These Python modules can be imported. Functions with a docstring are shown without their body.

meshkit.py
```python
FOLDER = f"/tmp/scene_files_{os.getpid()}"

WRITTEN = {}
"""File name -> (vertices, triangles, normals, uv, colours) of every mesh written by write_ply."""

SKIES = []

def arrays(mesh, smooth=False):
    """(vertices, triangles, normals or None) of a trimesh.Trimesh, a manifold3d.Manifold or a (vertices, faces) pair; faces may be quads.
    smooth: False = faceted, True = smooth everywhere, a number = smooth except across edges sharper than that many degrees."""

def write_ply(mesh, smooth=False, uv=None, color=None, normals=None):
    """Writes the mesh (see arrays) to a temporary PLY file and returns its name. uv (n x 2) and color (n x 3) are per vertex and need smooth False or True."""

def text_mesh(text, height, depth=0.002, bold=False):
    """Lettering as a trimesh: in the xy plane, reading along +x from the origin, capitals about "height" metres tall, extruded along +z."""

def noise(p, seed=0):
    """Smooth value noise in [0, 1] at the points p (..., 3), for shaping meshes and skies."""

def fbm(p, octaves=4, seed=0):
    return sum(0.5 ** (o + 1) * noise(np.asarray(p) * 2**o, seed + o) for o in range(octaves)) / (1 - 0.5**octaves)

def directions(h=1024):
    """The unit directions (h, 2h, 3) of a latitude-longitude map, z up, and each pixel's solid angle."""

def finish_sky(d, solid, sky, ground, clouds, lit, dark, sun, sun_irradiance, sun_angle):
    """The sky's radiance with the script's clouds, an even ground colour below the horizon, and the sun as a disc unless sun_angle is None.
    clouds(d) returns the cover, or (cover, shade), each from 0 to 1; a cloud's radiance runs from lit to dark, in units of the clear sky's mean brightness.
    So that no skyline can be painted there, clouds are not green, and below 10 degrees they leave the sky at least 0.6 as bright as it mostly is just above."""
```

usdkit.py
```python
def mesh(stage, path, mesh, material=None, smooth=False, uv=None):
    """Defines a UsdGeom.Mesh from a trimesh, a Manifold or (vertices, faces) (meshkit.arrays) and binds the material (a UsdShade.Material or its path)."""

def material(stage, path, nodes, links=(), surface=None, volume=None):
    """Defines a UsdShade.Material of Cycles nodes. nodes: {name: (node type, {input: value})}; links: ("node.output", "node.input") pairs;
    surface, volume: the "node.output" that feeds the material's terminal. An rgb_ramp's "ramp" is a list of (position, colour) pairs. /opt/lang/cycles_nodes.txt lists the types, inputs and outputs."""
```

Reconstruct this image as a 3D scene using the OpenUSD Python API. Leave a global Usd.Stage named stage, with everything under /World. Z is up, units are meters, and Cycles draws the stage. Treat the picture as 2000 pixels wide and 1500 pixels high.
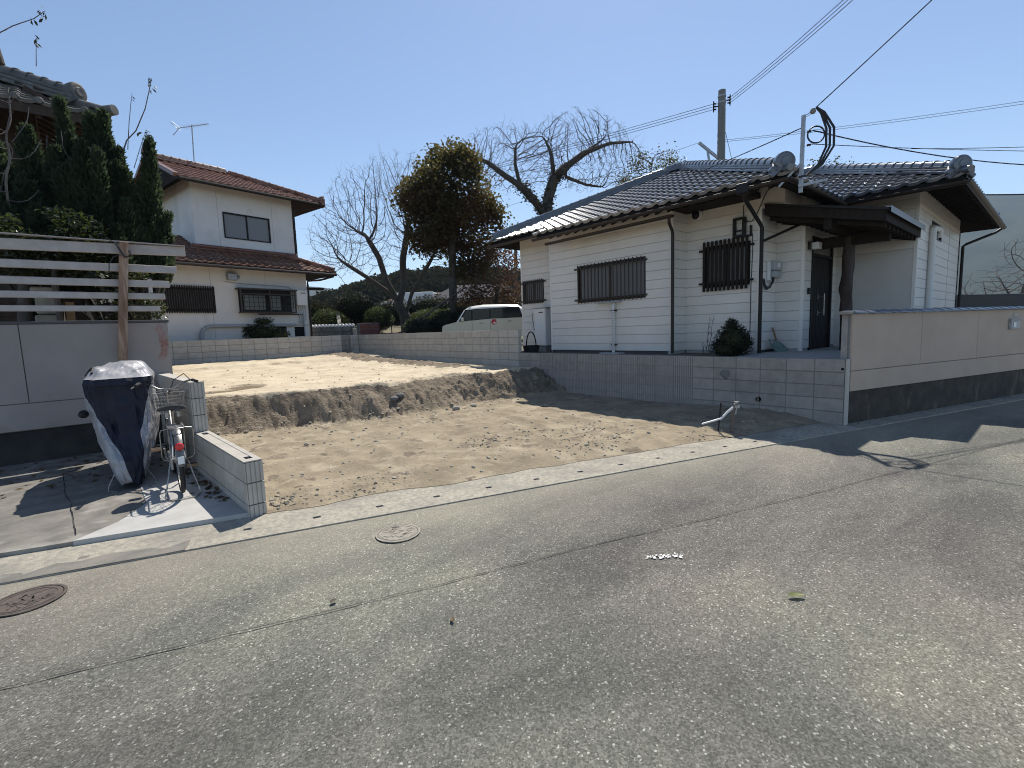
import math, random
import numpy as np
import trimesh
import usdkit, meshkit
from pxr import Usd, UsdGeom, UsdLux, UsdShade, Gf, Sdf, Vt
from scipy.spatial import cKDTree

stage = Usd.Stage.CreateInMemory()
UsdGeom.SetStageUpAxis(stage, UsdGeom.Tokens.z)
UsdGeom.SetStageMetersPerUnit(stage, 1.0)
UsdGeom.Xform.Define(stage, '/World')
UsdGeom.Scope.Define(stage, '/World/Looks')
PI = math.pi

# ------------------------------------------------------------------ camera, sky, sun, exposure
EYE = np.array([-8.3775, -2.512, 1.6004])
YAW, PITCH, ROLL = 0.7166, -0.1124, -0.0342
F = np.array([math.sin(YAW) * math.cos(PITCH), math.cos(YAW) * math.cos(PITCH), math.sin(PITCH)])
r0 = np.array([math.cos(YAW), -math.sin(YAW), 0.0]); u0 = np.cross(r0, F)
RIGHT = r0 * math.cos(ROLL) + u0 * math.sin(ROLL); UP = -r0 * math.sin(ROLL) + u0 * math.cos(ROLL)
cam = UsdGeom.Camera.Define(stage, '/World/camera')
cam.CreateHorizontalApertureAttr(36.0)
cam.CreateVerticalApertureAttr(27.0)
cam.CreateFocalLengthAttr(36.0 * 942.23 / 2000.0)
cam.CreateClippingRangeAttr(Gf.Vec2f(0.05, 20000.0))
cam.AddTransformOp().Set(Gf.Matrix4d(*RIGHT, 0, *UP, 0, *(-F), 0, *EYE, 1))
cam.CreateExposureAttr(0.42)

SUN_DIR = np.array([0.52, 0.37, 1.0]); SUN_DIR /= np.linalg.norm(SUN_DIR)
SUN_EL = math.asin(SUN_DIR[2]); SUN_AZ = math.atan2(SUN_DIR[0], SUN_DIR[1])
SKY_STRENGTH, SUN_INTENSITY = 0.100, 1.25
sky = UsdLux.DomeLight.Define(stage, '/World/sky')
sky_look = usdkit.material(stage, '/World/Looks/sky_look', {
    'sky': ('sky_texture', {'sky_type': 'single_scattering', 'sun_disc': False, 'sun_elevation': SUN_EL, 'sun_rotation': SUN_AZ, 'altitude': 50.0, 'air_density': 1.0, 'aerosol_density': 0.3, 'ozone_density': 2.5}),
    'bg': ('background_shader', {'strength': SKY_STRENGTH})}, [('sky.color', 'bg.color')], surface='bg.background')
UsdShade.MaterialBindingAPI.Apply(sky.GetPrim()).Bind(sky_look)
sun = UsdLux.DistantLight.Define(stage, '/World/sun')
sun.CreateNormalizeAttr(True); sun.CreateIntensityAttr(SUN_INTENSITY); sun.CreateAngleAttr(0.53)
sun.CreateColorAttr(Gf.Vec3f(1.0, 0.95, 0.87))
_z = SUN_DIR; _x = np.cross([0, 0, 1.0], _z); _x /= np.linalg.norm(_x); _y = np.cross(_z, _x)
sun.AddTransformOp().Set(Gf.Matrix4d(*_x, 0, *_y, 0, *_z, 0, 0, 0, 60, 1))

# ------------------------------------------------------------------ helpers
used = {}
def numbered(path):
    k = used.get(path, -1) + 1; used[path] = k
    return path if k == 0 else '%s_%03d' % (path, k)

def tag(prim, label=None, cat=None, group=None, kind=None):
    p = prim.GetPrim()
    for k, v in (('label', label), ('category', cat), ('group', group), ('kind', kind)):
        if v: p.SetCustomDataByKey(k, v)
    return prim

LOC = {}
def thing(name, label, cat, loc=(0, 0, 0), group=None):
    path = numbered('/World/' + name)
    x = UsdGeom.Xform.Define(stage, path); x.AddTranslateOp().Set(Gf.Vec3d(*map(float, loc)))
    tag(x, label, cat, group); LOC[path] = np.array(loc, float)
    return path

class MB:
    """Collects shapes (world coordinates) that become one mesh."""
    def __init__(s): s.v, s.f, s.n = [], [], 0
    def add(s, v, f):
        v = np.asarray(v, float).reshape(-1, 3); f = np.asarray(f, int)
        if f.ndim == 2 and f.shape[1] == 4: f = np.vstack([f[:, [0, 1, 2]], f[:, [0, 2, 3]]])
        s.v.append(v); s.f.append(f + s.n); s.n += len(v); return s
    def tm(s, m): return s.add(m.vertices, m.faces)
    def poly(s, pts):
        n = len(pts); return s.add(pts, [(0, i, i + 1) for i in range(1, n - 1)])
    def box(s, x0, x1, y0, y1, z0, z1, ch=0.0):
        return s.obox(((x0 + x1) / 2, (y0 + y1) / 2, (z0 + z1) / 2), (abs(x1 - x0) / 2, abs(y1 - y0) / 2, abs(z1 - z0) / 2), ch=ch)
    def obox(s, c, h, ax=None, ch=0.0):
        ax = np.eye(3) if ax is None else np.asarray(ax, float)
        h = np.asarray(h, float)
        if ch <= 0:
            sg = np.array([[a, b, d] for a in (-1, 1) for b in (-1, 1) for d in (-1, 1)], float)
            f = [(0, 1, 3, 2), (4, 6, 7, 5), (0, 4, 5, 1), (2, 3, 7, 6), (0, 2, 6, 4), (1, 5, 7, 3)]
            return s.add((sg * h) @ ax + np.asarray(c, float), f)
        ch = min(ch, 0.45 * h.min())
        V, F_ = CHB
        return s.add((np.sign(V) * (h - ch * (np.abs(V) < 0.75))) @ ax + np.asarray(c, float), F_)
    def bar(s, p, q, w, h, up=(0, 0, 1), ch=0.0):
        p, q = np.asarray(p, float), np.asarray(q, float); d = q - p; L = np.linalg.norm(d); d /= L
        a = np.cross(up, d); a /= np.linalg.norm(a); b = np.cross(d, a)
        return s.obox((p + q) / 2, (L / 2, w / 2, h / 2), np.array([d, a, b]), ch)
    def tube(s, pts, r, sides=8, caps=True):
        p = np.asarray(pts, float); n = len(p)
        t = np.gradient(p, axis=0) if n > 2 else np.repeat([p[1] - p[0]], 2, 0)
        t = t / (np.linalg.norm(t, axis=1, keepdims=True) + 1e-12)
        a = np.zeros_like(t); ref = np.array([0, 0, 1.0]) if abs(t[0, 2]) < 0.9 else np.array([1.0, 0, 0])
        for i in range(n):
            x = ref - t[i] * (ref @ t[i]); x /= np.linalg.norm(x) + 1e-12; a[i] = x; ref = x
        b = np.cross(t, a); ang = np.arange(sides) * 2 * PI / sides
        r = np.broadcast_to(r, (n,))
        v = p[:, None] + r[:, None, None] * (np.cos(ang)[None, :, None] * a[:, None] + np.sin(ang)[None, :, None] * b[:, None])
        i, j = np.meshgrid(np.arange(n - 1), np.arange(sides), indexing='ij'); j2 = (j + 1) % sides
        q = np.stack([i * sides + j, i * sides + j2, (i + 1) * sides + j2, (i + 1) * sides + j], -1).reshape(-1, 4)
        v = v.reshape(-1, 3); f = np.vstack([q[:, [0, 1, 2]], q[:, [0, 2, 3]]])
        if caps:
            m = len(v); v = np.vstack([v, p[0], p[-1]])
            f = np.vstack([f, [(m, (k + 1) % sides, k) for k in range(sides)], [(m + 1, (n - 1) * sides + k, (n - 1) * sides + (k + 1) % sides) for k in range(sides)]])
        return s.add(v, f)
    def lathe(s, prof, c, sides=16, axis=(0, 0, 1)):
        """prof: (radius, height) pairs along axis from c."""
        axis = np.asarray(axis, float); axis /= np.linalg.norm(axis)
        a = np.cross(axis, [0, 0, 1.0] if abs(axis[2]) < 0.9 else [1.0, 0, 0]); a /= np.linalg.norm(a); b = np.cross(axis, a)
        ang = np.arange(sides) * 2 * PI / sides; ring = np.cos(ang)[:, None] * a + np.sin(ang)[:, None] * b
        v = np.vstack([np.asarray(c) + axis * h + ring * r for r, h in prof]); f = []
        for i in range(len(prof) - 1):
            for k in range(sides):
                k2 = (k + 1) % sides; f.append((i * sides + k, i * sides + k2, (i + 1) * sides + k2, (i + 1) * sides + k))
        return s.add(v, f)
    def grid(s, P, flip=False):
        """P: (n, m, 3) array of points."""
        n, m = P.shape[:2]; i, j = np.meshgrid(np.arange(n - 1), np.arange(m - 1), indexing='ij')
        q = np.stack([i * m + j, (i + 1) * m + j, (i + 1) * m + j + 1, i * m + j + 1], -1).reshape(-1, 4)
        return s.add(P.reshape(-1, 3), q[:, ::-1] if flip else q)
    def prism(s, poly, z0, z1, T=None):
        """shapely polygon extruded along z (then through the 3x4 matrix T)."""
        m = trimesh.creation.extrude_polygon(poly, z1 - z0, engine='earcut'); v = np.array(m.vertices); v[:, 2] += z0
        if T is not None: v = v @ np.asarray(T)[:, :3].T + np.asarray(T)[:, 3]
        return s.add(v, m.faces)
    def build(s, name, mat, parent='/World', smooth=False, label=None, cat=None, group=None, kind=None, base=None):
        V, F_ = np.vstack(s.v), np.vstack(s.f)
        uq, inv = np.unique(F_, return_inverse=True)
        if len(uq) < len(V): V, F_ = V[uq], inv.reshape(-1, 3)
        path = numbered(parent + '/' + name)
        o = LOC.get(parent, np.zeros(3))
        top = parent == '/World'
        if top:
            o = np.array(base if base is not None else ((V[:, 0].min() + V[:, 0].max()) / 2, (V[:, 1].min() + V[:, 1].max()) / 2, V[:, 2].min()), float)
        m = usdkit.mesh(stage, path, (V - o, F_), LOOK[mat], smooth=smooth)
        LOC[path] = o if top else o
        if top: m.AddTranslateOp().Set(Gf.Vec3d(*o))
        tag(m, label, cat, group, kind)
        return path
_v = []
for _k in range(3):
    for _a in (-1, 1):
        for _b in (-1, 1):
            for _c in (-1, 1):
                t = [0, 0, 0]; t[_k] = _a; t[(_k + 1) % 3] = _b * 0.5; t[(_k + 2) % 3] = _c * 0.5; _v.append(t)
_v = np.array(_v, float)
_h = trimesh.convex.convex_hull(trimesh.points.PointCloud(_v).vertices)
CHB = (np.array(_h.vertices), np.array(_h.faces))

def gpath(name): return '/World/' + name
def from_uv(o, ux, uy, uz):
    return np.array([[ux[i], uy[i], uz[i], o[i]] for i in range(3)], float)

# ------------------------------------------------------------------ materials
LOOK = {}
def look(name, c, c2=None, scale=6.0, detail=5.0, lo=0.35, hi=0.65, rough=0.7, spec=0.4, bump=0.0, bscale=60.0, bdist=0.01, var=0.0, c3=None, scale3=0.7, lo3=0.5, hi3=0.7,
         metal=0.0, coat=0.0, stretch=None, stretch3=None, dist=0.0, obj=False, sheen=0.0):
    N, L = {}, []
    src = 'g.position'
    if obj: N['g'] = ('texture_coordinate', {}); src = 'g.object'
    else: N['g'] = ('geometry', {})
    N['p'] = ('principled_bsdf', {'roughness': rough, 'specular_ior_level': spec, 'metallic': metal, 'coat_weight': coat, 'coat_roughness': 0.08, 'base_color': c, 'sheen_weight': sheen})
    col = None
    if c2 is not None:
        s1 = src
        if stretch: N['m1'] = ('mapping', {'scale': stretch}); L.append((src, 'm1.vector')); s1 = 'm1.vector'
        N['n1'] = ('noise_texture', {'type': 'fBM', 'scale': scale, 'detail': detail, 'roughness': 0.6, 'distortion': dist}); L.append((s1, 'n1.vector'))
        N['r1'] = ('rgb_ramp', {'ramp': [(0, c), (lo, c), (hi, c2), (1, c2)]}); L.append(('n1.fac', 'r1.fac')); col = 'r1.color'
    if c3 is not None:
        s3 = src
        if stretch3: N['m3'] = ('mapping', {'scale': stretch3}); L.append((src, 'm3.vector')); s3 = 'm3.vector'
        N['n3'] = ('noise_texture', {'type': 'fBM', 'scale': scale3, 'detail': 5.0, 'roughness': 0.62, 'distortion': 0.4}); L.append((s3, 'n3.vector'))
        N['r3'] = ('rgb_ramp', {'ramp': [(0, (0, 0, 0)), (lo3, (0, 0, 0)), (hi3, (1, 1, 1)), (1, (1, 1, 1))]}); L.append(('n3.fac', 'r3.fac'))
        N['x3'] = ('mix_color', {'a': c, 'b': c3}); L.append(('r3.color', 'x3.fac'))
        if col: L.append((col, 'x3.a'))
        col = 'x3.result'
    if var:
        N['oi'] = ('object_info', {}); N['mr'] = ('map_range', {'to_min': 1 - var, 'to_max': 1 + var}); L.append(('oi.random', 'mr.value'))
        N['hs'] = ('hsv', {'color': c}); L.append(('mr.result', 'hs.value'))
        if col: L.append((col, 'hs.color'))
        col = 'hs.color'
    if col: L.append((col, 'p.base_color'))
    if bump:
        N['nb'] = ('noise_texture', {'type': 'fBM', 'scale': bscale, 'detail': 4.0, 'roughness': 0.6}); L.append((src, 'nb.vector'))
        N['b'] = ('bump', {'strength': bump, 'distance': bdist}); L += [('nb.fac', 'b.height'), ('b.normal', 'p.normal')]
    LOOK[name] = usdkit.material(stage, '/World/Looks/' + name, N, L, surface='p.BSDF')

def leaf_look(name, c, c2, trans=0.35, scale=1.3, rough=0.5, spec=0.4, tcol=None):
    tc = tcol or tuple(min(1, x * 1.6) for x in c2)
    LOOK[name] = usdkit.material(stage, '/World/Looks/' + name, {
        'g': ('geometry', {}), 'n': ('noise_texture', {'type': 'fBM', 'scale': scale, 'detail': 3.0}),
        'rnd': ('rgb_ramp', {'ramp': [(0, (0.6, 0.6, 0.6)), (1, (1.35, 1.35, 1.35))]}),
        'r': ('rgb_ramp', {'ramp': [(0, c), (0.4, c), (0.62, c2), (1, c2)]}),
        'mx': ('mix_color', {'blend_type': 'multiply', 'fac': 1.0, 'use_clamp': False}),
        'p': ('principled_bsdf', {'roughness': rough, 'specular_ior_level': spec}), 't': ('translucent_bsdf', {'color': tc}), 'x': ('mix_closure', {'fac': trans})},
        [('g.position', 'n.vector'), ('n.fac', 'r.fac'), ('g.random_per_island', 'rnd.fac'), ('r.color', 'mx.a'), ('rnd.color', 'mx.b'), ('mx.result', 'p.base_color'), ('p.BSDF', 'x.closure1'), ('t.BSDF', 'x.closure2')], surface='x.closure')

# asphalt: pale worn binder with stones of many greys, dust and stains that run along the street
LOOK['asphalt'] = usdkit.material(stage, '/World/Looks/asphalt', {
    'g': ('geometry', {}),
    'v': ('voronoi_texture', {'scale': 120.0, 'feature': 'f1'}), 'sv': ('separate_color', {}),
    'rv': ('rgb_ramp', {'ramp': [(0, (0.105, 0.101, 0.090)), (0.30, (0.140, 0.135, 0.120)), (0.75, (0.195, 0.187, 0.166)), (0.970, (0.25, 0.24, 0.215)), (0.982, (0.42, 0.405, 0.365)), (1, (0.48, 0.465, 0.43))]}),
    'ms': ('mapping', {'rotation': (0, 0, 0.304), 'scale': (0.45, 1.1, 1.0)}),
    'n1': ('noise_texture', {'type': 'fBM', 'scale': 0.75, 'detail': 7.0, 'roughness': 0.62, 'distortion': 0.6}),
    'r1': ('rgb_ramp', {'ramp': [(0, (0.64, 0.64, 0.67)), (0.36, (0.70, 0.70, 0.72)), (0.5, (1.0, 0.995, 0.98)), (0.64, (1.42, 1.38, 1.28)), (1, (1.6, 1.55, 1.42))]}),
    'n2': ('noise_texture', {'type': 'fBM', 'scale': 11.0, 'detail': 7.0, 'roughness': 0.72}),
    'r2': ('rgb_ramp', {'ramp': [(0, (0.70, 0.70, 0.70)), (0.5, (1, 1, 1)), (1, (1.28, 1.27, 1.24))]}),
    'n4': ('noise_texture', {'type': 'fBM', 'scale': 0.33, 'detail': 3.0}),
    'r4': ('rgb_ramp', {'ramp': [(0, (1.02, 0.99, 0.985)), (0.42, (1.015, 0.99, 0.985)), (0.58, (0.97, 1.01, 0.97)), (1, (0.96, 1.0, 1.0))]}),
    'm1': ('mix_color', {'blend_type': 'multiply', 'fac': 1.0, 'use_clamp': False}), 'm2': ('mix_color', {'blend_type': 'multiply', 'fac': 1.0, 'use_clamp': False}), 'm4': ('mix_color', {'blend_type': 'multiply', 'fac': 1.0, 'use_clamp': False}),
    'sp': ('separate_xyz', {}), 'k1': ('math', {'math_type': 'multiply', 'value2': 0.300}), 'k2': ('math', {'math_type': 'multiply_add', 'value2': 0.954}),
    'n5': ('noise_texture', {'type': 'fBM', 'scale': 1.7, 'detail': 8.0, 'roughness': 0.7}), 'k3': ('math', {'math_type': 'multiply_add', 'value2': 1.7}), 'k4': ('map_range', {'from_min': -1.05, 'from_max': 0.55, 'to_min': 0.0, 'to_max': 0.62, 'clamp': True}),
    'du': ('mix_color', {'b': (0.37, 0.335, 0.265)}),
    'nb': ('noise_texture', {'type': 'fBM', 'scale': 150.0, 'detail': 4.0, 'roughness': 0.75}), 'ad': ('math', {'math_type': 'multiply_add', 'value2': 1.0}),
    'b': ('bump', {'strength': 1.0, 'distance': 0.007}),
    'p': ('principled_bsdf', {'roughness': 0.9, 'specular_ior_level': 0.2})},
    [('g.position', 'v.vector'), ('v.color', 'sv.color'), ('sv.r', 'rv.fac'), ('g.position', 'ms.vector'), ('ms.vector', 'n1.vector'), ('n1.fac', 'r1.fac'), ('g.position', 'n2.vector'), ('n2.fac', 'r2.fac'),
     ('g.position', 'n4.vector'), ('n4.fac', 'r4.fac'),
     ('rv.color', 'm1.a'), ('r1.color', 'm1.b'), ('m1.result', 'm2.a'), ('r2.color', 'm2.b'), ('m2.result', 'm4.a'), ('r4.color', 'm4.b'),
     ('g.position', 'sp.vector'), ('sp.x', 'k1.value1'), ('sp.y', 'k2.value1'), ('k1.value', 'k2.value3'), ('g.position', 'n5.vector'), ('n5.fac', 'k3.value1'), ('k2.value', 'k3.value3'), ('k3.value', 'k4.value'), ('k4.result', 'du.fac'), ('m4.result', 'du.a'), ('du.result', 'p.base_color'),
     ('g.position', 'nb.vector'), ('nb.fac', 'ad.value1'), ('sv.g', 'ad.value3'), ('ad.value', 'b.height'), ('b.normal', 'p.normal')], surface='p.BSDF')
look('gutter_concrete', (0.40, 0.365, 0.29), (0.24, 0.222, 0.185), scale=24, detail=9, rough=0.9, bump=0.9, bscale=130, bdist=0.008, c3=(0.19, 0.178, 0.155), scale3=1.6, lo3=0.46, hi3=0.72)
look('slab_new', (0.40, 0.39, 0.37), (0.33, 0.32, 0.30), scale=3, rough=0.85, bump=0.3, bscale=140, bdist=0.004)
look('slab_old', (0.19, 0.175, 0.15), (0.12, 0.112, 0.10), scale=5, rough=0.9, bump=0.5, bscale=90, bdist=0.006, c3=(0.28, 0.265, 0.235), scale3=1.8, lo3=0.55, hi3=0.7)
look('seam', (0.055, 0.053, 0.05), rough=0.95, spec=0.1)
look('black_gap', (0.012, 0.012, 0.012), rough=0.95, spec=0.1)
look('dirt', (0.295, 0.245, 0.172), (0.20, 0.165, 0.115), scale=2.2, detail=9, lo=0.38, hi=0.66, rough=0.95, spec=0.15, bump=0.9, bscale=34, bdist=0.02, c3=(0.35, 0.298, 0.215), scale3=3.0, lo3=0.52, hi3=0.68)
look('dirt_bank', (0.25, 0.205, 0.155), (0.165, 0.135, 0.10), scale=5.0, detail=9, rough=0.97, spec=0.1, bump=1.0, bscale=24, bdist=0.05, c3=(0.30, 0.25, 0.185), scale3=2.2, lo3=0.55, hi3=0.68)
look('dirt_pale', (0.54, 0.46, 0.335), (0.42, 0.35, 0.25), scale=1.6, detail=9, rough=0.95, spec=0.15, bump=0.7, bscale=30, bdist=0.015, c3=(0.33, 0.27, 0.185), scale3=3.2, lo3=0.56, hi3=0.7)
look('puddle_mud', (0.17, 0.125, 0.07), (0.20, 0.15, 0.09), scale=4, rough=0.35, spec=0.5)
look('yard_soil', (0.10, 0.085, 0.065), (0.15, 0.13, 0.10), scale=5, rough=0.95, bump=0.7, bscale=30, bdist=0.02)
look('terrain', (0.085, 0.085, 0.045), (0.16, 0.13, 0.08), scale=0.5, detail=8, rough=0.95, bump=0.5, bscale=3, bdist=0.2)
look('rubble', (0.34, 0.30, 0.23), (0.16, 0.145, 0.12), scale=14, rough=0.9, bump=0.5, bscale=90)
look('cobble', (0.10, 0.10, 0.105), (0.16, 0.155, 0.15), scale=20, rough=0.85, bump=0.4, bscale=80)
look('block', (0.31, 0.28, 0.25), (0.245, 0.222, 0.20), scale=7, detail=8, rough=0.9, spec=0.25, bump=0.5, bscale=150, bdist=0.004, var=0.07, c3=(0.20, 0.182, 0.165), scale3=1.4, lo3=0.55, hi3=0.8)
look('block_warm', (0.43, 0.40, 0.35), (0.36, 0.335, 0.295), scale=7, detail=8, rough=0.9, spec=0.25, bump=0.5, bscale=150, bdist=0.004, var=0.06, c3=(0.28, 0.265, 0.235), scale3=1.2, lo3=0.58, hi3=0.8)
look('block_ribbed', (0.32, 0.288, 0.268), (0.27, 0.243, 0.226), scale=7, rough=0.92, spec=0.2, bump=0.5, bscale=120, bdist=0.004, var=0.07)
look('mortar', (0.17, 0.165, 0.155), (0.22, 0.21, 0.2), scale=20, rough=0.95)
look('mortar_patch', (0.13, 0.13, 0.125), (0.17, 0.165, 0.16), scale=20, rough=0.95)
look('siding', (0.66, 0.615, 0.56), (0.60, 0.56, 0.51), scale=1.6, rough=0.36, spec=0.5, var=0.015, bump=0.12, bscale=45, bdist=0.003)
look('siding_core', (0.36, 0.355, 0.345), rough=0.9)
look('white_trim', (0.68, 0.635, 0.58), rough=0.4, spec=0.5)
look('plaster', (0.55, 0.51, 0.465), (0.52, 0.48, 0.44), scale=3, rough=0.8, bump=0.2, bscale=120, bdist=0.003)
look('stucco_white', (0.66, 0.625, 0.58), (0.585, 0.555, 0.515), scale=1.2, rough=0.85, bump=0.4, bscale=90, bdist=0.004, c3=(0.45, 0.43, 0.40), scale3=0.9, lo3=0.58, hi3=0.85, stretch3=(1, 1, 0.25))
look('roof_tile', (0.060, 0.064, 0.072), (0.09, 0.094, 0.103), scale=3, rough=0.21, spec=0.8, var=0.18, coat=0.5)
look('roof_deck', (0.018, 0.016, 0.015), rough=0.9, spec=0.1)
look('dark_wood', (0.017, 0.013, 0.011), (0.026, 0.020, 0.016), scale=14, rough=0.75, spec=0.12, stretch=(1, 1, 0.15))
look('log_wood', (0.045, 0.026, 0.018), (0.022, 0.013, 0.010), scale=18, rough=0.6, bump=0.7, bscale=35, bdist=0.01)
look('dark_metal', (0.016, 0.014, 0.013), rough=0.42, spec=0.22)
look('gutter_brown', (0.024, 0.017, 0.014), rough=0.4, spec=0.3)
look('bronze_frame', (0.045, 0.033, 0.026), rough=0.4, spec=0.5, metal=0.3)
look('flashing', (0.25, 0.255, 0.26), rough=0.45, metal=0.5)
look('steel', (0.36, 0.36, 0.355), (0.24, 0.235, 0.225), scale=12, rough=0.42, metal=0.8)
look('chrome', (0.42, 0.415, 0.40), (0.22, 0.20, 0.18), scale=20, rough=0.35, metal=0.9)
look('galvanised', (0.42, 0.43, 0.44), (0.30, 0.31, 0.32), scale=18, rough=0.5, metal=0.6)
look('door_black', (0.010, 0.009, 0.009), rough=0.45, spec=0.18)
look('beige_wall', (0.40, 0.315, 0.245), (0.365, 0.285, 0.222), scale=1.8, rough=0.88, bump=0.35, bscale=160, bdist=0.003)
look('stained_base', (0.060, 0.048, 0.036), (0.030, 0.025, 0.020), scale=5, rough=0.95, bump=0.6, bscale=60, bdist=0.01, c3=(0.17, 0.135, 0.10), scale3=4.0, lo3=0.57, hi3=0.75, stretch3=(1, 1, 0.28))
look('coping_tile', (0.105, 0.125, 0.165), (0.14, 0.16, 0.20), scale=8, rough=0.3, spec=0.6, var=0.15)
look('grey_render', (0.30, 0.262, 0.235), (0.255, 0.222, 0.20), scale=1.6, rough=0.9, bump=0.35, bscale=110, bdist=0.004, c3=(0.20, 0.16, 0.115), scale3=0.9, lo3=0.60, hi3=0.80)
look('red_stain', (0.22, 0.105, 0.085), (0.29, 0.22, 0.19), scale=9, rough=0.9)
look('coping_dark', (0.06, 0.058, 0.06), rough=0.6)
look('black_base', (0.022, 0.021, 0.02), (0.04, 0.037, 0.033), scale=5, rough=0.95)
look('rail_paint', (0.40, 0.36, 0.33), (0.33, 0.295, 0.27), scale=8, rough=0.75, c3=(0.20, 0.125, 0.085), scale3=7, lo3=0.66, hi3=0.8)
look('rusty_post', (0.30, 0.195, 0.13), (0.16, 0.085, 0.052), scale=8, rough=0.85, stretch=(1, 1, 0.18), c3=(0.42, 0.33, 0.25), scale3=5, lo3=0.46, hi3=0.6, stretch3=(1, 1, 0.12), bump=0.5, bscale=60)
look('post_grey', (0.40, 0.38, 0.37), (0.3, 0.28, 0.27), scale=9, rough=0.8)
look('white_box', (0.66, 0.655, 0.64), rough=0.5)
look('grey_plastic', (0.33, 0.335, 0.34), rough=0.5)
look('black_rubber', (0.012, 0.012, 0.012), rough=0.6, spec=0.35)
look('black_cable', (0.018, 0.018, 0.022), rough=0.5)
look('wire', (0.05, 0.055, 0.075), rough=0.95, spec=0.05)
look('white_pipe', (0.62, 0.61, 0.58), rough=0.45)
look('cover_navy', (0.009, 0.010, 0.020), (0.013, 0.014, 0.026), scale=4, rough=0.5, spec=0.25, bump=0.25, bscale=14, bdist=0.02)
look('cover_silver', (0.34, 0.335, 0.345), (0.27, 0.265, 0.275), scale=5, rough=0.42, spec=0.5, metal=0.25, bump=0.4, bscale=12, bdist=0.02)
look('saddle', (0.018, 0.018, 0.018), rough=0.4, spec=0.5)
look('reflector_red', (0.55, 0.012, 0.012), rough=0.2, spec=0.7)
look('wood_handle', (0.23, 0.14, 0.075), rough=0.7)
look('green_blade', (0.15, 0.23, 0.20), (0.11, 0.16, 0.14), scale=12, rough=0.55)
look('pole_concrete', (0.21, 0.20, 0.18), (0.155, 0.15, 0.135), scale=7, rough=0.9, stretch=(1, 1, 0.2))
look('car_cream', (0.52, 0.49, 0.37), rough=0.25, spec=0.5, coat=0.7)
look('car_white', (0.74, 0.73, 0.68), rough=0.25, coat=0.7)
look('car_glass', (0.008, 0.011, 0.012), rough=0.08, spec=0.35)
look('sticker_red', (0.50, 0.025, 0.025), rough=0.5)
look('white_paint', (0.72, 0.71, 0.68), rough=0.6)
look('bark_dark', (0.050, 0.042, 0.034), (0.085, 0.072, 0.058), scale=9, rough=0.95, stretch=(1, 1, 0.3), bump=0.7, bscale=20, bdist=0.02)
look('bark_grey', (0.085, 0.072, 0.064), (0.13, 0.112, 0.10), scale=6, rough=0.95, bump=0.6, bscale=20, bdist=0.02)
look('twig', (0.085, 0.068, 0.060), (0.12, 0.098, 0.088), scale=3, rough=0.9)
leaf_look('leaf_brown_green', (0.165, 0.074, 0.026), (0.085, 0.075, 0.022), trans=0.42, scale=0.45)
leaf_look('leaf_rust', (0.17, 0.058, 0.026), (0.11, 0.058, 0.022), trans=0.35, scale=0.8)
leaf_look('leaf_evergreen', (0.055, 0.065, 0.022), (0.085, 0.085, 0.03), trans=0.3, scale=0.6)
leaf_look('leaf_olive', (0.10, 0.105, 0.032), (0.075, 0.07, 0.025), trans=0.3, scale=0.8)
leaf_look('leaf_juniper', (0.032, 0.054, 0.026), (0.060, 0.088, 0.040), trans=0.28, scale=1.2, rough=0.65)
leaf_look('leaf_camellia', (0.032, 0.052, 0.016), (0.07, 0.085, 0.022), trans=0.22, scale=2.0, rough=0.22, spec=0.7)
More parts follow.
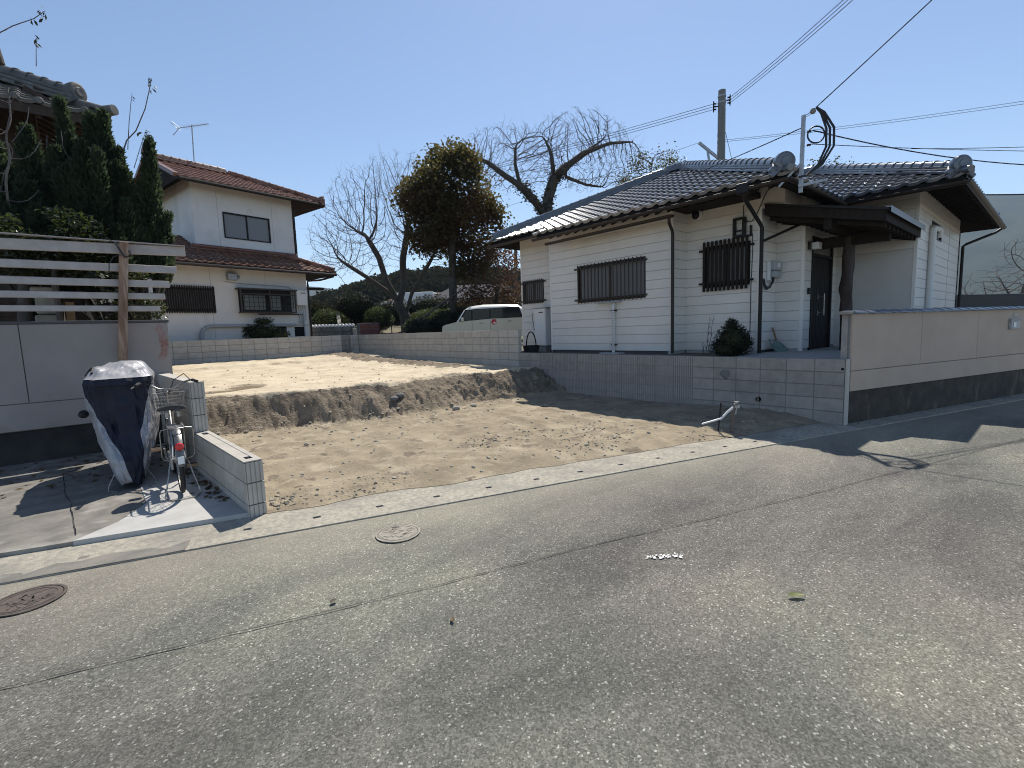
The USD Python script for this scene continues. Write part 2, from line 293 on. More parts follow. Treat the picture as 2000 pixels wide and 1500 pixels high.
leaf_look('leaf_hedge', (0.135, 0.135, 0.035), (0.075, 0.10, 0.028), trans=0.3, scale=1.6)
leaf_look('leaf_dark', (0.020, 0.028, 0.014), (0.035, 0.042, 0.02), trans=0.15, scale=1.6)
leaf_look('leaf_forest', (0.030, 0.040, 0.020), (0.055, 0.055, 0.028), trans=0.1, scale=0.2, rough=0.95, spec=0.05)
leaf_look('leaf_dry', (0.20, 0.12, 0.05), (0.12, 0.075, 0.035), trans=0.2, scale=6.0)
leaf_look('leaf_fresh', (0.16, 0.22, 0.04), (0.25, 0.27, 0.07), trans=0.3, scale=6.0)
leaf_look('ivy_leaf', (0.030, 0.038, 0.018), (0.055, 0.055, 0.025), trans=0.2, scale=1.5)
look('petal_white', (0.75, 0.74, 0.62), rough=0.6)
look('brown_tile', (0.215, 0.098, 0.058), (0.13, 0.060, 0.040), scale=3, rough=0.4, spec=0.5, var=0.14, c3=(0.33, 0.17, 0.105), scale3=1.5, lo3=0.55, hi3=0.75)
look('brown_deck', (0.030, 0.018, 0.013), rough=0.85)
look('grey_kawara', (0.125, 0.12, 0.11), (0.075, 0.073, 0.068), scale=5, rough=0.6, spec=0.4, var=0.15, c3=(0.20, 0.185, 0.15), scale3=4, lo3=0.6, hi3=0.75, bump=0.4, bscale=40)
look('old_timber', (0.055, 0.036, 0.024), (0.033, 0.022, 0.016), scale=8, rough=0.85, stretch=(1, 1, 0.2))
look('tan_board', (0.36, 0.22, 0.11), (0.29, 0.17, 0.085), scale=8, rough=0.75)
look('stone_pale', (0.36, 0.33, 0.27), (0.27, 0.25, 0.21), scale=7, rough=0.9, bump=0.4, bscale=50)
look('stone_grey', (0.17, 0.165, 0.15), (0.115, 0.11, 0.10), scale=4, rough=0.95, bump=0.5, bscale=30)
look('red_block', (0.135, 0.055, 0.042), (0.105, 0.045, 0.037), scale=10, rough=0.9)
look('house_white', (0.68, 0.67, 0.65), rough=0.7)
look('house_tan', (0.30, 0.26, 0.21), rough=0.8)
look('slate_roof', (0.06, 0.06, 0.065), (0.085, 0.082, 0.085), scale=4, rough=0.95, spec=0.1)
look('metal_roof_pink', (0.14, 0.095, 0.09), rough=0.95, spec=0.1)
look('mountain', (0.035, 0.045, 0.03), (0.06, 0.066, 0.045), scale=0.012, detail=9, rough=1.0, spec=0.0)
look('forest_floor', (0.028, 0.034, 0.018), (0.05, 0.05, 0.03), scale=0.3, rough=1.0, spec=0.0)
look('iron', (0.125, 0.10, 0.085), (0.085, 0.07, 0.06), scale=22, rough=0.6, metal=0.3)
look('iron_grey', (0.26, 0.235, 0.19), (0.19, 0.175, 0.145), scale=22, rough=0.65, metal=0.2)
look('tarp_dark', (0.02, 0.02, 0.022), rough=0.6)
LOOK['window_glass'] = usdkit.material(stage, '/World/Looks/window_glass', {'f': ('fresnel', {'IOR': 1.52}), 't': ('transparent_bsdf', {'color': (0.80, 0.82, 0.82)}), 'g': ('glossy_bsdf', {'color': (1, 1, 1), 'roughness': 0.02}), 'x': ('mix_closure', {})},
    [('f.fac', 'x.fac'), ('t.BSDF', 'x.closure1'), ('g.BSDF', 'x.closure2')], surface='x.closure')
LOOK['frosted_glass'] = usdkit.material(stage, '/World/Looks/frosted_glass', {'p': ('principled_bsdf', {'base_color': (0.16, 0.155, 0.15), 'roughness': 0.28, 'specular_ior_level': 0.6})}, [], surface='p.BSDF')
look('room_dark', (0.03, 0.028, 0.026), rough=0.9)
look('curtain', (0.20, 0.18, 0.16), rough=0.9)
look('blind_white', (0.55, 0.54, 0.52), rough=0.8)
# ------------------------------------------------------------------ street, gutter, driveway, plot, terrain
from shapely.geometry import Polygon, box as sbox
from shapely import affinity
SD, SN = np.array([0.954, -0.300, 0.0]), np.array([0.300, 0.954, 0.0])
def street(s, n, z=0.0): return SD * s + SN * n + np.array([0, 0, z])
TS = np.array([[SD[0], SN[0], 0, 0], [SD[1], SN[1], 0, 0], [0, 0, 1, 0]], float)
def struct(b, name, mat, **kw): return b.build(name, mat, kind='structure', **kw)

# road surface: one sheet, finely rippled
ss, nn = np.linspace(-34, 46, 161), np.linspace(-14, -0.655, 54)
S_, N_ = np.meshgrid(ss, nn, indexing='ij')
P = S_[..., None] * SD + N_[..., None] * SN
P[..., 2] = 0.012 * (meshkit.fbm(P * np.array([0.5, 0.5, 1]), 3, 3) - 0.5) * np.clip((-0.66 - N_) / 0.6, 0, 1)
road = struct(MB().grid(P), 'road', 'asphalt', smooth=True)
def crack(p, q, w, seed, name='crack', wob=0.02):
    rg = np.random.default_rng(seed); n = max(6, int(np.linalg.norm(np.subtract(q, p)) / 0.08)); t = np.linspace(0, 1, n)[:, None]
    c = np.asarray(p) * (1 - t) + np.asarray(q) * t; d = np.subtract(q, p); d = d / np.linalg.norm(d); a = np.array([-d[1], d[0], 0])
    c = c + a * (np.cumsum(rg.normal(0, wob * 0.35, n)) * np.sin(t[:, 0] * PI) )[:, None] * 0.5 + a * rg.normal(0, wob * 0.12, n)[:, None]
    ww = w * (0.45 + rg.random(n) * 0.9); P = np.stack([c - a * ww[:, None] / 2, c + a * ww[:, None] / 2], 1); P[..., 2] += 0.0095
    return MB().grid(P)
crack(street(-11, -1.99), street(2.6, -2.0), 0.007, 5).build('crack', 'seam', road)
crack((-1.9, -1.4, 0), (-0.2, -3.3, 0), 0.006, 6).build('crack', 'seam', road)
# worn white paint flecks
rg = np.random.default_rng(11); b = MB()
for i in range(46):
    t = rg.random(); c = np.array([-5.62, -0.72, 0.0105]) * (1 - t) + np.array([-5.42, -0.86, 0.0105]) * t + np.array([rg.normal(0, .012), rg.normal(0, .014), 0])
    a = rg.random() * 6.28; r = 0.004 + rg.random() * 0.012
    b.poly([c + r * (0.6 + 0.5 * rg.random()) * np.array([math.cos(a + k * 1.257), math.sin(a + k * 1.257), 0]) for k in range(5)])
b.build('paint_mark', 'white_paint', road, label='worn patch of white paint')

# gutter with its drain slots
HS = [-7.75 + 0.5425 * k for k in range(-6, 29)]
g = sbox(-30, -0.66, 30, -0.055)
for i, h in enumerate(HS): g = g.difference(affinity.rotate(sbox(h - 0.032, -0.458, h + 0.032, -0.412), (i * 37 % 13 - 6) * 1.2))
gut = struct(MB().prism(g, -0.16, 0.012, TS), 'gutter', 'gutter_concrete')
MB().prism(sbox(-30, -0.60, 30, -0.10), -0.20, -0.07, TS).build('channel', 'black_gap', gut)

# concrete driveway slab on the left
def flat(poly, z0, z1): return MB().prism(Polygon(poly), z0, z1)
fe = lambda x: (-0.118 - 0.300 * x) / 0.954
drv = struct(flat([(-14, fe(-14)), (-7.36, fe(-7.36)), (-7.52, 6.7), (-14, 6.7)], -0.2, 0.045), 'driveway', 'slab_old')
new = MB().prism(Polygon([(-8.62, fe(-8.62) - 0.012), (-7.38, fe(-7.38) - 0.012), (-7.53, 6.45), (-8.1, 6.45), (-8.1, 3.25), (-8.33, 2.83)]), -0.1, 0.053)
new.build('new_slab', 'slab_new', drv, label='pale newer concrete strip along the block wall')
crack((-8.6, 2.72, 0.045), (-8.75, 5.4, 0.045), 0.006, 21, wob=0.03).build('crack', 'black_gap', drv)
# a dusty ramp of broken asphalt in front of the slab
P = np.array([[street(s, n, 0.0) for n in (-0.66, -0.13)] for s in np.linspace(-13, -8.15, 30)]); P[:, 0, 2] = 0.0125; P[:, 1, 2] = 0.004
P[..., 2] += 0.004 * np.random.default_rng(4).random(P.shape[:2])
MB().grid(P).build('asphalt_strip', 'slab_old', drv)

# the plot of bare earth: lower level by the street, bank, upper level
rows = np.concatenate([np.linspace(0, 4.6, 108), np.linspace(4.62, 7.1, 128), np.linspace(7.15, 14.8, 105)])
xs = np.linspace(-7.40, 0.03, 320)
def front(x): return (-0.10 - 0.300 * x) / 0.954
X_ = np.repeat(xs[None], len(rows), 0)
nf = meshkit.fbm(np.stack([xs * 1.6, 0 * xs, 0 * xs], -1), 4, 7) - 0.5
yf = front(xs) + nf * 0.16
Y_ = yf[None] + (16.55 - yf[None]) * (rows / 14.8)[:, None]
def n2(x, y, s, seed, o=4): return meshkit.fbm(np.stack([x * s, y * s, 0 * x + seed * 3.7], -1), o, seed) - 0.5
bot = np.interp(xs, [-7.4, -6.5, -5.4, -4.4, -2.8, -1.7, -0.8, 0.05], [6.0, 6.0, 5.85, 5.45, 5.5, 5.62, 5.3, 5.05])
top = np.interp(xs, [-7.4, -6.3, -5.1, -4.1, -2.5, -1.6, -0.8, 0.05], [7.0, 6.6, 6.4, 6.1, 6.6, 5.98, 6.05, 6.0])
bot2 = bot[None] + n2(X_, Y_, 1.1, 31) * 0.5; top2 = top[None] + n2(X_, Y_, 0.9, 33) * 0.45
t = np.clip((Y_ - bot2) / np.maximum(top2 - bot2, 0.25), 0, 1)
up = 0.62 + 0.012 * np.clip(Y_ - 6, 0, 12)
bankness = np.clip(1.25 - np.abs(t - 0.45) * 2.0, 0, 1) * (t > 0) * (t < 1)
d_front = np.clip((Y_ - yf[None]) / 0.45, 0, 1)
H = 0.016 + 0.05 * d_front + (up - 0.06) * (t ** 0.8) ** 1.15
H += n2(X_, Y_, 0.8, 41, 5) * (0.07 * d_front) + n2(X_, Y_, 7, 43, 4) * (0.022 + 0.02 * (t < 0.5)) * d_front
clod = n2(X_, Y_, 2.6, 47, 5)
H += bankness * (clod * 0.36 + (0.12 - np.abs(n2(X_, Y_, 5.5, 49, 5))) * 0.42) + bankness * (0.1 - np.abs(n2(X_, Y_, 15, 50, 4))) * 0.16
rim = np.exp(-((Y_ - top2 - 0.05) / 0.22) ** 2); H += rim * (0.035 + n2(X_, Y_, 4, 53, 4) * 0.11)
toe = np.exp(-((Y_ - bot2 + 0.12) / 0.3) ** 2); H += toe * (0.02 + np.abs(n2(X_, Y_, 6, 57, 4)) * 0.13)
scarp = 1 / (1 + np.exp(-(Y_ - 13.9 - n2(X_, Y_, 0.5, 61) * 1.6) / 0.05)); H += scarp * 0.10 + scarp * n2(X_, Y_, 5, 62) * 0.05
rb = np.exp(-(((X_ + 1.15) / 0.55) ** 2)) * np.clip((Y_ - 7.2) / 0.8, 0, 1); H += rb * (0.05 + np.abs(n2(X_, Y_, 4.5, 63, 4)) * 0.25)
def track(p, q, w):
    p, q = np.array(p), np.array(q); d = (q - p); L = np.linalg.norm(d); d /= L
    a = (X_ - p[0]) * d[0] + (Y_ - p[1]) * d[1]; o = -(X_ - p[0]) * d[1] + (Y_ - p[1]) * d[0]
    fade = np.clip(a / 0.4, 0, 1) * np.clip((L - a) / 0.4, 0, 1)
    return fade * (-0.022 * np.exp(-(o / w) ** 2) + 0.02 * np.exp(-((np.abs(o) - w * 1.7) / (w * 0.5)) ** 2) * (0.6 + n2(X_, Y_, 5, 71)) + 0.007 * np.exp(-(o / w) ** 2) * np.sin(a * 52))
H += track((-5.59, 4.3), (-6.03, 1.85), 0.14) + track((-4.1, 4.2), (-4.87, 1.46), 0.14) + track((-3.0, 3.9), (-3.75, 1.15), 0.12) + track((-2.2, 3.6), (-2.9, 0.95), 0.12) + track((-6.3, 3.9), (-4.6, 1.7), 0.11) + track((-5.0, 4.8), (-2.4, 4.5), 0.13) + track((-6.6, 5.2), (-5.5, 4.6), 0.1) * 0.8
rbm = [(-6.35, 2.15, 0.5, 0.22), (-3.55, 1.45, 0.55, 0.25), (-4.25, 2.6, 0.5, 0.3), (-3.0, 2.1, 0.6, 0.35), (-7.15, 2.3, 0.2, 0.15), (-1.6, 0.75, 0.6, 0.3)]
rub = np.zeros_like(X_)
for cx, cy, rx, ry in rbm: rub = np.maximum(rub, np.exp(-((X_ - cx) / rx) ** 2 - ((Y_ - cy) / ry) ** 2))
H += rub * np.abs(n2(X_, Y_, 9, 73, 4)) * 0.10 * d_front
edge_r = np.exp(-((X_ - 0.0) / 0.35) ** 2) * np.clip((2.6 - Y_) / 1.0, 0, 1); H += edge_r * (0.05 + n2(X_, Y_, 3, 75) * 0.06) * d_front
pud = np.maximum(np.exp(-(((X_ + 6.1) / 0.36) ** 2 + ((Y_ - 8.15) / 0.42) ** 2) ** 2 * 1.2), np.exp(-(((X_ + 6.75) / 0.6) ** 2 + ((Y_ - 7.75) / 0.22) ** 2) ** 2 * 1.2))
H = np.where(pud > 0.3, np.minimum(H, 0.632 + 0 * H), H)
G = np.stack([X_, Y_, H], -1)
lot = '/World/lot_ground'; lx = UsdGeom.Xform.Define(stage, lot); tag(lx, kind='structure'); LOC[lot] = np.zeros(3)
n, m = H.shape; i, j = np.meshgrid(np.arange(n - 1), np.arange(m - 1), indexing='ij')
q = np.stack([i * m + j, i * m + j + 1, (i + 1) * m + j + 1, (i + 1) * m + j], -1).reshape(-1, 4)
tt = (t + n2(X_, Y_, 5, 81) * 0.25)[:-1, :-1].ravel(); pp = pud[:-1, :-1].ravel(); sc = rb[:-1, :-1].ravel() * 0.9
zone = np.where(tt < 0.04, 0, np.where(tt < 0.93, 1, 2)); zone = np.where((zone == 2) & (sc + n2(X_, Y_, 5, 83)[:-1, :-1].ravel() * 0.8 > 0.45), 1, zone)
zone = np.where(pp > 0.45, 3, zone)
import trimesh.grouping
for zi, (nm, mt) in enumerate((('lower_ground', 'dirt'), ('bank', 'dirt_bank'), ('upper_ground', 'dirt_pale'), ('muddy_puddle', 'puddle_mud'))):
    fq = q[zone == zi]; uq, inv = np.unique(fq, return_inverse=True)
    MB().add(G.reshape(-1, 3)[uq], inv.reshape(-1, 4)).build(nm, mt, lot, smooth=True)
def lot_h(x, y):
    k = np.abs(xs - x).argmin(); return float(np.interp(y, Y_[:, k], H[:, k]))
# loose stones
def rocks(name, mat, pts, rmin, rmax, seed, power=2.0, label=None, kind='stuff', parent=None, cat=None):
    rg = np.random.default_rng(seed); base = trimesh.creation.icosphere(subdivisions=0); b = MB()
    bv = np.array(base.vertices)
    for x, y in pts:
        r = rmin + (rmax - rmin) * rg.random() ** power
        v = bv * (1 + rg.normal(0, 0.18, (len(bv), 1))) * r * np.array([1, 0.6 + 0.5 * rg.random(), 0.45 + 0.35 * rg.random()])
        a = rg.random() * 6.28; c, s = math.cos(a), math.sin(a); v = v @ np.array([[c, -s, 0], [s, c, 0], [0, 0, 1]])
        b.add(v + np.array([x, y, lot_h(x, y) + r * 0.2]), base.faces)
    return b.build(name, mat, parent or '/World', kind=kind, label=label, cat=cat)
rg = np.random.default_rng(91); pts, pts2 = [], []
for cx, cy, rx, ry in rbm:
    for k in range(150): pts.append((cx + rg.normal(0, rx * 0.75), cy + rg.normal(0, ry * 0.75)))
for k in range(900): pts2.append((rg.uniform(-7.2, -0.1), rg.uniform(0.2, 6.6)))
for k in range(300):
    x = rg.uniform(-6.9, -0.6); pts2.append((x, np.interp(x, xs, bot) - 0.05 + rg.normal(0, 0.18)))
for k in range(420): pts2.append((rg.uniform(-7.2, -0.3), 6.6 + rg.random() ** 1.5 * 7))
ok = lambda p: [(x, y) for x, y in p if -7.25 < x < -0.05 and y > front(x) + 0.03]
rocks('rubble', 'rubble', ok(pts), 0.004, 0.024, 1, 2.6)
tag(stage.GetPrimAtPath('/World/rubble'), label='crushed stone scattered over the bare earth plot', cat='rubble')
rocks('loose_stones', 'stone_pale', ok(pts2), 0.006, 0.034, 2, 4.0)
tag(stage.GetPrimAtPath('/World/loose_stones'), label='small pale stones strewn over the earth bank and plot', cat='stones')
for nm, x, y, r, lab in (('cobble', -4.12, 5.78, 0.075, 'dark round stone stuck in the earth bank, left of a pair'), ('cobble', -3.98, 5.80, 0.07, 'dark round stone stuck in the earth bank, right of a pair'),
                         ('pale_stone', -3.05, 5.30, 0.07, 'flat pale stone at the foot of the earth bank, left of a pair'), ('pale_stone', -2.62, 5.32, 0.065, 'flat pale stone at the foot of the earth bank, right of a pair')):
    m = trimesh.creation.icosphere(subdivisions=2); v = np.array(m.vertices); v *= (1 + 0.35 * (meshkit.fbm(v * 1.7 + x * 9, 3, 5) - 0.5))[:, None]
    b = MB(); b.add(v * r * np.array([1.15, 0.9, 0.7]) + np.array([x, y, lot_h(x, y) + r * 0.25]), m.faces); b.build(nm, 'cobble' if nm == 'cobble' else 'stone_pale', label=lab, cat='stone', smooth=True)

# yards on either side and the land behind
struct(flat([(0.125, -0.30), (26, -8.45), (26, 30), (0.125, 30)], -0.3, 0.958), 'house_yard', 'yard_soil')
struct(flat([(-34, 6.66), (-7.5, 6.66), (-7.5, 16.9), (-34, 16.9)], -0.2, 1.0), 'garden_soil', 'yard_soil')
gx = np.unique(np.concatenate([-np.geomspace(40, 3400, 22), np.linspace(-40, 60, 101), np.geomspace(62, 3400, 24)]))
gy = np.unique(np.concatenate([-np.geomspace(20, 3400, 20), np.linspace(-20, 16.4, 20), [16.66, 16.68], np.linspace(17, 60, 60), np.geomspace(62, 3400, 24)]))
GX, GY = np.meshgrid(gx, gy, indexing='ij')
gz = np.full(GX.shape, -0.25)
beh = GY > 16.67
slope = 1.05 + np.clip((GY - 18.2) / 4.0, 0, 1) * 0.95 + np.clip((GY - 24) / 60, 0, 1) * 2.2
slope = np.where(GX < -3.5, 1.12 + np.clip((GY - 30) / 60, 0, 1) * 2.5, slope)
gz = np.where(beh, slope + (meshkit.fbm(np.stack([GX * 0.5, GY * 0.5, GX * 0], -1), 4, 9) - 0.5) * 0.25 * np.clip((GY - 17) / 3, 0, 1), gz)
gz = np.where((~beh) & (GX > 26), 0.9, gz)
gz = np.where((GX * SN[0] + GY * SN[1] < -13.5), -0.02, gz)
struct(MB().grid(np.stack([GX, GY, gz], -1)), 'ground', 'terrain', smooth=True)
# ------------------------------------------------------------------ concrete block walls
def ribbed_poly(L, T, ribs, depth, faces='f'):
    """plan of a block L long (x) and T thick (y): ribs on the side y=0 (f), on the ends (e)."""
    pts = []; p = L / ribs
    for k in range(ribs):
        pts += [(k * p + 0.002, depth), (k * p + 0.28 * p, depth), (k * p + 0.36 * p, 0), (k * p + 0.92 * p, 0)]
    pts.append((L - 0.001, depth))
    if 'e' in faces:
        r = 4; pe = T / r
        for k in range(r): pts += [(L - depth * 1.4, k * pe + 0.15 * pe + depth), (L, k * pe + 0.35 * pe), (L, k * pe + 0.85 * pe)]
    if 'b' in faces:
        for k in range(ribs, 0, -1):
            pts += [(k * p - 0.08 * p, T), (k * p - 0.64 * p, T), (k * p - 0.72 * p, T - depth), (k * p - 0.99 * p, T - depth)]
    else: pts += [(L, T), (0, T)]
    return Polygon(pts).buffer(0)
GAP = 0.0045
def block(b, o, ux, L, T, z0, z1, ribs=0, faces='f'):
    uy = np.array([-ux[1], ux[0], 0.0])
    if ribs:
        pl = ribbed_poly(L - 2 * GAP, T, ribs, 0.011, faces)
        b.prism(pl, z0 + GAP, z1 - GAP, from_uv(np.asarray(o) + ux * GAP, ux, uy, np.array([0, 0, 1.0])))
    else:
        c = np.asarray(o) + ux * (L / 2) + uy * (T / 2) + np.array([0, 0, (z0 + z1) / 2])
        b.obox(c, (L / 2 - GAP, T / 2, (z1 - z0) / 2 - GAP), np.array([ux, uy, [0, 0, 1.0]]), ch=0.005)
    return b
def core(b, o, ux, L, T, z0, z1, ins=0.009):
    uy = np.array([-ux[1], ux[0], 0.0]); c = np.asarray(o) + ux * (L / 2) + uy * (T / 2) + np.array([0, 0, (z0 + z1) / 2])
    return b.obox(c, (L / 2 - ins, T / 2 - ins, (z1 - z0) / 2 - 0.006), np.array([ux, uy, [0, 0, 1.0]]))
# right-hand wall: runs away from the street along x = 0; its face looks at the plot
w = thing('block_wall', 'long grey concrete block wall below the white bungalow, partly ribbed', 'wall', (0, -0.42, 0))
UXR = np.array([0.0, -1.0, 0.0])          # along the wall seen from the plot; thickness goes to +x
def rblock(y1, y0, z0, z1, mat, ribs=0):
    block(MB(), (0, y1, 0), UXR, y1 - y0, 0.12, z0, z1, ribs).build('block', mat, w) if False else None
def rb_(y_hi, y_lo, z0, z1, mat, ribs=0):
    b = MB(); ux = np.array([0.0, -1.0, 0.0]); uy = np.array([1.0, 0.0, 0.0])
    L = y_hi - y_lo
    if ribs:
        b.prism(ribbed_poly(L - 2 * GAP, 0.12, ribs, 0.011), z0 + GAP, z1 - GAP, from_uv(np.array([0, y_hi - GAP, 0]), ux, uy, np.array([0, 0, 1.0])))
    else: b.box(0, 0.12, y_lo + GAP, y_hi - GAP, z0 + GAP, z1 - GAP, ch=0.005)
    b.build('block', mat, w)
for r in range(6):
    z1 = 1.0 - 0.2 * r; z0 = z1 - 0.2
    for k in range(6): rb_(2.0 - 0.4 * k, 1.6 - 0.4 * k, z0, z1, 'block')
    for k in range(10): rb_(2.4 + 0.4 * k, 2.0 + 0.4 * k, z0, z1, 'block_ribbed', 9)
for r in range(5):
    z1 = 1.0 - 0.2 * r
    for k in range(2): rb_(6.4 + 0.4 * k, 6.0 + 0.4 * k, z1 - 0.2, z1, 'block')
for k in range(25):
    for r in range(5): rb_(7.2 + 0.4 * k, 6.8 + 0.4 * k, 1.4 - 0.2 * r, 1.6 - 0.2 * r, 'block_warm')
b = MB(); b.box(0.009, 0.111, -0.40, 6.8, -0.2, 0.992); b.box(0.009, 0.111, 6.81, 16.79, 0.4, 1.592); b.build('mortar_core', 'mortar', w)
MB().box(-0.002, 0.12, -0.435, -0.405, -0.1, 0.998, ch=0.004).build('end_pier', 'block_warm', w)
b = MB(); b.lathe([(0.046, 0), (0.046, -0.05), (0.036, -0.05), (0.036, 0.04)], (-0.001, 0.81, 0.30), 20, (-1, 0, 0)); b.lathe([(0.036, 0), (0.0001, 0)], (0.001, 0.81, 0.30), 20, (-1, 0, 0)); b.build('weep_hole', 'black_gap', w)
b = MB(); rg = np.random.default_rng(3); b.poly([(-0.0035, 1.38 + math.cos(a) * (0.085 + 0.012 * rg.normal()), 0.70 + math.sin(a) * (0.075 + 0.012 * rg.normal())) for a in np.linspace(0, 2 * PI, 18)[:-1][::-1]]); b.build('mortar_patch', 'mortar_patch', w, label='dark round mortar patch')
MB().lathe([(0.02, 0), (0.02, 0.004), (0.0001, 0.004)], (0, -0.37, 0.85), 10, (-1, 0, 0)).build('bolt_hole', 'black_gap', w)
# wall at the back of the plot
UXL = np.array([math.cos(0.0262), math.sin(0.0262), 0.0]); OL = np.array([-5.934, 16.404, 0.0])
w = thing('block_wall', 'grey concrete block wall across the back of the plot, below the two-storey house', 'wall', (-3, 16.48, 0.4))
ks = [(-3 + i) * 0.4 for i in range(17)]; cols = [(k, 0.4) for k in ks] + [(5.2, 0.25), (5.45, 0.22), (5.67, 0.25)]
for u0, L in cols:
    for r in range(5): block(MB(), OL + UXL * u0, UXL, L, 0.12, 1.4 - 0.2 * r, 1.6 - 0.2 * r).build('block', 'block_warm', w)
core(MB(), OL + UXL * -1.2, UXL, 7.12, 0.12, 0.5, 1.6).build('mortar_core', 'mortar', w)
# low stepped wall beside the driveway
UXW = np.array([0.0436, -0.99905, 0.0]); OW = np.array([-7.298, 2.185, 0.0])   # near right corner; runs back towards +y
UYW = np.array([-UXW[1], UXW[0], 0.0])
w = thing('block_wall', 'low stepped ribbed block wall between the parked bicycle and the plot', 'wall', (-7.37, 2.2, 0))
def wb(d0, L, z0, z1, end, hole=None):
    """block whose near end lies d0 back from the street; seen side y=0 is the driveway side"""
    far = OW - UXW * (d0 + L) - UYW * 0.15
    o = far; ux = UXW; uy = UYW
    pl = ribbed_poly(L - (0.0006 if not end else 0.0), 0.15, max(4, int(L / 0.036)), 0.006, 'fbe' if end else 'fb')
    if hole: pl = pl.difference(hole)
    return MB().prism(pl, z0 + 0.005, z1 - 0.005, from_uv(o, ux, uy, np.array([0, 0, 1.0])))
for r, z1 in enumerate((0.52, 0.32, 0.12)):
    for k in range(5):
        L = 0.4; hole = None
        b = wb(k * 0.4, L, z1 - 0.2, z1 - (0.012 if r == 0 else 0), k == 0); b.build('block', 'block_warm', w)
# top of the low part: rim around a shallow channel with a square hole at either end
rim = sbox(0.0, 0.0, 1.99, 0.15).difference(sbox(0.10, 0.045, 1.89, 0.105)); T_ = from_uv(OW - UXW * 2.0 - UYW * 0.15, UXW, UYW, np.array([0, 0, 1.0]))
b = MB(); b.prism(rim, 0.5095, 0.5205, T_); b.prism(sbox(0.22, 0.044, 1.77, 0.106), 0.5095, 0.516, T_); b.build('top_rim', 'block_warm', w)
b = MB(); b.prism(sbox(0.10, 0.046, 0.215, 0.104), 0.500, 0.510, T_); b.prism(sbox(1.775, 0.046, 1.89, 0.104), 0.500, 0.510, T_); b.build('grout_hole', 'black_gap', w)
for r, z1 in enumerate((1.12, 0.92, 0.72)):
    for k in range(7): wb(2.0 + k * 0.4, 0.4, z1 - 0.2, z1, k == 0).build('block', 'block_warm', w)
for r, z1 in enumerate((0.52, 0.32, 0.12)):
    for k in range(5, 12): wb(k * 0.4, 0.4, z1 - 0.2, z1, False).build('block', 'block_warm', w)
far = OW - UXW * 4.78 - UYW * 0.15
b = MB(); core(b, OW - UXW * 4.78 - UYW * 0.15, UXW, 4.77, 0.15, -0.1, 0.505, 0.012); core(b, OW - UXW * 4.78 - UYW * 0.15, UXW, 2.77, 0.15, 0.5, 1.11, 0.012); b.build('mortar_core', 'mortar', w)

# ------------------------------------------------------------------ beige garden wall on the right
UXB = np.array([0.9543, -0.2983, 0.0]); UYB = np.array([0.2983, 0.9543, 0.0]); OB = np.array([0.128, -0.440, 0.0])
w = thing('garden_wall', 'beige rendered garden wall with grey-blue tile coping, right of the block wall', 'wall', OB)
def bw(b, u0, u1, v0, v1, z0, z1, ch=0.0):
    c = OB + UXB * (u0 + u1) / 2 + UYB * (v0 + v1) / 2 + np.array([0, 0, (z0 + z1) / 2]); return b.obox(c, ((u1 - u0) / 2, (v1 - v0) / 2, (z1 - z0) / 2), np.array([UXB, UYB, [0, 0, 1.0]]), ch)
us = [0.0, 1.795, 3.535, 5.3, 7.1, 8.9, 10.7, 12.5]
for a, c in zip(us[:-1], us[1:]):
    bw(MB(), a + 0.004, c - 0.004, 0, 0.06, 0.815, 1.655, 0.003).build('render_panel', 'beige_wall', w)
bw(MB(), 0.004, 12.5, 0, 0.06, 0.505, 0.807, 0.003).build('lower_band', 'beige_wall', w)
bw(MB(), -0.012, 12.5, 0.062, 0.15, 0.5, 1.655).build('wall_core', 'block', w)
bw(MB(), 0.0, 12.4, 0.03, 0.061, 0.5, 1.64).build('joint_backing', 'mortar', w)
bw(MB(), -0.01, 12.5, 0.018, 0.15, -0.2, 0.50).build('stained_footing', 'stained_base', w)
bw(MB(), -0.09, 0.004, -0.006, 0.155, 1.655, 1.70, 0.004).build('coping_end', 'block', w)
for k in range(44):
    b = MB(); u0 = 0.02 + k * 0.285; prof = [(v, 0.028 * (1 - ((v - 0.075) / 0.115) ** 2)) for v in np.linspace(-0.04, 0.19, 7)]; P = np.zeros((2, 7, 3)); Q = P.copy()
    for i, (uu, dz) in enumerate(((u0, 0.012), (u0 + 0.30, 0.0))):
        for j, (v, h) in enumerate(prof): P[i, j] = OB + UXB * (uu - 0.05 * (v + 0.04) / 0.23) + UYB * v + np.array([0, 0, 1.672 + h * 1.3 + dz]); Q[i, j] = P[i, j]; Q[i, j, 2] = 1.656 + dz * 0.6
    b.grid(P); b.grid(np.stack([P[0], Q[0]]), True); b.grid(np.stack([P[:, 0], Q[:, 0]])); b.grid(np.stack([P[:, -1], Q[:, -1]]), True); b.build('coping_tile', 'coping_tile', w)
b = MB(); bw(b, 4.60, 4.985, -0.018, 0.0, 1.29, 1.47, 0.004); bw(b, 4.575, 5.0, -0.055, 0.0, 1.462, 1.485, 0.004); bw(b, 4.585, 4.625, -0.05, 0.0, 1.295, 1.462, 0.004)
t = thing('intercom', 'small grey intercom box with light panel on the beige garden wall', 'intercom', OB + UXB * 4.78 + np.array([0, 0, 1.29]))
b.build('housing', 'galvanised', t); bw(MB(), 4.70, 4.93, -0.026, -0.0185, 1.305, 1.435, 0.003).build('panel', 'grey_plastic', t); bw(MB(), 4.715, 4.80, -0.032, -0.0265, 1.33, 1.42, 0.003).build('button_plate', 'white_box', t)
t = thing('name_plate', 'small grey name plate above the intercom on the beige garden wall', 'name plate', OB + UXB * 4.8 + np.array([0, 0, 1.53]))
bw(MB(), 4.74, 4.88, -0.012, 0.0, 1.535, 1.575, 0.002).build('plate', 'galvanised', t)

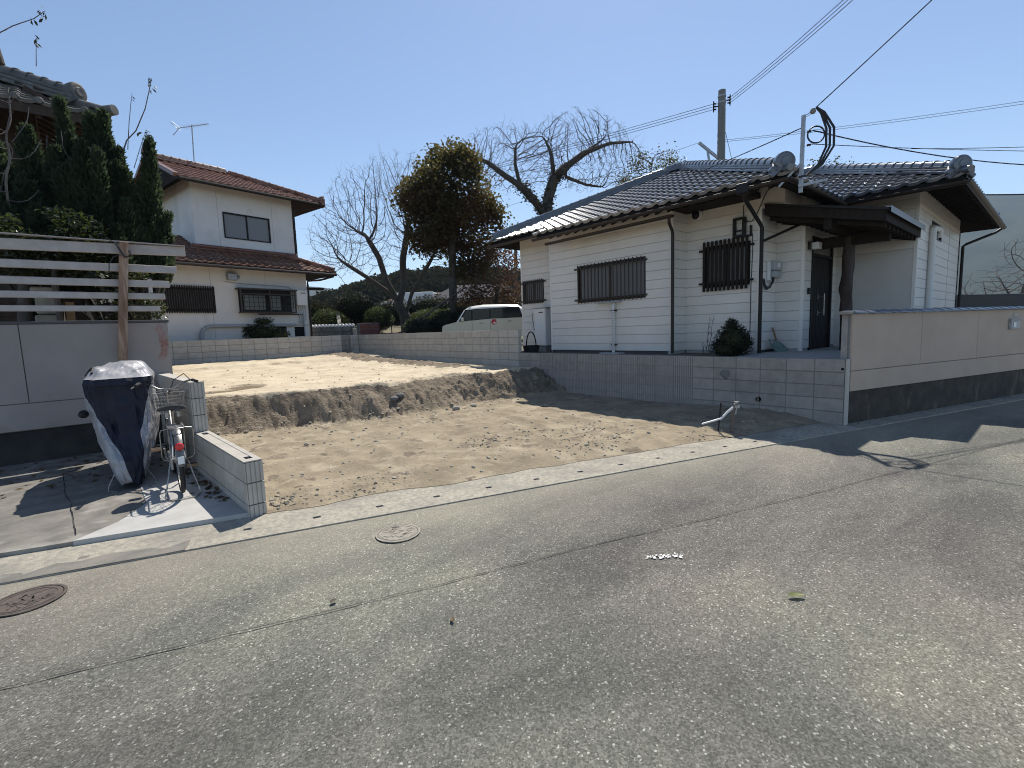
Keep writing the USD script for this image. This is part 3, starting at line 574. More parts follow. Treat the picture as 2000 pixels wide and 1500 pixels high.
# ------------------------------------------------------------------ grey rendered wall on the left, its post and rails
w = thing('garden_wall', 'grey rendered garden wall with dark coping and rust stain, left behind the covered bicycle', 'wall', (-8.5, 6.5, 0))
ux_ = [-12.2, -10.6, -9.035, -7.43]
for a, c in zip(ux_[:-1], ux_[1:]): MB().box(a + 0.004, c - 0.004, 6.5, 6.56, 0.85, 1.885, ch=0.003).build('render_panel', 'grey_render', w)
MB().box(-12.2, -7.43, 6.5, 6.56, 0.49, 0.842, ch=0.003).build('lower_band', 'grey_render', w)
MB().box(-12.2, -7.434, 6.53, 6.65, 0.48, 1.88).build('wall_core', 'mortar', w)
MB().box(-12.2, -7.432, 6.545, 6.65, -0.1, 0.485).build('dark_footing', 'black_base', w)
MB().box(-12.25, -7.415, 6.485, 6.66, 1.886, 1.925, ch=0.004).build('coping', 'coping_dark', w)
rg = np.random.default_rng(8); P = []
for z in np.linspace(1.32, 1.84, 18): wv = 0.035 + 0.02 * rg.random(); c = -7.535 + 0.03 * math.sin(z * 9) + rg.normal(0, .008); P.append([(c - wv, 6.497, z), (c + wv, 6.497, z)])
MB().grid(np.array(P)[:, ::-1]).build('rust_stain', 'red_stain', w, label='long reddish rust stain')
b = MB(); b.tube([(-8.90, 6.46, 0.74)] * 1 + [(-8.90, 6.40, 0.74)], 0.03, 10); 
t = thing('rail_fence', 'weathered pale horizontal rails tied to a leaning rusty post, above the grey garden wall', 'fence', (-8.03, 6.44, 0.05))
b = MB(); b.bar((-8.115, 6.41, 0.05), (-8.008, 6.42, 1.46), 0.085, 0.06, up=(0, 1, 0), ch=0.006); b.build('post', 'post_grey', t, label='grey lower part of the post')
b = MB(); b.bar((-8.02, 6.408, 1.36), (-7.847, 6.36, 3.02), 0.105, 0.07, up=(0, 1, 0), ch=0.008); b.build('post', 'rusty_post', t, label='rusty flaking upper part of the post')
def rail(z0, z1, x1, h, d, y):
    b = MB(); p, q = np.array([-13.0, y, z0 + (z0 - z1) * 1.1]), np.array([x1, y, z1]); b.bar(p, q, d, h, up=(0, 0, 1), ch=0.006); b.build('rail', 'rail_paint', t)
rail(2.88, 2.955, -7.115, 0.14, 0.05, 6.45); rail(2.655, 2.67, -7.25, 0.105, 0.05, 6.44); rail(2.45, 2.45, -7.36, 0.098, 0.05, 6.44); rail(2.27, 2.27, -7.43, 0.088, 0.05, 6.44); rail(2.09, 2.09, -7.51, 0.08, 0.05, 6.44)
MB().bar((-13.0, 6.43, 3.03), (-7.118, 6.43, 3.03), 0.09, 0.012).build('rail_cap', 'rail_paint', t)
b = MB(); b.tube([(-8.0, 6.33, 3.02), (-7.95, 6.30, 3.0), (-7.90, 6.31, 2.88), (-7.86, 6.31, 2.80), (-7.78, 6.32, 2.83), (-7.80, 6.33, 2.9)], 0.012, 6); b.tube([(-7.9, 6.31, 2.83), (-7.98, 6.3, 2.80), (-8.04, 6.31, 2.70), (-8.05, 6.31, 2.60)], 0.007, 5); b.build('rope', 'black_cable', t, label='frayed rope tied round the post')
# ------------------------------------------------------------------ white bungalow with dark tiled hip roofs
house = thing('bungalow', 'white clapboard bungalow with glossy dark tiled hip roof and black front door', 'house', (2.4, 1.0, 0.96))
def part(name, parent, label=None):
    path = numbered(parent + '/' + name); x = UsdGeom.Xform.Define(stage, path); LOC[path] = LOC[parent]; tag(x, label); return path
ZL = [1.02, 1.193] + [1.193 + 0.1965 * i for i in range(1, 18)]
def facade(o, ux, n, L, ztop, openings=(), z0=1.02, plain_below=None, parent=None, core_t=0.10, zl=ZL):
    """Boards along ux from o (a ground point), facing n. openings: (u0, u1, z0, z1)."""
    o, ux, n = np.asarray(o, float), np.asarray(ux, float), np.asarray(n, float); parent = parent or house
    ax = np.array([ux, n, [0, 0, 1.0]])
    def slab(b, u0, u1, za, zb, d0, d1, ch=0.0):
        c = o + ux * (u0 + u1) / 2 + n * (d0 + d1) / 2; c = np.array([c[0], c[1], (za + zb) / 2]); return b.obox(c, ((u1 - u0) / 2, abs(d1 - d0) / 2, (zb - za) / 2), ax, ch)
    for i in range(len(zl) - 1):
        za, zb = zl[i], min(zl[i + 1], ztop)
        if zb - za < 0.03 or zb <= z0: continue
        if plain_below and zb <= plain_below + 0.01: continue
        iv = [(0.0, L)]
        cuts = [q for q in openings if q[2] < zb - 0.01 and q[3] > za + 0.01]
        for q in cuts:
            if q[2] <= za + 0.03 and q[3] >= zb - 0.03 or True:
                iv = [s for a, c in iv for s in ((a, min(c, q[0])), (max(a, q[1]), c)) if s[1] - s[0] > 0.01]
        for a, c in iv: slab(MB(), a + 0.001, c - 0.001, za + 0.003, zb - 0.003, -0.012, 0.008, 0.003).build('siding_board', 'siding', parent)
        for q in cuts:       # the strips of a board that is only partly cut away
            if q[3] < zb - 0.02: slab(MB(), max(q[0], 0), min(q[1], L), q[3], zb - 0.003, -0.012, 0.008, 0.003).build('siding_board', 'siding', parent)
            if q[2] > za + 0.02: slab(MB(), max(q[0], 0), min(q[1], L), za + 0.003, q[2], -0.012, 0.008, 0.003).build('siding_board', 'siding', parent)
    b = MB(); cur = 0.0; zb0 = z0 - 0.07
    for q in sorted(openings):
        slab(b, cur, q[0], zb0, ztop, -core_t, -0.0125); slab(b, q[0], q[1], zb0, q[2], -core_t, -0.0125); slab(b, q[0], q[1], q[3], ztop, -core_t, -0.0125); cur = q[1]
    slab(b, cur, L, zb0, ztop, -core_t, -0.0125); b.build('wall', 'siding_core', parent)
    return slab
nx, ny = np.array([-1.0, 0, 0]), np.array([0, -1.0, 0])
yv, xv = np.array([0, 1.0, 0]), np.array([1.0, 0, 0])
WA, WB, WL = (3.67 - 3.023, 5.64 - 3.023, 2.204, 3.105), (1.667 - 1.478, 2.61 - 1.478, 2.331, 3.18), (7.316 - 6.595, 8.164 - 6.595, 2.342, 2.989)
facade((1.033, 3.023, 0), yv, nx, 6.595 - 3.023, 4.13, [WA])
facade((1.033, 3.023, 0), xv, ny, 1.602 - 1.033, 4.20)
facade((1.51, 6.595, 0), yv, nx, 8.249 - 6.595, 4.33, [WL])
facade((1.602, 1.478, 0), yv, nx, 3.023 - 1.478, 4.38, [WB])
facade((1.602, 1.478, 0), xv, ny, 2.39 - 1.602, 4.40)
facade((2.39, 0.971, 0), yv, nx, 1.478 - 0.971, 4.2)
DOOR = (2.803 - 2.39, 4.13 - 2.39, 0.90, 3.27)
facade((2.39, 0.971, 0), xv, ny, 4.395 - 2.39, 4.2, [DOOR])
facade((4.395, -0.434, 0), yv, nx, 0.971 + 0.434, 4.30, [], plain_below=2.96)
facade((4.395, -0.434, 0), xv, ny, 9.85 - 4.395, 4.20, [(5.78 - 4.395, 7.04 - 4.395, 3.31, 3.66)])
MB().box(4.387, 4.40, -0.43, 0.97, 0.96, 2.955).build('plaster_panel', 'plaster', house)
MB().box(1.61, 9.8, 8.16, 8.249, 0.96, 4.3).build('wall', 'siding_core', house); MB().box(9.75, 9.85, -0.42, 8.2, 0.96, 4.2).build('wall', 'siding_core', house)
MB().box(1.70, 9.7, 1.6, 8.1, 4.26, 4.30).build('ceiling_board', 'roof_deck', house)
# corner trims, skirting
def trim(x, y, s=0.05, z0=1.01, z1=4.1, dx=0, dy=0):
    MB().box(x - 0.014, x + s, y - 0.014, y + s, z0, z1, ch=0.004).build('corner_trim', 'white_trim', house)
trim(1.033, 3.023); trim(1.602, 1.478, z1=4.3); trim(2.39, 0.971, z1=3.6, z0=0.97); trim(4.395, -0.434, z0=0.97, z1=4.2)
MB().box(1.019, 1.05, 6.56, 6.605, 1.01, 4.1, ch=0.004).build('corner_trim', 'white_trim', house)
MB().box(1.496, 1.53, 8.21, 8.262, 1.01, 4.28, ch=0.004).build('corner_trim', 'white_trim', house)
b = MB(); b.box(1.045, 1.07, 3.03, 6.58, 0.95, 1.02); b.box(1.62, 1.64, 1.49, 3.01, 0.95, 1.02); b.box(1.62, 2.39, 1.49, 1.51, 0.95, 1.02); b.box(2.41, 2.43, 0.99, 1.47, 0.95, 1.02); b.build('footing', 'coping_dark', house)
b = MB(); b.box(4.38, 9.83, -0.452, -0.436, 3.80, 3.87, 0.004); b.build('frieze_board', 'white_trim', house)
MB().box(8.2, 8.225, -0.446, -0.440, 1.0, 3.78).build('joint_strip', 'siding_core', house)
# boxed upper wall over the porch
b = MB(); b.box(1.59, 4.39, 1.06, 1.47, 3.74, 4.16, 0.004); b.build('porch_bulkhead', 'plaster', house)

# windows
def sash_window(name, x, y0, y1, z0, z1, panes, frame_mat, glass, label=None, depth=0.07):
    w = part(name, house, label); f = 0.035; xb = x + 0.03
    b = MB()
    for (a, c, e, g) in ((y0, y1, z0, z0 + f), (y0, y1, z1 - f, z1), (y0, y0 + f, z0 + f, z1 - f), (y1 - f, y1, z0 + f, z1 - f)): b.box(x - 0.012, x + depth, a, c, e, g, 0.003)
    b.build('frame', frame_mat, w)
    n = panes; L = (y1 - y0 - 2 * f) / n
    for k in range(n):
        ya = y0 + f + k * L; b = MB(); d = 0.012 * (k % 2)
        for (a, c, e, g) in ((ya, ya + L, z0 + f, z0 + 2 * f), (ya, ya + L, z1 - 2 * f, z1 - f), (ya, ya + f * 0.8, z0 + 2 * f, z1 - 2 * f), (ya + L - f * 0.8, ya + L, z0 + 2 * f, z1 - 2 * f)): b.box(xb + d, xb + d + 0.011, a, c, e, g)
        b.build('sash', frame_mat, w); MB().box(xb + d + 0.004, xb + d + 0.008, ya + f * 0.8, ya + L - f * 0.8, z0 + 2 * f, z1 - 2 * f).build('pane', glass, w)
    MB().box(x + depth + 0.04, x + depth + 0.05, y0, y1, z0, z1).build('curtain', 'room_dark', w)  # no drape: dark-coloured panel stands in for the unlit room behind the panes
    return w
def grille(w, x, y0, y1, z0, z1, n, rails, bw_, mat, d=0.05, over=0.05):
    for k in range(n):
        y = y0 + (y1 - y0) * (k + 0.5) / n; MB().box(x - d - 0.012, x - d + 0.006, y - bw_ / 2, y + bw_ / 2, z0 - over, z1 + over, 0.002).build('grille_bar', mat, w)
    for z in rails:
        MB().box(x - d + 0.0065, x - d + 0.020, y0 - 0.03, y1 + 0.03, z - 0.018, z + 0.018, 0.002).build('grille_rail', mat, w)
        b = MB(); b.box(x - d + 0.008, x + 0.008, y0 - 0.075, y0 - 0.03, z - 0.02, z + 0.02); b.box(x - d + 0.008, x + 0.008, y1 + 0.03, y1 + 0.075, z - 0.02, z + 0.02); b.build('grille_bracket', mat, w)
w = sash_window('window', 1.033, 3.67, 5.64, 2.204, 3.105, 2, 'bronze_frame', 'frosted_glass', 'wide window behind brown vertical bars'); grille(w, 1.033, 3.70, 5.64, 2.20, 3.10, 18, (2.27, 3.03), 0.022, 'bronze_frame', 0.06, 0.02)
w = sash_window('window', 1.51, 7.316, 8.164, 2.342, 2.989, 2, 'bronze_frame', 'frosted_glass', 'small window behind brown vertical bars'); grille(w, 1.51, 7.30, 8.164, 2.34, 2.985, 10, (2.40, 2.93), 0.026, 'bronze_frame', 0.06, 0.02)
w = sash_window('window', 1.602, 1.667, 2.61, 2.331, 3.18, 2, 'dark_metal', 'frosted_glass', 'window behind wide black wooden slats'); grille(w, 1.602, 1.667, 2.63, 2.30, 3.22, 11, (2.42, 3.10), 0.052, 'dark_wood', 0.07, 0.05)
# gable window on the street side
w = part('window', house, 'small high window on the street side')
b = MB(); b.box(5.78, 7.04, -0.45, -0.38, 3.31, 3.335); b.box(5.78, 7.04, -0.45, -0.38, 3.635, 3.66); b.box(5.78, 5.805, -0.45, -0.38, 3.335, 3.635); b.box(7.015, 7.04, -0.45, -0.38, 3.335, 3.635); b.build('frame', 'dark_metal', w)
MB().box(5.805, 7.015, -0.405, -0.40, 3.335, 3.635).build('pane', 'frosted_glass', w)
# front door
d = part('door', house, 'black front door with tall steel handle')
b = MB(); b.box(2.803, 2.875, 0.95, 1.06, 0.965, 3.27, 0.004); b.box(4.06, 4.13, 0.95, 1.06, 0.965, 3.27, 0.004); b.box(2.875, 4.06, 0.95, 1.06, 3.2, 3.27, 0.004); b.box(2.875, 4.06, 0.955, 1.06, 2.88, 2.94, 0.004); b.build('frame', 'door_black', d)
MB().box(2.88, 4.055, 0.99, 0.996, 2.945, 3.195).build('transom_pane', 'frosted_glass', d)
MB().box(2.88, 4.055, 0.985, 1.03, 0.985, 2.875, 0.004).build('leaf', 'door_black', d)
for k in range(7): MB().box(2.93 + k * 0.16, 2.945 + k * 0.16, 0.980, 0.9845, 1.05, 2.8).build('groove_strip', 'dark_metal', d)
b = MB(); b.tube([(3.55, 0.93, 1.68), (3.55, 0.93, 2.14)], 0.014, 10); b.bar((3.55, 0.985, 1.74), (3.55, 0.93, 1.74), 0.018, 0.018); b.bar((3.55, 0.985, 2.08), (3.55, 0.93, 2.08), 0.018, 0.018); b.build('handle', 'chrome', d)
b = MB(); b.box(3.29, 3.33, 0.972, 0.985, 2.02, 2.12, 0.004); b.lathe([(0.018, 0), (0.018, 0.025), (0.0001, 0.026)], (3.31, 0.975, 2.06), 12, (0, -1, 0)); b.build('lock', 'steel', d)
b = MB(); b.box(3.31, 3.35, 0.972, 0.985, 1.68, 1.78, 0.004); b.lathe([(0.018, 0), (0.018, 0.025), (0.0001, 0.026)], (3.33, 0.975, 1.73), 12, (0, -1, 0)); b.build('lock', 'steel', d)
# porch: floor, beam, log post, canopy
MB().box(0.30, 4.385, -0.33, 1.46, 0.90, 0.972, 0.006).build('porch_floor', 'slab_new', house)
rg = np.random.default_rng(17); zz = np.linspace(0.97, 3.28, 40); b = MB()
ang = np.arange(14) * 2 * PI / 14; P = np.zeros((40, 15, 3))
for i, z in enumerate(zz):
    kn = 0.05 * math.exp(-((z - 2.16) / 0.10) ** 2) + 0.02 * math.exp(-((z - 1.75) / 0.05) ** 2) + 0.02 * math.exp(-((z - 2.8) / 0.06) ** 2)
    for j in range(15):
        a = ang[j % 14]; r = 0.098 + 0.012 * math.sin(3 * a + z * 4) + 0.008 * math.sin(5 * a - z * 9) + kn * max(0, math.cos(a + 1.2 + z)) ; P[i, j] = (2.94 + 0.02 * math.sin(z * 2.2) + math.cos(a) * r, 0.363 + math.sin(a) * r, z)
b.grid(P, True); b.build('porch_post', 'log_wood', house, smooth=True, label='knotty dark log post')
can = part('porch_canopy', house, 'black lean-to canopy over the front door')
def cz(y): return 3.349 + (3.805 - 3.349) / (1.42 + 0.485) * (y + 0.485)
def slab4(b, x0, x1, y0, y1, dz0, dz1):
    v = [(x, y, cz(y) + dz) for dz in (dz0, dz1) for x, y in ((x0, y0), (x1, y0), (x1, y1), (x0, y1))]
    return b.add(v, [(3, 2, 1, 0), (4, 5, 6, 7), (0, 1, 5, 4), (1, 2, 6, 5), (2, 3, 7, 6), (3, 0, 4, 7)])
slab4(MB(), 1.56, 4.37, -0.485, 1.40, -0.20, -0.03).build('deck', 'dark_wood', can)
slab4(MB(), 1.53, 4.376, -0.525, 1.40, -0.028, 0.012).build('metal_roof', 'dark_metal', can)
b = MB(); slab4(b, 1.52, 4.376, -0.545, -0.475, 0.013, 0.030); b.add([(x, y, z) for x in (1.52, 4.36) for y, z in ((-0.548, cz(-0.5) + 0.03), (-0.548, cz(-0.5) - 0.07), (-0.553, cz(-0.5) - 0.07), (-0.553, cz(-0.5) + 0.03))], [(0, 1, 5, 4), (2, 3, 7, 6), (1, 2, 6, 5), (3, 0, 4, 7), (0, 3, 2, 1), (4, 5, 6, 7)]); b.build('front_flashing', 'flashing', can)
for k in range(9): slab4(MB(), 1.75 + k * 0.3, 1.80 + k * 0.3, -0.44, 1.38, -0.28, -0.205).build('rafter', 'dark_wood', can)
MB().bar((1.62, 0.363, 3.27), (4.35, 0.363, 3.27), 0.12, 0.20).build('beam', 'dark_wood', can)
MB().bar((2.94, -0.28, 3.10), (2.94, 1.4, 3.10), 0.13, 0.20).build('beam', 'dark_wood', can)

# ---- roofs
def roof_shape(corners, ridge, thick=0.13):
    """hip roof: eave corners c0..c3 (anticlockwise) and ridge points r0 (near the c0-c1 side), r1 -> a closed solid."""
    top = [np.array(p, float) for p in corners] + [np.array(p, float) for p in ridge]
    bot = [p - np.array([0, 0, thick]) for p in top]; v = top + bot
    f = []
    def q(*ix): f.extend([(ix[0], ix[i], ix[i + 1]) for i in range(1, len(ix) - 1)])
    for s, rev in ((0, False), (6, True)):
        for loop in ((0, 1, 4), (1, 2, 5, 4), (2, 3, 5), (3, 0, 4, 5)): q(*([s + k for k in loop][::-1] if rev else [s + k for k in loop]))
    for k in range(4): q(k, 6 + k, 6 + (k + 1) % 4, (k + 1) % 4)
    return MB().add(v, f)
roof = part('roof', house)
SM = 0.449; E0 = (0.397, 0.628, 3.985)
apex0, apex1 = (4.53, 4.76, 5.84), (4.53, 5.19, 5.84)
roof_shape([(0.397, 0.628, 3.95), (8.66, 0.628, 3.95), (8.66, 9.32, 3.95), (0.397, 9.32, 3.95)], [(4.53, 4.76, 5.805), (4.53, 5.19, 5.805)]).build('roof_deck', 'roof_deck', roof) if False else None
# main deck with its stepped eave (the west eave is set back beyond the bay)
ztop = lambda x: 3.985 + SM * (x - 0.397)
dv = [(0.397, 0.628), (0.397, 6.42), (0.874, 6.42), (0.874, 8.843), (8.2, 8.843), (8.66, 8.4), (8.66, 0.628)]
def zm(x, y): return 3.985 - 0.035 + SM * min(x - 0.397, y - 0.628, 8.66 - x, 9.32 - y)
b = MB()
T4, T5 = (4.53, 4.76, zm(4.53, 4.76)), (4.53, 5.19, zm(4.53, 5.19))
e = [(x, y, zm(x, y)) for x, y in dv]; c6 = (0.874, 6.42, zm(0.874, 6.42))
def tri(*p): b.poly(list(p)); b.poly([np.array(k) - np.array([0, 0, 0.13]) for k in p[::-1]])
tri(e[0], T4, (0.874, 6.42, zm(0.874, 6.42)), e[1]); tri(c6, T4, T5, e[3]); tri(e[3], T5, e[4]); tri(e[4], T5, e[5]); tri(e[5], T5, T4, e[6]); tri(e[6], T4, e[0])
ring = [e[0], e[1], c6, e[3], e[4], e[5], e[6]]
for p, q in zip(ring, ring[1:] + ring[:1]): p, q = np.array(p), np.array(q); dz = np.array([0, 0, 0.13]); b.poly([p, q, q - dz, p - dz])
b.build('roof_deck', 'roof_deck', roof)
SW = 0.43
def zw(x, y): return 4.038 - 0.035 + SW * min(x - 3.418, y + 1.174, 10.47 - x)
b = MB(); A4, A5 = (6.94, 2.35, zw(6.94, 2.35)), (6.94, 7.5, zw(6.94, 5)); q = [(3.418, -1.174), (10.47, -1.174), (10.47, 7.5), (3.418, 7.5)]; e = [(x, y, 4.003) for x, y in q]
tri(e[0], e[1], A4); tri(e[1], e[2], A5, A4); tri(e[3], e[0], A4, A5)
ring = [e[0], e[1], e[2]]
for p, q_ in ((e[0], e[1]), (e[1], e[2]), (e[3], e[0])): p, q_ = np.array(p), np.array(q_); dz = np.array([0, 0, 0.13]); b.poly([p, q_, q_ - dz, p - dz])
b.build('roof_deck', 'roof_deck', roof)
PROF = [(0.0, 0.016), (0.12, 0.004), (0.28, -0.002), (0.46, 0.0), (0.60, 0.009), (0.74, 0.027), (0.86, 0.038), (0.96, 0.036), (1.08, 0.018)]
def tile_mesh(b, o, al, upd, s, w, e, lip, lift):
    """one pantile: o = lower left point on the roof plane, al along the eave, upd horizontal uphill."""
    nrm = np.array([-upd[0] * s, -upd[1] * s, 1.0]); nrm /= np.linalg.norm(nrm)
    ud = np.array([upd[0], upd[1], s]); ud /= np.linalg.norm(ud)
    fr = np.array([o + al * (u * w) + nrm * (h + lift) for u, h in PROF]); bk = np.array([o + al * (u * w) + ud * (e + 0.045) + nrm * (h + 0.004) for u, h in PROF])
    lo = fr - nrm * lip
    b.grid(np.stack([fr, bk]), True); b.grid(np.stack([lo, fr]), True); return b
def tile_field(parent, o, al, upd, s, w, e, ncol, nrow, keep, mat, limit, lip0=0.055, name='roof_tile', flipcol=False):
    ch = e / math.sqrt(1 + s * s); items = []
    for r in range(nrow):
        for c in range(ncol):
            p = np.asarray(o) + al * (c * w) + np.array([upd[0], upd[1], s]) * (r * ch); ctr = p + al * w / 2 + np.array([upd[0], upd[1], s]) * ch / 2
            if keep(ctr): items.append((np.linalg.norm(ctr - EYE), r, p))
    items.sort(key=lambda t: t[0])
    rest = MB(); k = 0
    for i, (dist, r, p) in enumerate(items):
        if i < limit: tile_mesh(MB(), p, al, upd, s, w, e, lip0 if r == 0 else 0.028, 0.034).build(name, mat, parent)
        else: tile_mesh(rest, p, al, upd, s, w, e, lip0 if r == 0 else 0.028, 0.034); k += 1
    if k: rest.build(name + 's', mat, parent, kind='stuff')
    return len(items)
def keep_main(c):
    x, y = c[0], c[1]
    if x < 0.86 and y > 6.50: return False
    return x - 0.397 <= min(y - 0.628, 9.30 - y) + 0.10 and x < 4.6 and y < 8.843 + (x - 0.874)
tile_field(roof, (0.36, 9.0, 3.952 + 0.0), -yv, np.array([1.0, 0, 0]), SM, 0.275, 0.245, 32, 19, keep_main, 'roof_tile', 215)
def keep_wing(c):
    x, y = c[0], c[1]
    return x - 3.418 <= y + 1.174 + 0.08 and x < 7.0 and zw(x, y) > zm(x, max(y, 0.63)) - 0.02 if y > 0.6 else x - 3.418 <= y + 1.174 + 0.08 and x < 7.0
tile_field(roof, (3.38, 2.9, 4.038 - 0.03), -yv, np.array([1.0, 0, 0]), SW, 0.275, 0.245, 15, 15, keep_wing, 'roof_tile', 80)
# the street side of the wing and the far slopes carry tiles too: their ends show along the eave
rest = MB()
for c in range(26):
    for r in range(13):
        p = np.array([3.44 + c * 0.275, -1.21, 4.008]) + np.array([0, 1.0, SW]) * (r * 0.225); ctr = p + np.array([0.137, 0.11, 0])
        if ctr[1] + 1.174 < min(ctr[0] - 3.418, 10.47 - ctr[0]): tile_mesh(rest, p, xv, np.array([0, 1.0, 0]), SW, 0.275, 0.245, 0.055 if r == 0 else 0.028, 0.034)
for c in range(29):
    for r in range(17):
        p = np.array([0.42 + c * 0.275, 0.59, 3.952]) + np.array([0, 1.0, SM]) * (r * 0.225); ctr = p + np.array([0.137, 0.11, 0])
        if ctr[1] - 0.628 < min(ctr[0] - 0.397, 8.66 - ctr[0]) and (ctr[0] < 3.4 or zm(ctr[0], ctr[1]) > zw(ctr[0], ctr[1])): tile_mesh(rest, p, xv, np.array([0, 1.0, 0]), SM, 0.275, 0.245, 0.055 if r == 0 else 0.028, 0.034)
rest.build('far_roof_tiles', 'roof_tile', roof, kind='stuff')
def hip(parent, p, q, mat='roof_tile', rr=0.085, pitch=0.27, base=0.13, bw=0.22, oni=True):
    p, q = np.asarray(p, float), np.asarray(q, float); d = q - p; L = np.linalg.norm(d); d /= L
    a = np.cross([0, 0, 1.0], d); a /= np.linalg.norm(a); nrm = np.cross(d, a)
    for k, (wd, h0, h1) in enumerate(((bw + 0.04, 0.0, base * 0.36), (bw, base * 0.36, base * 0.70), (bw - 0.03, base * 0.70, base))):
        b = MB(); b.obox((p + q) / 2 + nrm * (h0 + h1) / 2, (L / 2, wd / 2, (h1 - h0) / 2 - 0.004), np.array([d, a, nrm]), 0.004); b.build('ridge_course', mat, parent)
    n = int(L / pitch)
    for k in range(n):
        s0 = p + d * (k * pitch) + nrm * base; s1 = s0 + d * (pitch * 1.06)
        MB().tube([s0, s0 + d * 0.028, s0 + d * 0.030, s1], [rr * 1.17, rr * 1.17, rr, rr * 0.96], 12).build('ridge_tile', mat, parent, smooth=40)
    if oni:
        c = p + nrm * (base + 0.0) - d * 0.04; dh = np.array([d[0], d[1], 0]); dh /= np.linalg.norm(dh)
        b = MB(); b.lathe([(0.0001, 0.07), (0.07, 0.075), (0.085, 0.055), (0.125, 0.06), (0.155, 0.045), (0.165, 0.0), (0.15, -0.10), (0.10, -0.16)], c + np.array([0, 0, 0.02]), 20, -dh)
        for sgn in (-1, 1):
            b.lathe([(0.0001, 0.05), (0.04, 0.045), (0.065, 0.02), (0.07, -0.06)], c + a * sgn * 0.16 + np.array([0, 0, -0.10]), 12, -dh)
            b.bar(c + a * sgn * 0.04 - dh * 0.01 + np.array([0, 0, -0.06]), c + a * sgn * 0.22 - dh * 0.01 + np.array([0, 0, -0.2]), 0.07, 0.09, up=(0, 0, 1), ch=0.02)
        b.build('ridge_end_tile', mat, parent, smooth=40)
hip(roof, (0.50, 0.73, 4.03), (4.55, 4.78, 5.85)); hip(roof, (0.95, 8.77, 4.23), (4.53, 5.19, 5.84), oni=False); hip(roof, (4.53, 4.7, 5.86), (4.53, 5.25, 5.86), oni=False)
hip(roof, (3.52, -1.07, 4.08), (6.92, 2.33, 5.54)); hip(roof, (10.37, -1.07, 4.08), (6.96, 2.33, 5.54), oni=False); hip(roof, (6.94, 2.3, 5.53), (6.94, 7.0, 5.53), oni=False)
b = MB(); b.tube([(3.30, -1.28, 4.08), (3.40, -1.18, 4.10), (3.55, -1.03, 4.16)], [0.06, 0.07, 0.075], 10); b.build('corner_roll_tile', 'roof_tile', roof, smooth=40)
b = MB(); b.tube([(0.30, 0.53, 4.02), (0.40, 0.63, 4.04), (0.55, 0.78, 4.10)], [0.055, 0.065, 0.07], 10); b.build('corner_roll_tile', 'roof_tile', roof, smooth=40)
# rafters under the eaves
for k in range(20): MB().bar((0.46, 0.9 + k * 0.27, 3.815), (1.05, 0.9 + k * 0.27, 3.815 + 0.59 * SM), 0.045, 0.055).build('rafter', 'dark_wood', roof)
for k in range(22): MB().bar((3.7 + k * 0.3, -1.12, 3.87), (3.7 + k * 0.3, -0.44, 3.87 + 0.68 * SW), 0.045, 0.055).build('rafter', 'dark_wood', roof)
MB().box(0.985, 1.58, 1.49, 3.02, 3.93, 4.03).build('eave_board', 'dark_wood', roof)
# gutters and downpipes
def half_gutter(p, q, mat='gutter_brown'):
    p, q = np.asarray(p, float), np.asarray(q, float); d = q - p; L = np.linalg.norm(d); d /= L; a = np.cross([0, 0, 1.0], d); a /= np.linalg.norm(a)
    t = np.linspace(PI, 2 * PI, 8); prof = [(math.cos(x) * 0.058, math.sin(x) * 0.058) for x in t] + [(0.05, 0.004)] + [(math.cos(x) * 0.05, math.sin(x) * 0.05) for x in t[::-1]]
    P = np.array([[e + a * u + np.array([0, 0, h]) for u, h in prof + [prof[0]]] for e in (p, q)]); b = MB(); b.grid(P); 
    for e in (p, q): b.poly([e + a * u + np.array([0, 0, h]) for u, h in prof[:8]])
    return b.build('gutter', mat, house, smooth=40)
half_gutter((0.33, 0.55, 3.87), (0.33, 6.50, 3.84)); half_gutter((0.80, 6.42, 4.05), (0.80, 8.95, 4.05)); half_gutter((3.35, -1.24, 3.90), (3.35, 0.5, 3.90)); half_gutter((3.3, -1.24, 3.91), (10.6, -1.24, 3.90)); half_gutter((0.33, 0.56, 3.87), (3.3, 0.56, 3.88))
half_gutter((0.60, 2.77, 3.76), (0.62, 6.32, 3.74))
def pipe(pts, r, mat, label=None): MB().tube(pts, r, 10).build('downpipe', mat, house, smooth=40, label=label)
pipe([(0.62, 2.86, 3.74), (0.62, 2.86, 3.66), (0.66, 2.88, 3.62), (0.90, 2.96, 3.52), (0.955, 2.975, 3.46), (0.955, 2.975, 0.98)], 0.033, 'gutter_brown')
pipe([(0.36, 1.28, 3.86), (0.36, 1.28, 3.78), (0.44, 1.30, 3.72), (1.36, 1.40, 3.42), (1.46, 1.405, 3.36), (1.46, 1.405, 0.97)], 0.035, 'dark_metal')
pipe([(1.46, 1.40, 3.1), (2.4, 0.95, 3.5), (3.28, 0.60, 3.84)], 0.026, 'dark_metal')
MB().box(0.27, 0.44, 1.18, 1.38, 3.78, 3.95, 0.01).build('rain_hopper', 'dark_metal', house)
pipe([(10.55, -1.24, 3.9), (10.5, -1.1, 3.78), (9.98, -0.58, 3.50), (9.92, -0.52, 3.44), (9.92, -0.52, 0.97)], 0.035, 'dark_metal')
MB().box(9.84, 9.97, -0.45, -0.40, 0.97, 4.2).build('corner_board', 'dark_wood', house)
b = MB(); b.tube([(5.55, -0.50, 0.97), (5.55, -0.50, 3.42), (5.60, -0.50, 3.47), (6.3, -0.50, 3.52), (6.36, -0.50, 3.46), (6.38, -0.50, 3.34)], 0.065, 12); b.build('vent_pipe', 'white_pipe', house, smooth=40)
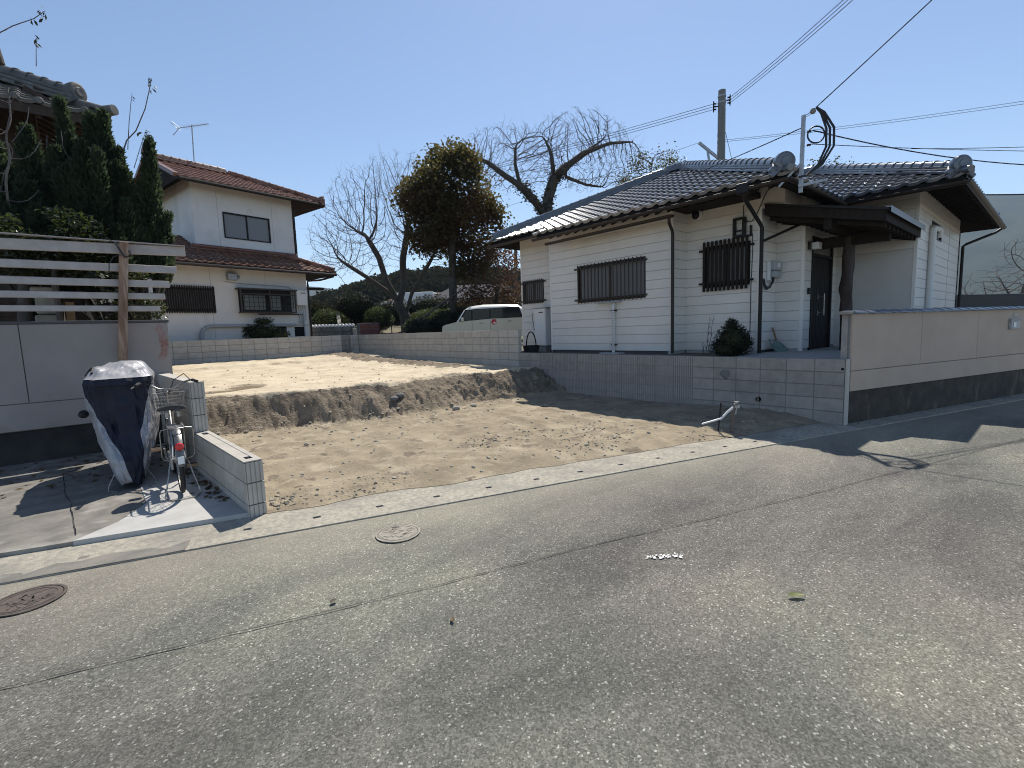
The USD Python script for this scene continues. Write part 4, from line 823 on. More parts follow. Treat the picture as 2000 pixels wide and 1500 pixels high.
b = MB(); b.lathe([(0.11, -0.01), (0.115, 0.03), (0.105, 0.075), (0.085, 0.10)], (1.59, 2.76, 3.87), 20, (-1, 0, 0)); b.build('soffit_lamp_shade', 'white_box', house, smooth=40)
b = MB(); b.lathe([(0.084, 0.10), (0.06, 0.13), (0.02, 0.14), (0.0001, 0.14)], (1.59, 2.76, 3.85), 16, (-1, 0, 0)); b.build('lamp_glass', 'black_rubber', house, smooth=40)
# ------------------------------------------------------------------ things on and round the bungalow
def arc(c, r, a0, a1, n, ax, ay): return [np.asarray(c) + np.asarray(ax) * r * math.cos(t) + np.asarray(ay) * r * math.sin(t) for t in np.linspace(a0, a1, n)]
t = thing('electricity_meter', 'grey electricity meter box with looping black cables beside the front door', 'meter', (2.1, 1.45, 2.4))
MB().box(1.87, 2.00, 1.43, 1.466, 2.40, 2.77, 0.005).build('back_board', 'white_box', t)
MB().box(2.0, 2.42, 1.36, 1.466, 2.60, 2.78, 0.012).build('meter_case', 'grey_plastic', t)
b = MB(); b.lathe([(0.0001, 0.02), (0.05, 0.02), (0.06, 0.0)], (2.2, 1.36, 2.70), 16, (0, -1, 0)); b.build('dial', 'white_box', t)
MB().box(2.02, 2.32, 1.36, 1.466, 2.46, 2.59, 0.012).build('terminal_box', 'grey_plastic', t)
for k, dx in enumerate((0.0, 0.05)): MB().tube([(1.64 + dx, 1.44, 2.42), (1.68 + dx, 1.43, 2.30), (1.80 + dx * 0.6, 1.42, 2.22 + dx * 0.3), (1.95, 1.42, 2.26 + dx * 0.5), (2.06 + dx, 1.42, 2.38), (2.08 + dx, 1.42, 2.47)], 0.016, 8).build('cable', 'black_cable', t, smooth=40)
t = thing('wall_lamp', 'square white wall lamp on black mount, upper left of the front door', 'lamp', (2.75, 0.94, 3.0))
MB().box(2.54, 2.70, 0.925, 0.957, 2.98, 3.13, 0.004).build('mount', 'dark_metal', t); MB().box(2.66, 2.86, 0.80, 0.955, 2.99, 3.12, 0.006).build('lamp_shade', 'white_box', t)
t = thing('doorbell', 'small black doorbell panel left of the front door', 'doorbell', (2.68, 0.95, 2.11))
MB().box(2.60, 2.76, 0.935, 0.957, 2.11, 2.23, 0.004).build('housing', 'door_black', t); MB().lathe([(0.014, 0), (0.014, 0.006), (0.0001, 0.007)], (2.70, 0.935, 2.15), 10, (0, -1, 0)).build('button', 'steel', t)
t = thing('wall_bracket', 'black square frame bracket on the white wall above the slatted window', 'bracket', (1.58, 1.85, 3.26))
b = MB()
for a, c, e, g in ((1.75, 1.985, 3.26, 3.31), (1.75, 1.985, 3.60, 3.64), (1.945, 1.985, 3.31, 3.60), (1.75, 1.80, 3.31, 3.60)): b.box(1.50, 1.593, a, c, e, g, 0.003)
b.build('frame', 'dark_metal', t); MB().box(1.52, 1.593, 1.80, 1.945, 3.38, 3.40).build('shelf', 'dark_metal', t)
b = MB(); b.box(1.53, 1.593, 1.64, 1.665, 3.26, 3.46); b.box(1.53, 1.593, 1.665, 1.75, 3.26, 3.285); b.build('side_clip', 'dark_metal', t)
MB().tube([(1.57, 1.80, 3.60), (1.55, 1.80, 3.85), (1.55, 1.78, 3.88)], 0.008, 6).build('wire_end', 'black_cable', t)
MB().tube([(1.55, 1.77, 3.62), (1.54, 1.72, 3.54), (1.53, 1.62, 3.53), (1.52, 1.54, 3.62), (1.52, 1.46, 3.80), (1.50, 1.36, 4.0), (1.45, 1.28, 4.05)], 0.010, 6).build('cable', 'black_cable', t, smooth=40)
MB().tube([(1.585, 1.63, 3.30), (1.585, 1.62, 3.0), (1.585, 1.64, 2.3), (1.585, 1.64, 1.4)], 0.007, 6).build('cable', 'black_cable', t)
t = thing('water_heater', 'tall white gas water heater standing by the bungalow wall', 'water heater', (1.32, 7.2, 0.96))
MB().box(1.20, 1.48, 6.99, 7.43, 1.12, 2.16, 0.012).build('case', 'white_box', t)
MB().box(1.194, 1.1995, 7.01, 7.41, 1.55, 2.14, 0.001).build('front_panel', 'white_trim', t); MB().box(1.194, 1.1995, 7.01, 7.41, 1.14, 1.535, 0.001).build('front_panel', 'white_trim', t)
MB().box(1.190, 1.1938, 7.07, 7.24, 2.035, 2.06).build('vent_slot', 'dark_metal', t); MB().box(1.191, 1.1938, 7.13, 7.38, 1.62, 1.74).build('label_plate', 'white_box', t)
MB().box(1.18, 1.49, 6.95, 7.45, 2.165, 2.185).build('rain_cap', 'grey_plastic', t); MB().box(1.24, 1.45, 7.03, 7.39, 0.955, 1.118).build('stand', 'mortar', t)
MB().tube([(1.19, 7.50, 2.05), (1.19, 7.49, 1.9), (1.22, 7.46, 1.55)], 0.008, 6).build('cord', 'black_cable', t)
t = thing('garden_tub', 'black rubber tub with tall looped handle, by the water heater', 'tub', (0.72, 7.08, 0.958))
b = MB(); b.lathe([(0.0001, 0), (0.19, 0.0), (0.235, 0.19), (0.225, 0.195), (0.20, 0.12), (0.0001, 0.11)], (0.72, 7.08, 0.958), 20); b.build('tub', 'black_rubber', t, smooth=40)
MB().tube(arc((0.72, 7.08, 1.14), 0.19, 0, PI, 13, (0, 1, 0), (0, 0, 2.0)), 0.017, 8).build('handle', 'black_rubber', t, smooth=40)
b = MB(); b.tube([(0.95, 4.50, 0.96), (0.95, 4.50, 2.06), (0.98, 4.50, 2.12), (1.03, 4.5, 2.13)], 0.036, 10)
t = thing('drain_pipe', 'white drain pipe with clips under the wide barred window', 'pipe', (0.95, 4.5, 0.96)); b.build('pipe', 'white_pipe', t, smooth=40)
for z in (1.15, 1.95): MB().box(0.93, 1.02, 4.44, 4.56, z, z + 0.025).build('clip', 'dark_metal', t)
for k in range(16): MB().box(0.905, 0.914, 4.475, 4.505, 1.05 + k * 0.06, 1.08 + k * 0.06).build('tape_band', 'grey_plastic', t)
MB().box(0.90, 1.00, 4.3, 4.98, 2.145, 2.165).build('ledge', 'grey_plastic', t); MB().box(0.72, 1.0, 4.22, 4.75, 0.95, 0.985, 0.005).build('base', 'slab_new', t)
t = thing('shovel', 'shovel with wooden handle leaning on the wall beside the front door', 'shovel', (2.2, 1.3, 0.97))
MB().tube([(2.18, 1.44, 1.46), (2.22, 1.36, 1.14)], 0.018, 8).build('handle', 'wood_handle', t); MB().tube([(2.22, 1.36, 1.16), (2.25, 1.30, 0.99)], 0.026, 8).build('socket', 'dark_metal', t)
t = thing('dustpan', 'pale green scoop blade leaning beside the shovel by the porch', 'scoop', (2.0, 1.25, 0.97))
b = MB(); P = np.array([[(1.93 + 0.33 * i / 5 * 0.9 + 0.0, 1.36 - 0.16 * i / 5 - 0.05 * math.sin(PI * j / 6), 1.17 - 0.21 * i / 5 + 0.0) for j in range(7)] for i in range(6)])
for i in range(6):
    w_ = 0.05 + 0.14 * math.sin(PI * min(1, (i + 1) / 6.0) * 0.75)
    for j in range(7): P[i, j, 2] += (j - 3) / 3 * w_ * 0.55; P[i, j, 0] += (j - 3) / 3 * w_ * 0.35
b.grid(P); b.grid(P + np.array([0, 0.006, 0]), True); b.build('blade', 'green_blade', t, smooth=True)
MB().tube([(1.93, 1.36, 1.10), (1.91, 1.40, 1.24)], 0.012, 6).build('grip', 'green_blade', t)

# ---- service mast at the roof corner with drop cables
t = thing('service_mast', 'galvanised service mast on the roof corner with black drop cables and insulators', 'mast', (0.47, 0.42, 3.62))
MB().bar((0.44, 0.42, 3.62), (0.47, 0.42, 4.80), 0.05, 0.05, up=(0, 1, 0)).build('pole', 'galvanised', t)
b = MB(); b.bar((0.40, 0.44, 3.72), (0.40, 0.05, 3.72), 0.04, 0.04); b.bar((0.46, 0.44, 4.0), (0.80, 0.75, 3.9), 0.035, 0.035); b.bar((0.44, 0.42, 4.08), (0.30, 0.70, 3.75), 0.03, 0.03); b.build('bracket', 'galvanised', t)
b = MB(); b.lathe([(0.0001, 0.045), (0.03, 0.035), (0.045, 0.0), (0.03, -0.035), (0.0001, -0.045)], (0.50, 0.30, 4.83), 12); b.build('strain_insulator', 'pole_concrete', t, smooth=True)
cp = np.array([0.545, 0.27, 4.89])
def sag(p, q, s, n=24):
    p, q = np.asarray(p, float), np.asarray(q, float); u = np.linspace(0, 1, n)[:, None]; P = p * (1 - u) + q * u; P[:, 2] -= 4 * s * (u[:, 0] * (1 - u[:, 0])); return P
for k, (dx, dy) in enumerate(((0, 0), (0.03, -0.02), (0.05, -0.045))):
    MB().tube([cp + (0, 0, 0), cp + (0.03, -0.06 + dy, -0.10), cp + (0.07 + dx, -0.13 + dy * 2, -0.34), cp + (0.05 + dx, -0.14 + dy * 2, -0.62), cp + (-0.03 + dx, -0.06 + dy, -0.88), cp + (-0.12, 0.06, -1.02), cp + (-0.20, 0.14, -1.05)], 0.017, 8).build('drop_cable', 'black_cable', t, smooth=40)
MB().tube(arc(cp + np.array([-0.03, -0.02, -0.42]), 0.125, 0, 2 * PI, 22, (0.66, -0.75, 0), (0, 0, 1)), 0.012, 7).build('cable_coil', 'black_cable', t, smooth=40)
b = MB(); b.tube([cp, (0.50, 0.30, 4.83), (0.47, 0.42, 4.79)], 0.006, 5); b.tube([(0.50, 0.30, 4.80), (0.47, 0.42, 4.76)], 0.004, 5); b.build('stay_wire', 'wire', t)
for z in (4.54, 4.34): b = MB(); b.lathe([(0.012, 0), (0.022, 0.015), (0.012, 0.03), (0.022, 0.045), (0.012, 0.06)], (0.49, 0.37, z), 8, (0.5, -0.85, 0)); b.build('insulator', 'dark_metal', t)
def wire(name, label, pts_list, r=0.006, mat='wire', group=None):
    b = MB()
    for P in pts_list: b.tube(P, r, 5)
    return b.build(name, mat, label=label, cat='cable', group=group)
wire('service_cable', 'single cable rising steeply from the roof mast to the upper right', [sag(cp, (4.0 - 2.0, -3.1, 8.05), 0.03)], 0.009)
wire('telephone_cable', 'dark cable sagging from the roof mast away to the right, upper of two', [sag((0.52, 0.30, 4.55), (12.5, -5.2, 5.35), 0.55)], 0.010)
wire('telephone_cable', 'thin cable running from the roof mast away to the right, lower of two', [sag((0.52, 0.32, 4.35), (14.5, -5.6, 5.55), 0.12)], 0.006)
wire('stay_cable', 'cable dropping from the mast to the left behind the tiled ridge', [sag((0.47, 0.44, 4.62), (3.2, 4.0, 5.2), 0.02)], 0.009)

# ---- utility pole beyond the bungalow
PB = np.array([10.62, 6.62, 0.9])
t = thing('utility_pole', 'grey concrete utility pole standing behind the bungalow roof', 'utility pole', PB)
MB().tube([PB, PB + (0, 0, 9.42)], [0.185, 0.135], 14).build('pole', 'pole_concrete', t, smooth=40)
for z in (8.95, 9.18): MB().tube([PB + (0, 0, z), PB + (0, 0, z + 0.05)], 0.152, 14).build('band', 'galvanised', t)
wd = np.array([0.66, -0.75, 0.0])           # along the lines of sight's right
for s, zs in ((1, 9.05), (-1, 8.86)):
    b = MB()
    for dz in (0.10, 0.0, -0.10): b.lathe([(0.02, 0), (0.04, 0.02), (0.02, 0.05), (0.045, 0.07), (0.02, 0.09)], PB + wd * s * 0.20 + (0, 0, zs + dz), 8, wd * s)
    b.bar(PB + wd * s * 0.3 + (0, 0, zs - 0.2), PB + wd * s * 0.3 + (0, 0, zs + 0.2), 0.03, 0.03, up=(0, 1, 0)); b.bar(PB + wd * s * 0.1 + (0, 0, zs), PB + wd * s * 0.3 + (0, 0, zs), 0.03, 0.03)
    b.build('insulator_rack', 'dark_metal', t)
ARM = PB - wd * 0.82 + np.array([0, 0, 7.60])
MB().bar(PB + (0, 0, 6.88), ARM, 0.09, 0.09).build('arm', 'galvanised', t); MB().bar(PB - wd * 0.50 + (0, 0, 7.28), PB - wd * 0.28 + (0, 0, 5.9), 0.07, 0.07).build('brace', 'galvanised', t)
MB().tube([PB + wd * 0.15 + (0, 0, 7.9), PB + wd * 0.75 + (0, 0, 5.4)], 0.009, 5).build('stay_wire', 'wire', t)
for dz, lab in ((0.10, 'top'), (0.0, 'middle'), (-0.10, 'lowest')):
    wire('power_line', lab + ' of the three power lines rising from the utility pole to the right', [sag(PB + wd * 0.3 + (0, 0, 9.05 + dz), np.array([2.9, -3.95, 10.05 + dz * 1.1]), 0.25)], 0.010, group=None)
    wire('power_line', lab + ' of the three power lines leaving the utility pole to the left', [sag(PB - wd * 0.3 + (0, 0, 8.86 + dz), np.array([3.5, 55.0, 13.6 + dz]), 0.6)], 0.010)
wire('low_line', 'thin pair of lines behind the roofs, right of the utility pole', [sag(PB + wd * 0.12 + (0, 0, 7.62), np.array([21.0, -9.0, 9.1]), 0.25), sag(PB + wd * 0.12 + (0, 0, 7.56), np.array([21.0, -9.0, 8.98]), 0.25)], 0.007)
wire('low_line', 'thin line from the pole arm to the left', [sag(ARM, np.array([6.5, 40.0, 8.2]), 0.4)], 0.007)
wire('roof_line', 'thick black cable over the right-hand eave of the bungalow', [sag((8.6, 0.6, 4.9), (24, -9.5, 6.4), 0.5)], 0.018)
wire('roof_line', 'thin cable just above the thick black cable at the right', [sag((7.0, 0.2, 5.6), (24, -9.3, 7.6), 0.3)], 0.008)

# ---- water stand pipe in the plot
t = thing('stand_pipe', 'temporary water stand pipe with short pale hose at the plot edge', 'stand pipe', (-1.62, 0.53, 0.03))
MB().tube([(-1.62, 0.53, 0.0), (-1.59, 0.51, 0.40)], 0.03, 10).build('wooden_stake', 'bark_grey', t)
b = MB(); b.tube([(-1.60, 0.49, 0.30), (-1.58, 0.49, 0.40), (-1.575, 0.49, 0.44)], 0.016, 8); b.tube([(-1.60, 0.45, 0.435), (-1.55, 0.53, 0.435)], 0.012, 8); b.tube([(-1.575, 0.49, 0.44), (-1.575, 0.49, 0.47)], 0.008, 6); b.lathe([(0.0001, 0.006), (0.034, 0.004), (0.034, -0.004), (0.0001, -0.006)], (-1.575, 0.49, 0.475), 10); b.lathe([(0.0001, 0.02), (0.026, 0.01), (0.028, -0.02), (0.0001, -0.03)], (-1.555, 0.475, 0.41), 10); b.build('tap', 'steel', t, smooth=40)
MB().tube([(-1.60, 0.52, 0.40), (-1.66, 0.57, 0.34), (-1.75, 0.62, 0.25), (-1.82, 0.68, 0.225), (-1.95, 0.80, 0.18)], [0.02, 0.018, 0.016, 0.014, 0.012], 8).build('hose', 'white_pipe', t, smooth=40)
wr = MB().tube([(-1.70, 0.69, 0.0), (-1.665, 0.665, 0.46)], 0.011, 7).build('marker_rod', 'dark_metal', label='thin dark steel rod stuck in the earth beside the stand pipe', cat='rod')

# ---- manhole covers and litter on the street
def manhole(c, r, mat, label):
    c = np.array([c[0], c[1], 0.0085]); t = thing('manhole_cover', label, 'manhole cover', c)
    b = MB(); b.lathe([(r * 1.13, 0.0), (r * 1.13, 0.004), (r * 1.03, 0.004), (r * 1.03, -0.004)], c, 40); b.build('ring', 'gutter_concrete' if mat == 'iron_grey' else mat, t)
    b = MB(); b.lathe([(r, -0.002), (r, 0.003), (0.0001, 0.003)], c, 40); b.build('cover', mat, t)
    rg = np.random.default_rng(int(r * 1000)); b = MB(); b.lathe([(r * 0.92, 0.003), (r * 0.92, 0.006), (r * 0.84, 0.006), (r * 0.84, 0.003)], c, 40)
    for k in range(30):
        a, q = rg.random() * 6.28, math.sqrt(rg.random()) * r * 0.74; p = c + np.array([math.cos(a) * q, math.sin(a) * q, 0.0045]); d = rg.random() * 6.28; l = r * 0.13
        b.bar(p - np.array([math.cos(d), math.sin(d), 0]) * l, p + np.array([math.cos(d), math.sin(d), 0]) * l, r * 0.07, 0.003)
    b.build('relief', mat, t)
manhole((-6.655, 0.92), 0.155, 'iron_grey', 'pale dusty manhole cover in the road near the gutter')
manhole((-8.82, 1.705), 0.165, 'iron', 'rusty brown manhole cover in the road at the left edge')
def leaf(p, L, W, a, mat, label, curl=0.3):
    P = np.zeros((7, 3, 3)); ca, sa = math.cos(a), math.sin(a)
    for i in range(7):
        u = i / 6; w_ = W * math.sin(PI * (0.06 + 0.9 * u)) ** 0.8
        for j in range(3): x, y, z = (u - 0.5) * L, (j - 1) * w_, abs(j - 1) * w_ * 0.5 + curl * L * (u - 0.5) ** 2 * 0.8; P[i, j] = (p[0] + x * ca - y * sa, p[1] + x * sa + y * ca, p[2] + z)
    return MB().grid(P).build('fallen_leaf', mat, label=label, cat='leaf', smooth=True)
leaf((-5.44, -1.58, 0.013), 0.095, 0.020, -0.75, 'leaf_fresh', 'fresh green and yellow leaf lying on the road')
leaf((-7.01, -0.37, 0.013), 0.05, 0.011, 1.2, 'leaf_dry', 'small dry leaf on the road, left of the green leaf')
leaf((-7.42, 0.29, 0.013), 0.045, 0.016, 0.3, 'bark_dark', 'tiny dark curled leaf beside the road seam')
rg = np.random.default_rng(41); b = MB()
for k in range(210):
    d = abs(rg.normal(0, 0.10)) ** 0.9; v = rg.uniform(0.5, 4.4); p = OW - UXW * v - UYW * (0.165 + d * 0.8); a = rg.random() * 6.28; L = 0.018 + rg.random() * 0.035
    c, s = math.cos(a), math.sin(a); tl = rg.normal(0, 0.010)
    b.add([p + (c * L, s * L, 0.06 + tl), p + (-s * L * 0.4, c * L * 0.4, 0.068), p + (-c * L, -s * L, 0.06 - tl * 0.3), p + (s * L * 0.4, -c * L * 0.4, 0.058)], [(0, 1, 2), (0, 2, 3)])
b.build('dry_leaves', 'leaf_dry', label='dry leaves swept along the foot of the low block wall', cat='leaves', kind='stuff')
b = MB()
for k in range(120):
    p = (rg.uniform(-9.6, -7.8), rg.uniform(4.6, 6.4), 0.05); a = rg.random() * 6.28; L = 0.02 + rg.random() * 0.04; c, s = math.cos(a), math.sin(a)
    b.add([(p[0] + c * L, p[1] + s * L, p[2] + 0.006), (p[0] - s * L * 0.4, p[1] + c * L * 0.4, p[2] + 0.012), (p[0] - c * L, p[1] - s * L, p[2] + 0.004), (p[0] + s * L * 0.4, p[1] - c * L * 0.4, p[2] + 0.003)], [(0, 1, 2), (0, 2, 3)])
b.build('dry_leaves', 'leaf_dry', label='sparse litter of dry leaves in the shade below the grey wall', cat='leaves', kind='stuff')

# ------------------------------------------------------------------ bicycle (rear towards the street)
BO = np.array([-7.80, 3.30, 0.053]); ba = math.radians(-3.0)
BF = np.array([-math.sin(ba), math.cos(ba), 0.0]); BR = np.array([math.cos(ba), math.sin(ba), 0.0])
def B(r, f, z): return BO + BR * r + BF * f + np.array([0, 0, z])
t = thing('bicycle', 'silver city bicycle with wire basket and red rear reflector, seen from behind', 'bicycle', B(0, 0.55, 0))
def wheel(f, z):
    w = part('wheel', t); c = B(0, f, z); R = 0.315
    MB().tube(arc(c, R, 0, 2 * PI, 41, BF, (0, 0, 1)), 0.021, 8, False).build('tyre', 'black_rubber', w, smooth=True)
    b = MB(); P = np.array([[c + (BF * math.cos(a) + np.array([0, 0, math.sin(a)])) * rr + BR * o for rr, o in ((0.292, -0.013), (0.296, 0.013))] for a in np.linspace(0, 2 * PI, 41)]); b.grid(P); b.grid(P, True); b.build('rim', 'chrome', w)
    b = MB()
    for k in range(28):
        a = k * 2 * PI / 28; a2 = a + (0.5 if k % 2 else -0.5); o = 0.028 * (1 if k % 4 < 2 else -1)
        b.tube([c + BR * o + (BF * math.cos(a2) + np.array([0, 0, math.sin(a2)])) * 0.025, c + (BF * math.cos(a) + np.array([0, 0, math.sin(a)])) * 0.292], 0.0017, 4)
    b.build('spokes', 'steel', w)
    b = MB(); b.tube([c - BR * 0.055, c - BR * 0.035, c + BR * 0.035, c + BR * 0.055], [0.012, 0.028, 0.028, 0.012], 10); b.build('hub', 'steel', w)
    return c
rz, fz = 0.355, 0.337
cr, cf = wheel(0.0, rz), wheel(1.08, fz)
def fender(c, a0, a1, name):
    b = MB(); P = np.array([[c + (BF * math.cos(a) + np.array([0, 0, math.sin(a)])) * (0.348 - 0.010 * abs(o) / 0.03) + BR * o for o in (-0.032, -0.02, 0, 0.02, 0.032)] for a in np.linspace(a0, a1, 24)]); b.grid(P); b.grid(P, True); b.build(name, 'steel', t, smooth=True)
fender(cr, PI * 0.30, PI * 1.0, 'fender'); fender(cf, PI * 0.15, PI * 0.95, 'fender')
BBk = B(0, 0.45, 0.30); ST = B(0, 0.30, 0.68); HT = B(0, 0.88, 0.80); HB = B(0, 0.92, 0.66)
b = MB(); b.tube([BBk, ST], 0.016, 8); b.tube([HB, B(0, 0.62, 0.36), BBk], 0.019, 8); b.tube([HT, B(0, 0.6, 0.50), B(0, 0.38, 0.45)], 0.014, 8); b.tube([HT + (0, 0, .03), HB], 0.022, 8)
for s in (-1, 1):
    b.tube([BBk + BR * s * 0.02, B(s * 0.055, 0.0, rz)], 0.010, 6); b.tube([ST + BR * s * 0.015, B(s * 0.055, 0.0, rz)], 0.009, 6); b.tube([HB + BR * s * 0.02, B(s * 0.05, 1.0, 0.55), cf + BR * s * 0.052], 0.012, 6)
b.build('frame', 'steel', t, smooth=40)
b = MB(); b.tube([ST, B(0, 0.25, 0.83)], 0.013, 8); b.build('seat_post', 'chrome', t)
P = np.zeros((9, 9, 3))
for i in range(9):
    u = i / 8; wd_ = 0.122 * (1 - u) ** 0.6 * (0.75 + 0.45 * min(1, u * 3)) + 0.022; zc = 0.865 + 0.012 * math.cos(u * PI) ** 2
    for j in range(9): a = (j / 8 - 0.5) * PI * 1.15; P[i, j] = B(math.sin(a) * wd_, 0.14 + u * 0.27, zc + 0.038 * math.cos(a) - 0.02)
b = MB(); b.grid(P); b.poly([P[0, j] for j in range(9)]); b.poly([P[8, 8 - j] for j in range(9)]); b.poly([P[i, 8] for i in range(9)] + [P[8 - i, 0] for i in range(9)]); b.build('saddle', 'saddle', t, smooth=50)
b = MB()
for s in (-1, 1): b.tube(arc(B(s * 0.05, 0.19, 0.80), 0.028, 0, 6 * PI, 37, BR, BF * 0.9 + np.array([0, 0, 0.0])) if False else [B(s * 0.05, 0.18, 0.775), B(s * 0.05, 0.18, 0.83)], 0.022, 10)
b.build('saddle_spring', 'chrome', t)
b = MB()                                                             # carrier with drop-down frames
for s in (-1, 1):
    b.tube([B(s * 0.065, 0.22, 0.70), B(s * 0.065, -0.12, 0.70), B(s * 0.05, -0.16, 0.70), B(0, -0.17, 0.70)], 0.006, 6); b.tube([B(s * 0.065, -0.02, 0.70), B(s * 0.062, 0.0, rz)], 0.005, 6)
    b.tube([B(s * 0.07, -0.12, 0.70), B(s * 0.125, -0.12, 0.69), B(s * 0.135, -0.11, 0.66), B(s * 0.135, -0.06, 0.42), B(s * 0.12, -0.03, 0.38), B(s * 0.065, 0.0, rz)], 0.005, 6)
for f in (-0.08, 0.02, 0.12): b.tube([B(-0.065, f, 0.70), B(0.065, f, 0.70)], 0.005, 6)
b.build('carrier', 'chrome', t, smooth=40)
b = MB(); b.lathe([(0.0001, 0.022), (0.03, 0.019), (0.038, 0.0), (0.036, -0.012)], B(0, -0.315, 0.545), 18, -BF + np.array([0, 0, 0.15])); b.build('reflector', 'reflector_red', t, smooth=40)
b = MB(); b.box(0, 0, 0, 0, 0, 0) if False else None; b.obox(B(0, -0.357, 0.42), (0.026, 0.004, 0.035), np.array([BR, BF, [0, 0, 1.0]]), 0.004); b.build('number_sticker', 'white_paint', t)
b = MB(); b.obox(B(-0.062, 0.22, 0.325), (0.012, 0.25, 0.055), np.array([BR, BF, [0, 0, 1.0]]), 0.01); b.build('chain_case', 'steel', t)
b = MB(); b.tube([BBk + BR * 0.075, BBk + BR * 0.08 + BF * 0.10 + (0, 0, -0.13)], 0.010, 6); b.tube([BBk - BR * 0.085, BBk - BR * 0.10 - BF * 0.10 + (0, 0, 0.13)], 0.010, 6); b.tube([BBk - BR * 0.085, BBk + BR * 0.075], 0.014, 8); b.build('crank', 'steel', t)
def pedal(c): b = MB(); b.obox(c, (0.048, 0.036, 0.013), np.array([BR, BF, [0, 0, 1.0]]), 0.004); b.build('pedal', 'black_rubber', t); b = MB(); [b.obox(c + BF * s * 0.039, (0.046, 0.003, 0.012), np.array([BR, BF, [0, 0, 1.0]])) for s in (-1, 1)]; b.build('pedal_reflector', 'tan_board', t)
pedal(BBk - BR * 0.165 - BF * 0.10 + np.array([0, 0, 0.13])); pedal(BBk + BR * 0.14 + BF * 0.10 + np.array([0, 0, -0.13]))
b = MB()                                                             # double-leg stand
for s in (-1, 1): b.tube([B(s * 0.075, 0.0, rz - 0.02), B(s * 0.105, -0.06, 0.20), B(s * 0.15, -0.10, 0.012), B(s * 0.10, -0.22, 0.010)], 0.007, 6)
b.tube([B(-0.10, -0.22, 0.010), B(0.10, -0.22, 0.010)], 0.007, 6); b.build('stand', 'chrome', t, smooth=40)
HS_ = B(0, 0.86, 0.98); b = MB(); b.tube([HT, HS_, B(0, 0.88, 1.0)], 0.012, 8); b.lathe([(0.0001, 0.02), (0.02, 0.016), (0.02, -0.03)], B(0, 0.88, 1.0), 10); b.build('stem', 'chrome', t, smooth=40)
b = MB()
for s in (-1, 1): b.tube([B(0, 0.89, 1.0), B(s * 0.07, 0.92, 1.01), B(s * 0.16, 0.90, 1.07), B(s * 0.23, 0.80, 1.10), B(s * 0.27, 0.66, 1.09)], 0.011, 8)
b.build('handlebar', 'chrome', t, smooth=40)
for s in (-1, 1):
    MB().tube([B(s * 0.245, 0.755, 1.10), B(s * 0.275, 0.64, 1.088)], 0.017, 10).build('grip', 'black_rubber', t)
    MB().tube([B(s * 0.225, 0.80, 1.095), B(s * 0.26, 0.80, 1.085), B(s * 0.31, 0.68, 1.06)], 0.007, 6).build('brake_lever', 'chrome', t, smooth=40)
    MB().tube([B(s * 0.22, 0.80, 1.11), B(s * 0.18, 0.93, 1.17), B(s * 0.08, 0.98, 1.10), B(0, 0.94, 0.9)], 0.005, 5).build('brake_cable', 'black_cable', t, smooth=40)
b = MB()                                                             # wire basket
def ring(z, w0, f0, f1): return [B(-w0, f0, z), B(w0, f0, z), B(w0, f1, z), B(-w0, f1, z), B(-w0, f0, z)]
for k in range(7): u = k / 6; b.tube(np.repeat(np.array(ring(0.72 + 0.24 * u, 0.135 + 0.055 * u, 0.98 - 0.02 * u, 1.20 + 0.06 * u)), 1, 0), 0.0032 if k < 6 else 0.005, 5)
for side in range(4):
    lo, hi = ring(0.72, 0.135, 0.98, 1.20), ring(0.96, 0.19, 0.96, 1.26)
    for k in range(10): u = k / 10; b.tube([lo[side] * (1 - u) + lo[side + 1] * u, hi[side] * (1 - u) + hi[side + 1] * u], 0.0022, 4)
for k in range(1, 9): u = k / 9; b.tube([B(-0.135 + 0.27 * u, 0.98, 0.72), B(-0.135 + 0.27 * u, 1.20, 0.72)], 0.0022, 4)
b.build('basket', 'chrome', t)
b = MB(); b.tube([B(0.0, 1.0, 0.66), B(0, 1.08, 0.66)], [0.03, 0.036], 10); b.build('headlamp', 'steel', t)

# ------------------------------------------------------------------ covered bicycle
t = thing('covered_bicycle', 'bicycle under a navy and silver rain cover, left of the silver bicycle', 'covered bicycle', (-8.15, 4.6, 0.045))
rg = np.random.default_rng(77); NP, NZ = 288, 96
CO = np.array([-8.16, 4.05, 0.045]); ca_ = math.radians(-3.5); CFd = np.array([-math.sin(ca_), math.cos(ca_), 0]); CRd = np.array([math.cos(ca_), math.sin(ca_), 0])
zs = np.array([0.03, 0.12, 0.30, 0.50, 0.70, 0.90, 1.04, 1.13, 1.18]); wl = np.array([0.12, 0.15, 0.20, 0.245, 0.285, 0.315, 0.335, 0.335, 0.315]); wr = np.array([0.11, 0.14, 0.215, 0.275, 0.295, 0.285, 0.285, 0.30, 0.30]); fr0 = np.array([-0.13, -0.125, -0.10, -0.03, 0.03, 0.06, 0.06, 0.05, 0.07]); fr1 = np.array([1.62, 1.66, 1.70, 1.70, 1.66, 1.60, 1.55, 1.5, 1.46])
_th = np.linspace(0, 2 * PI, 6001); _xy = np.stack([np.sign(np.cos(_th)) * np.abs(np.cos(_th)) ** 0.45, 2.6 * np.sign(np.sin(_th)) * np.abs(np.sin(_th)) ** 0.45], 1); _s = np.concatenate([[0], np.cumsum(np.linalg.norm(np.diff(_xy, axis=0), axis=1))]); SL_ = _s[-1]
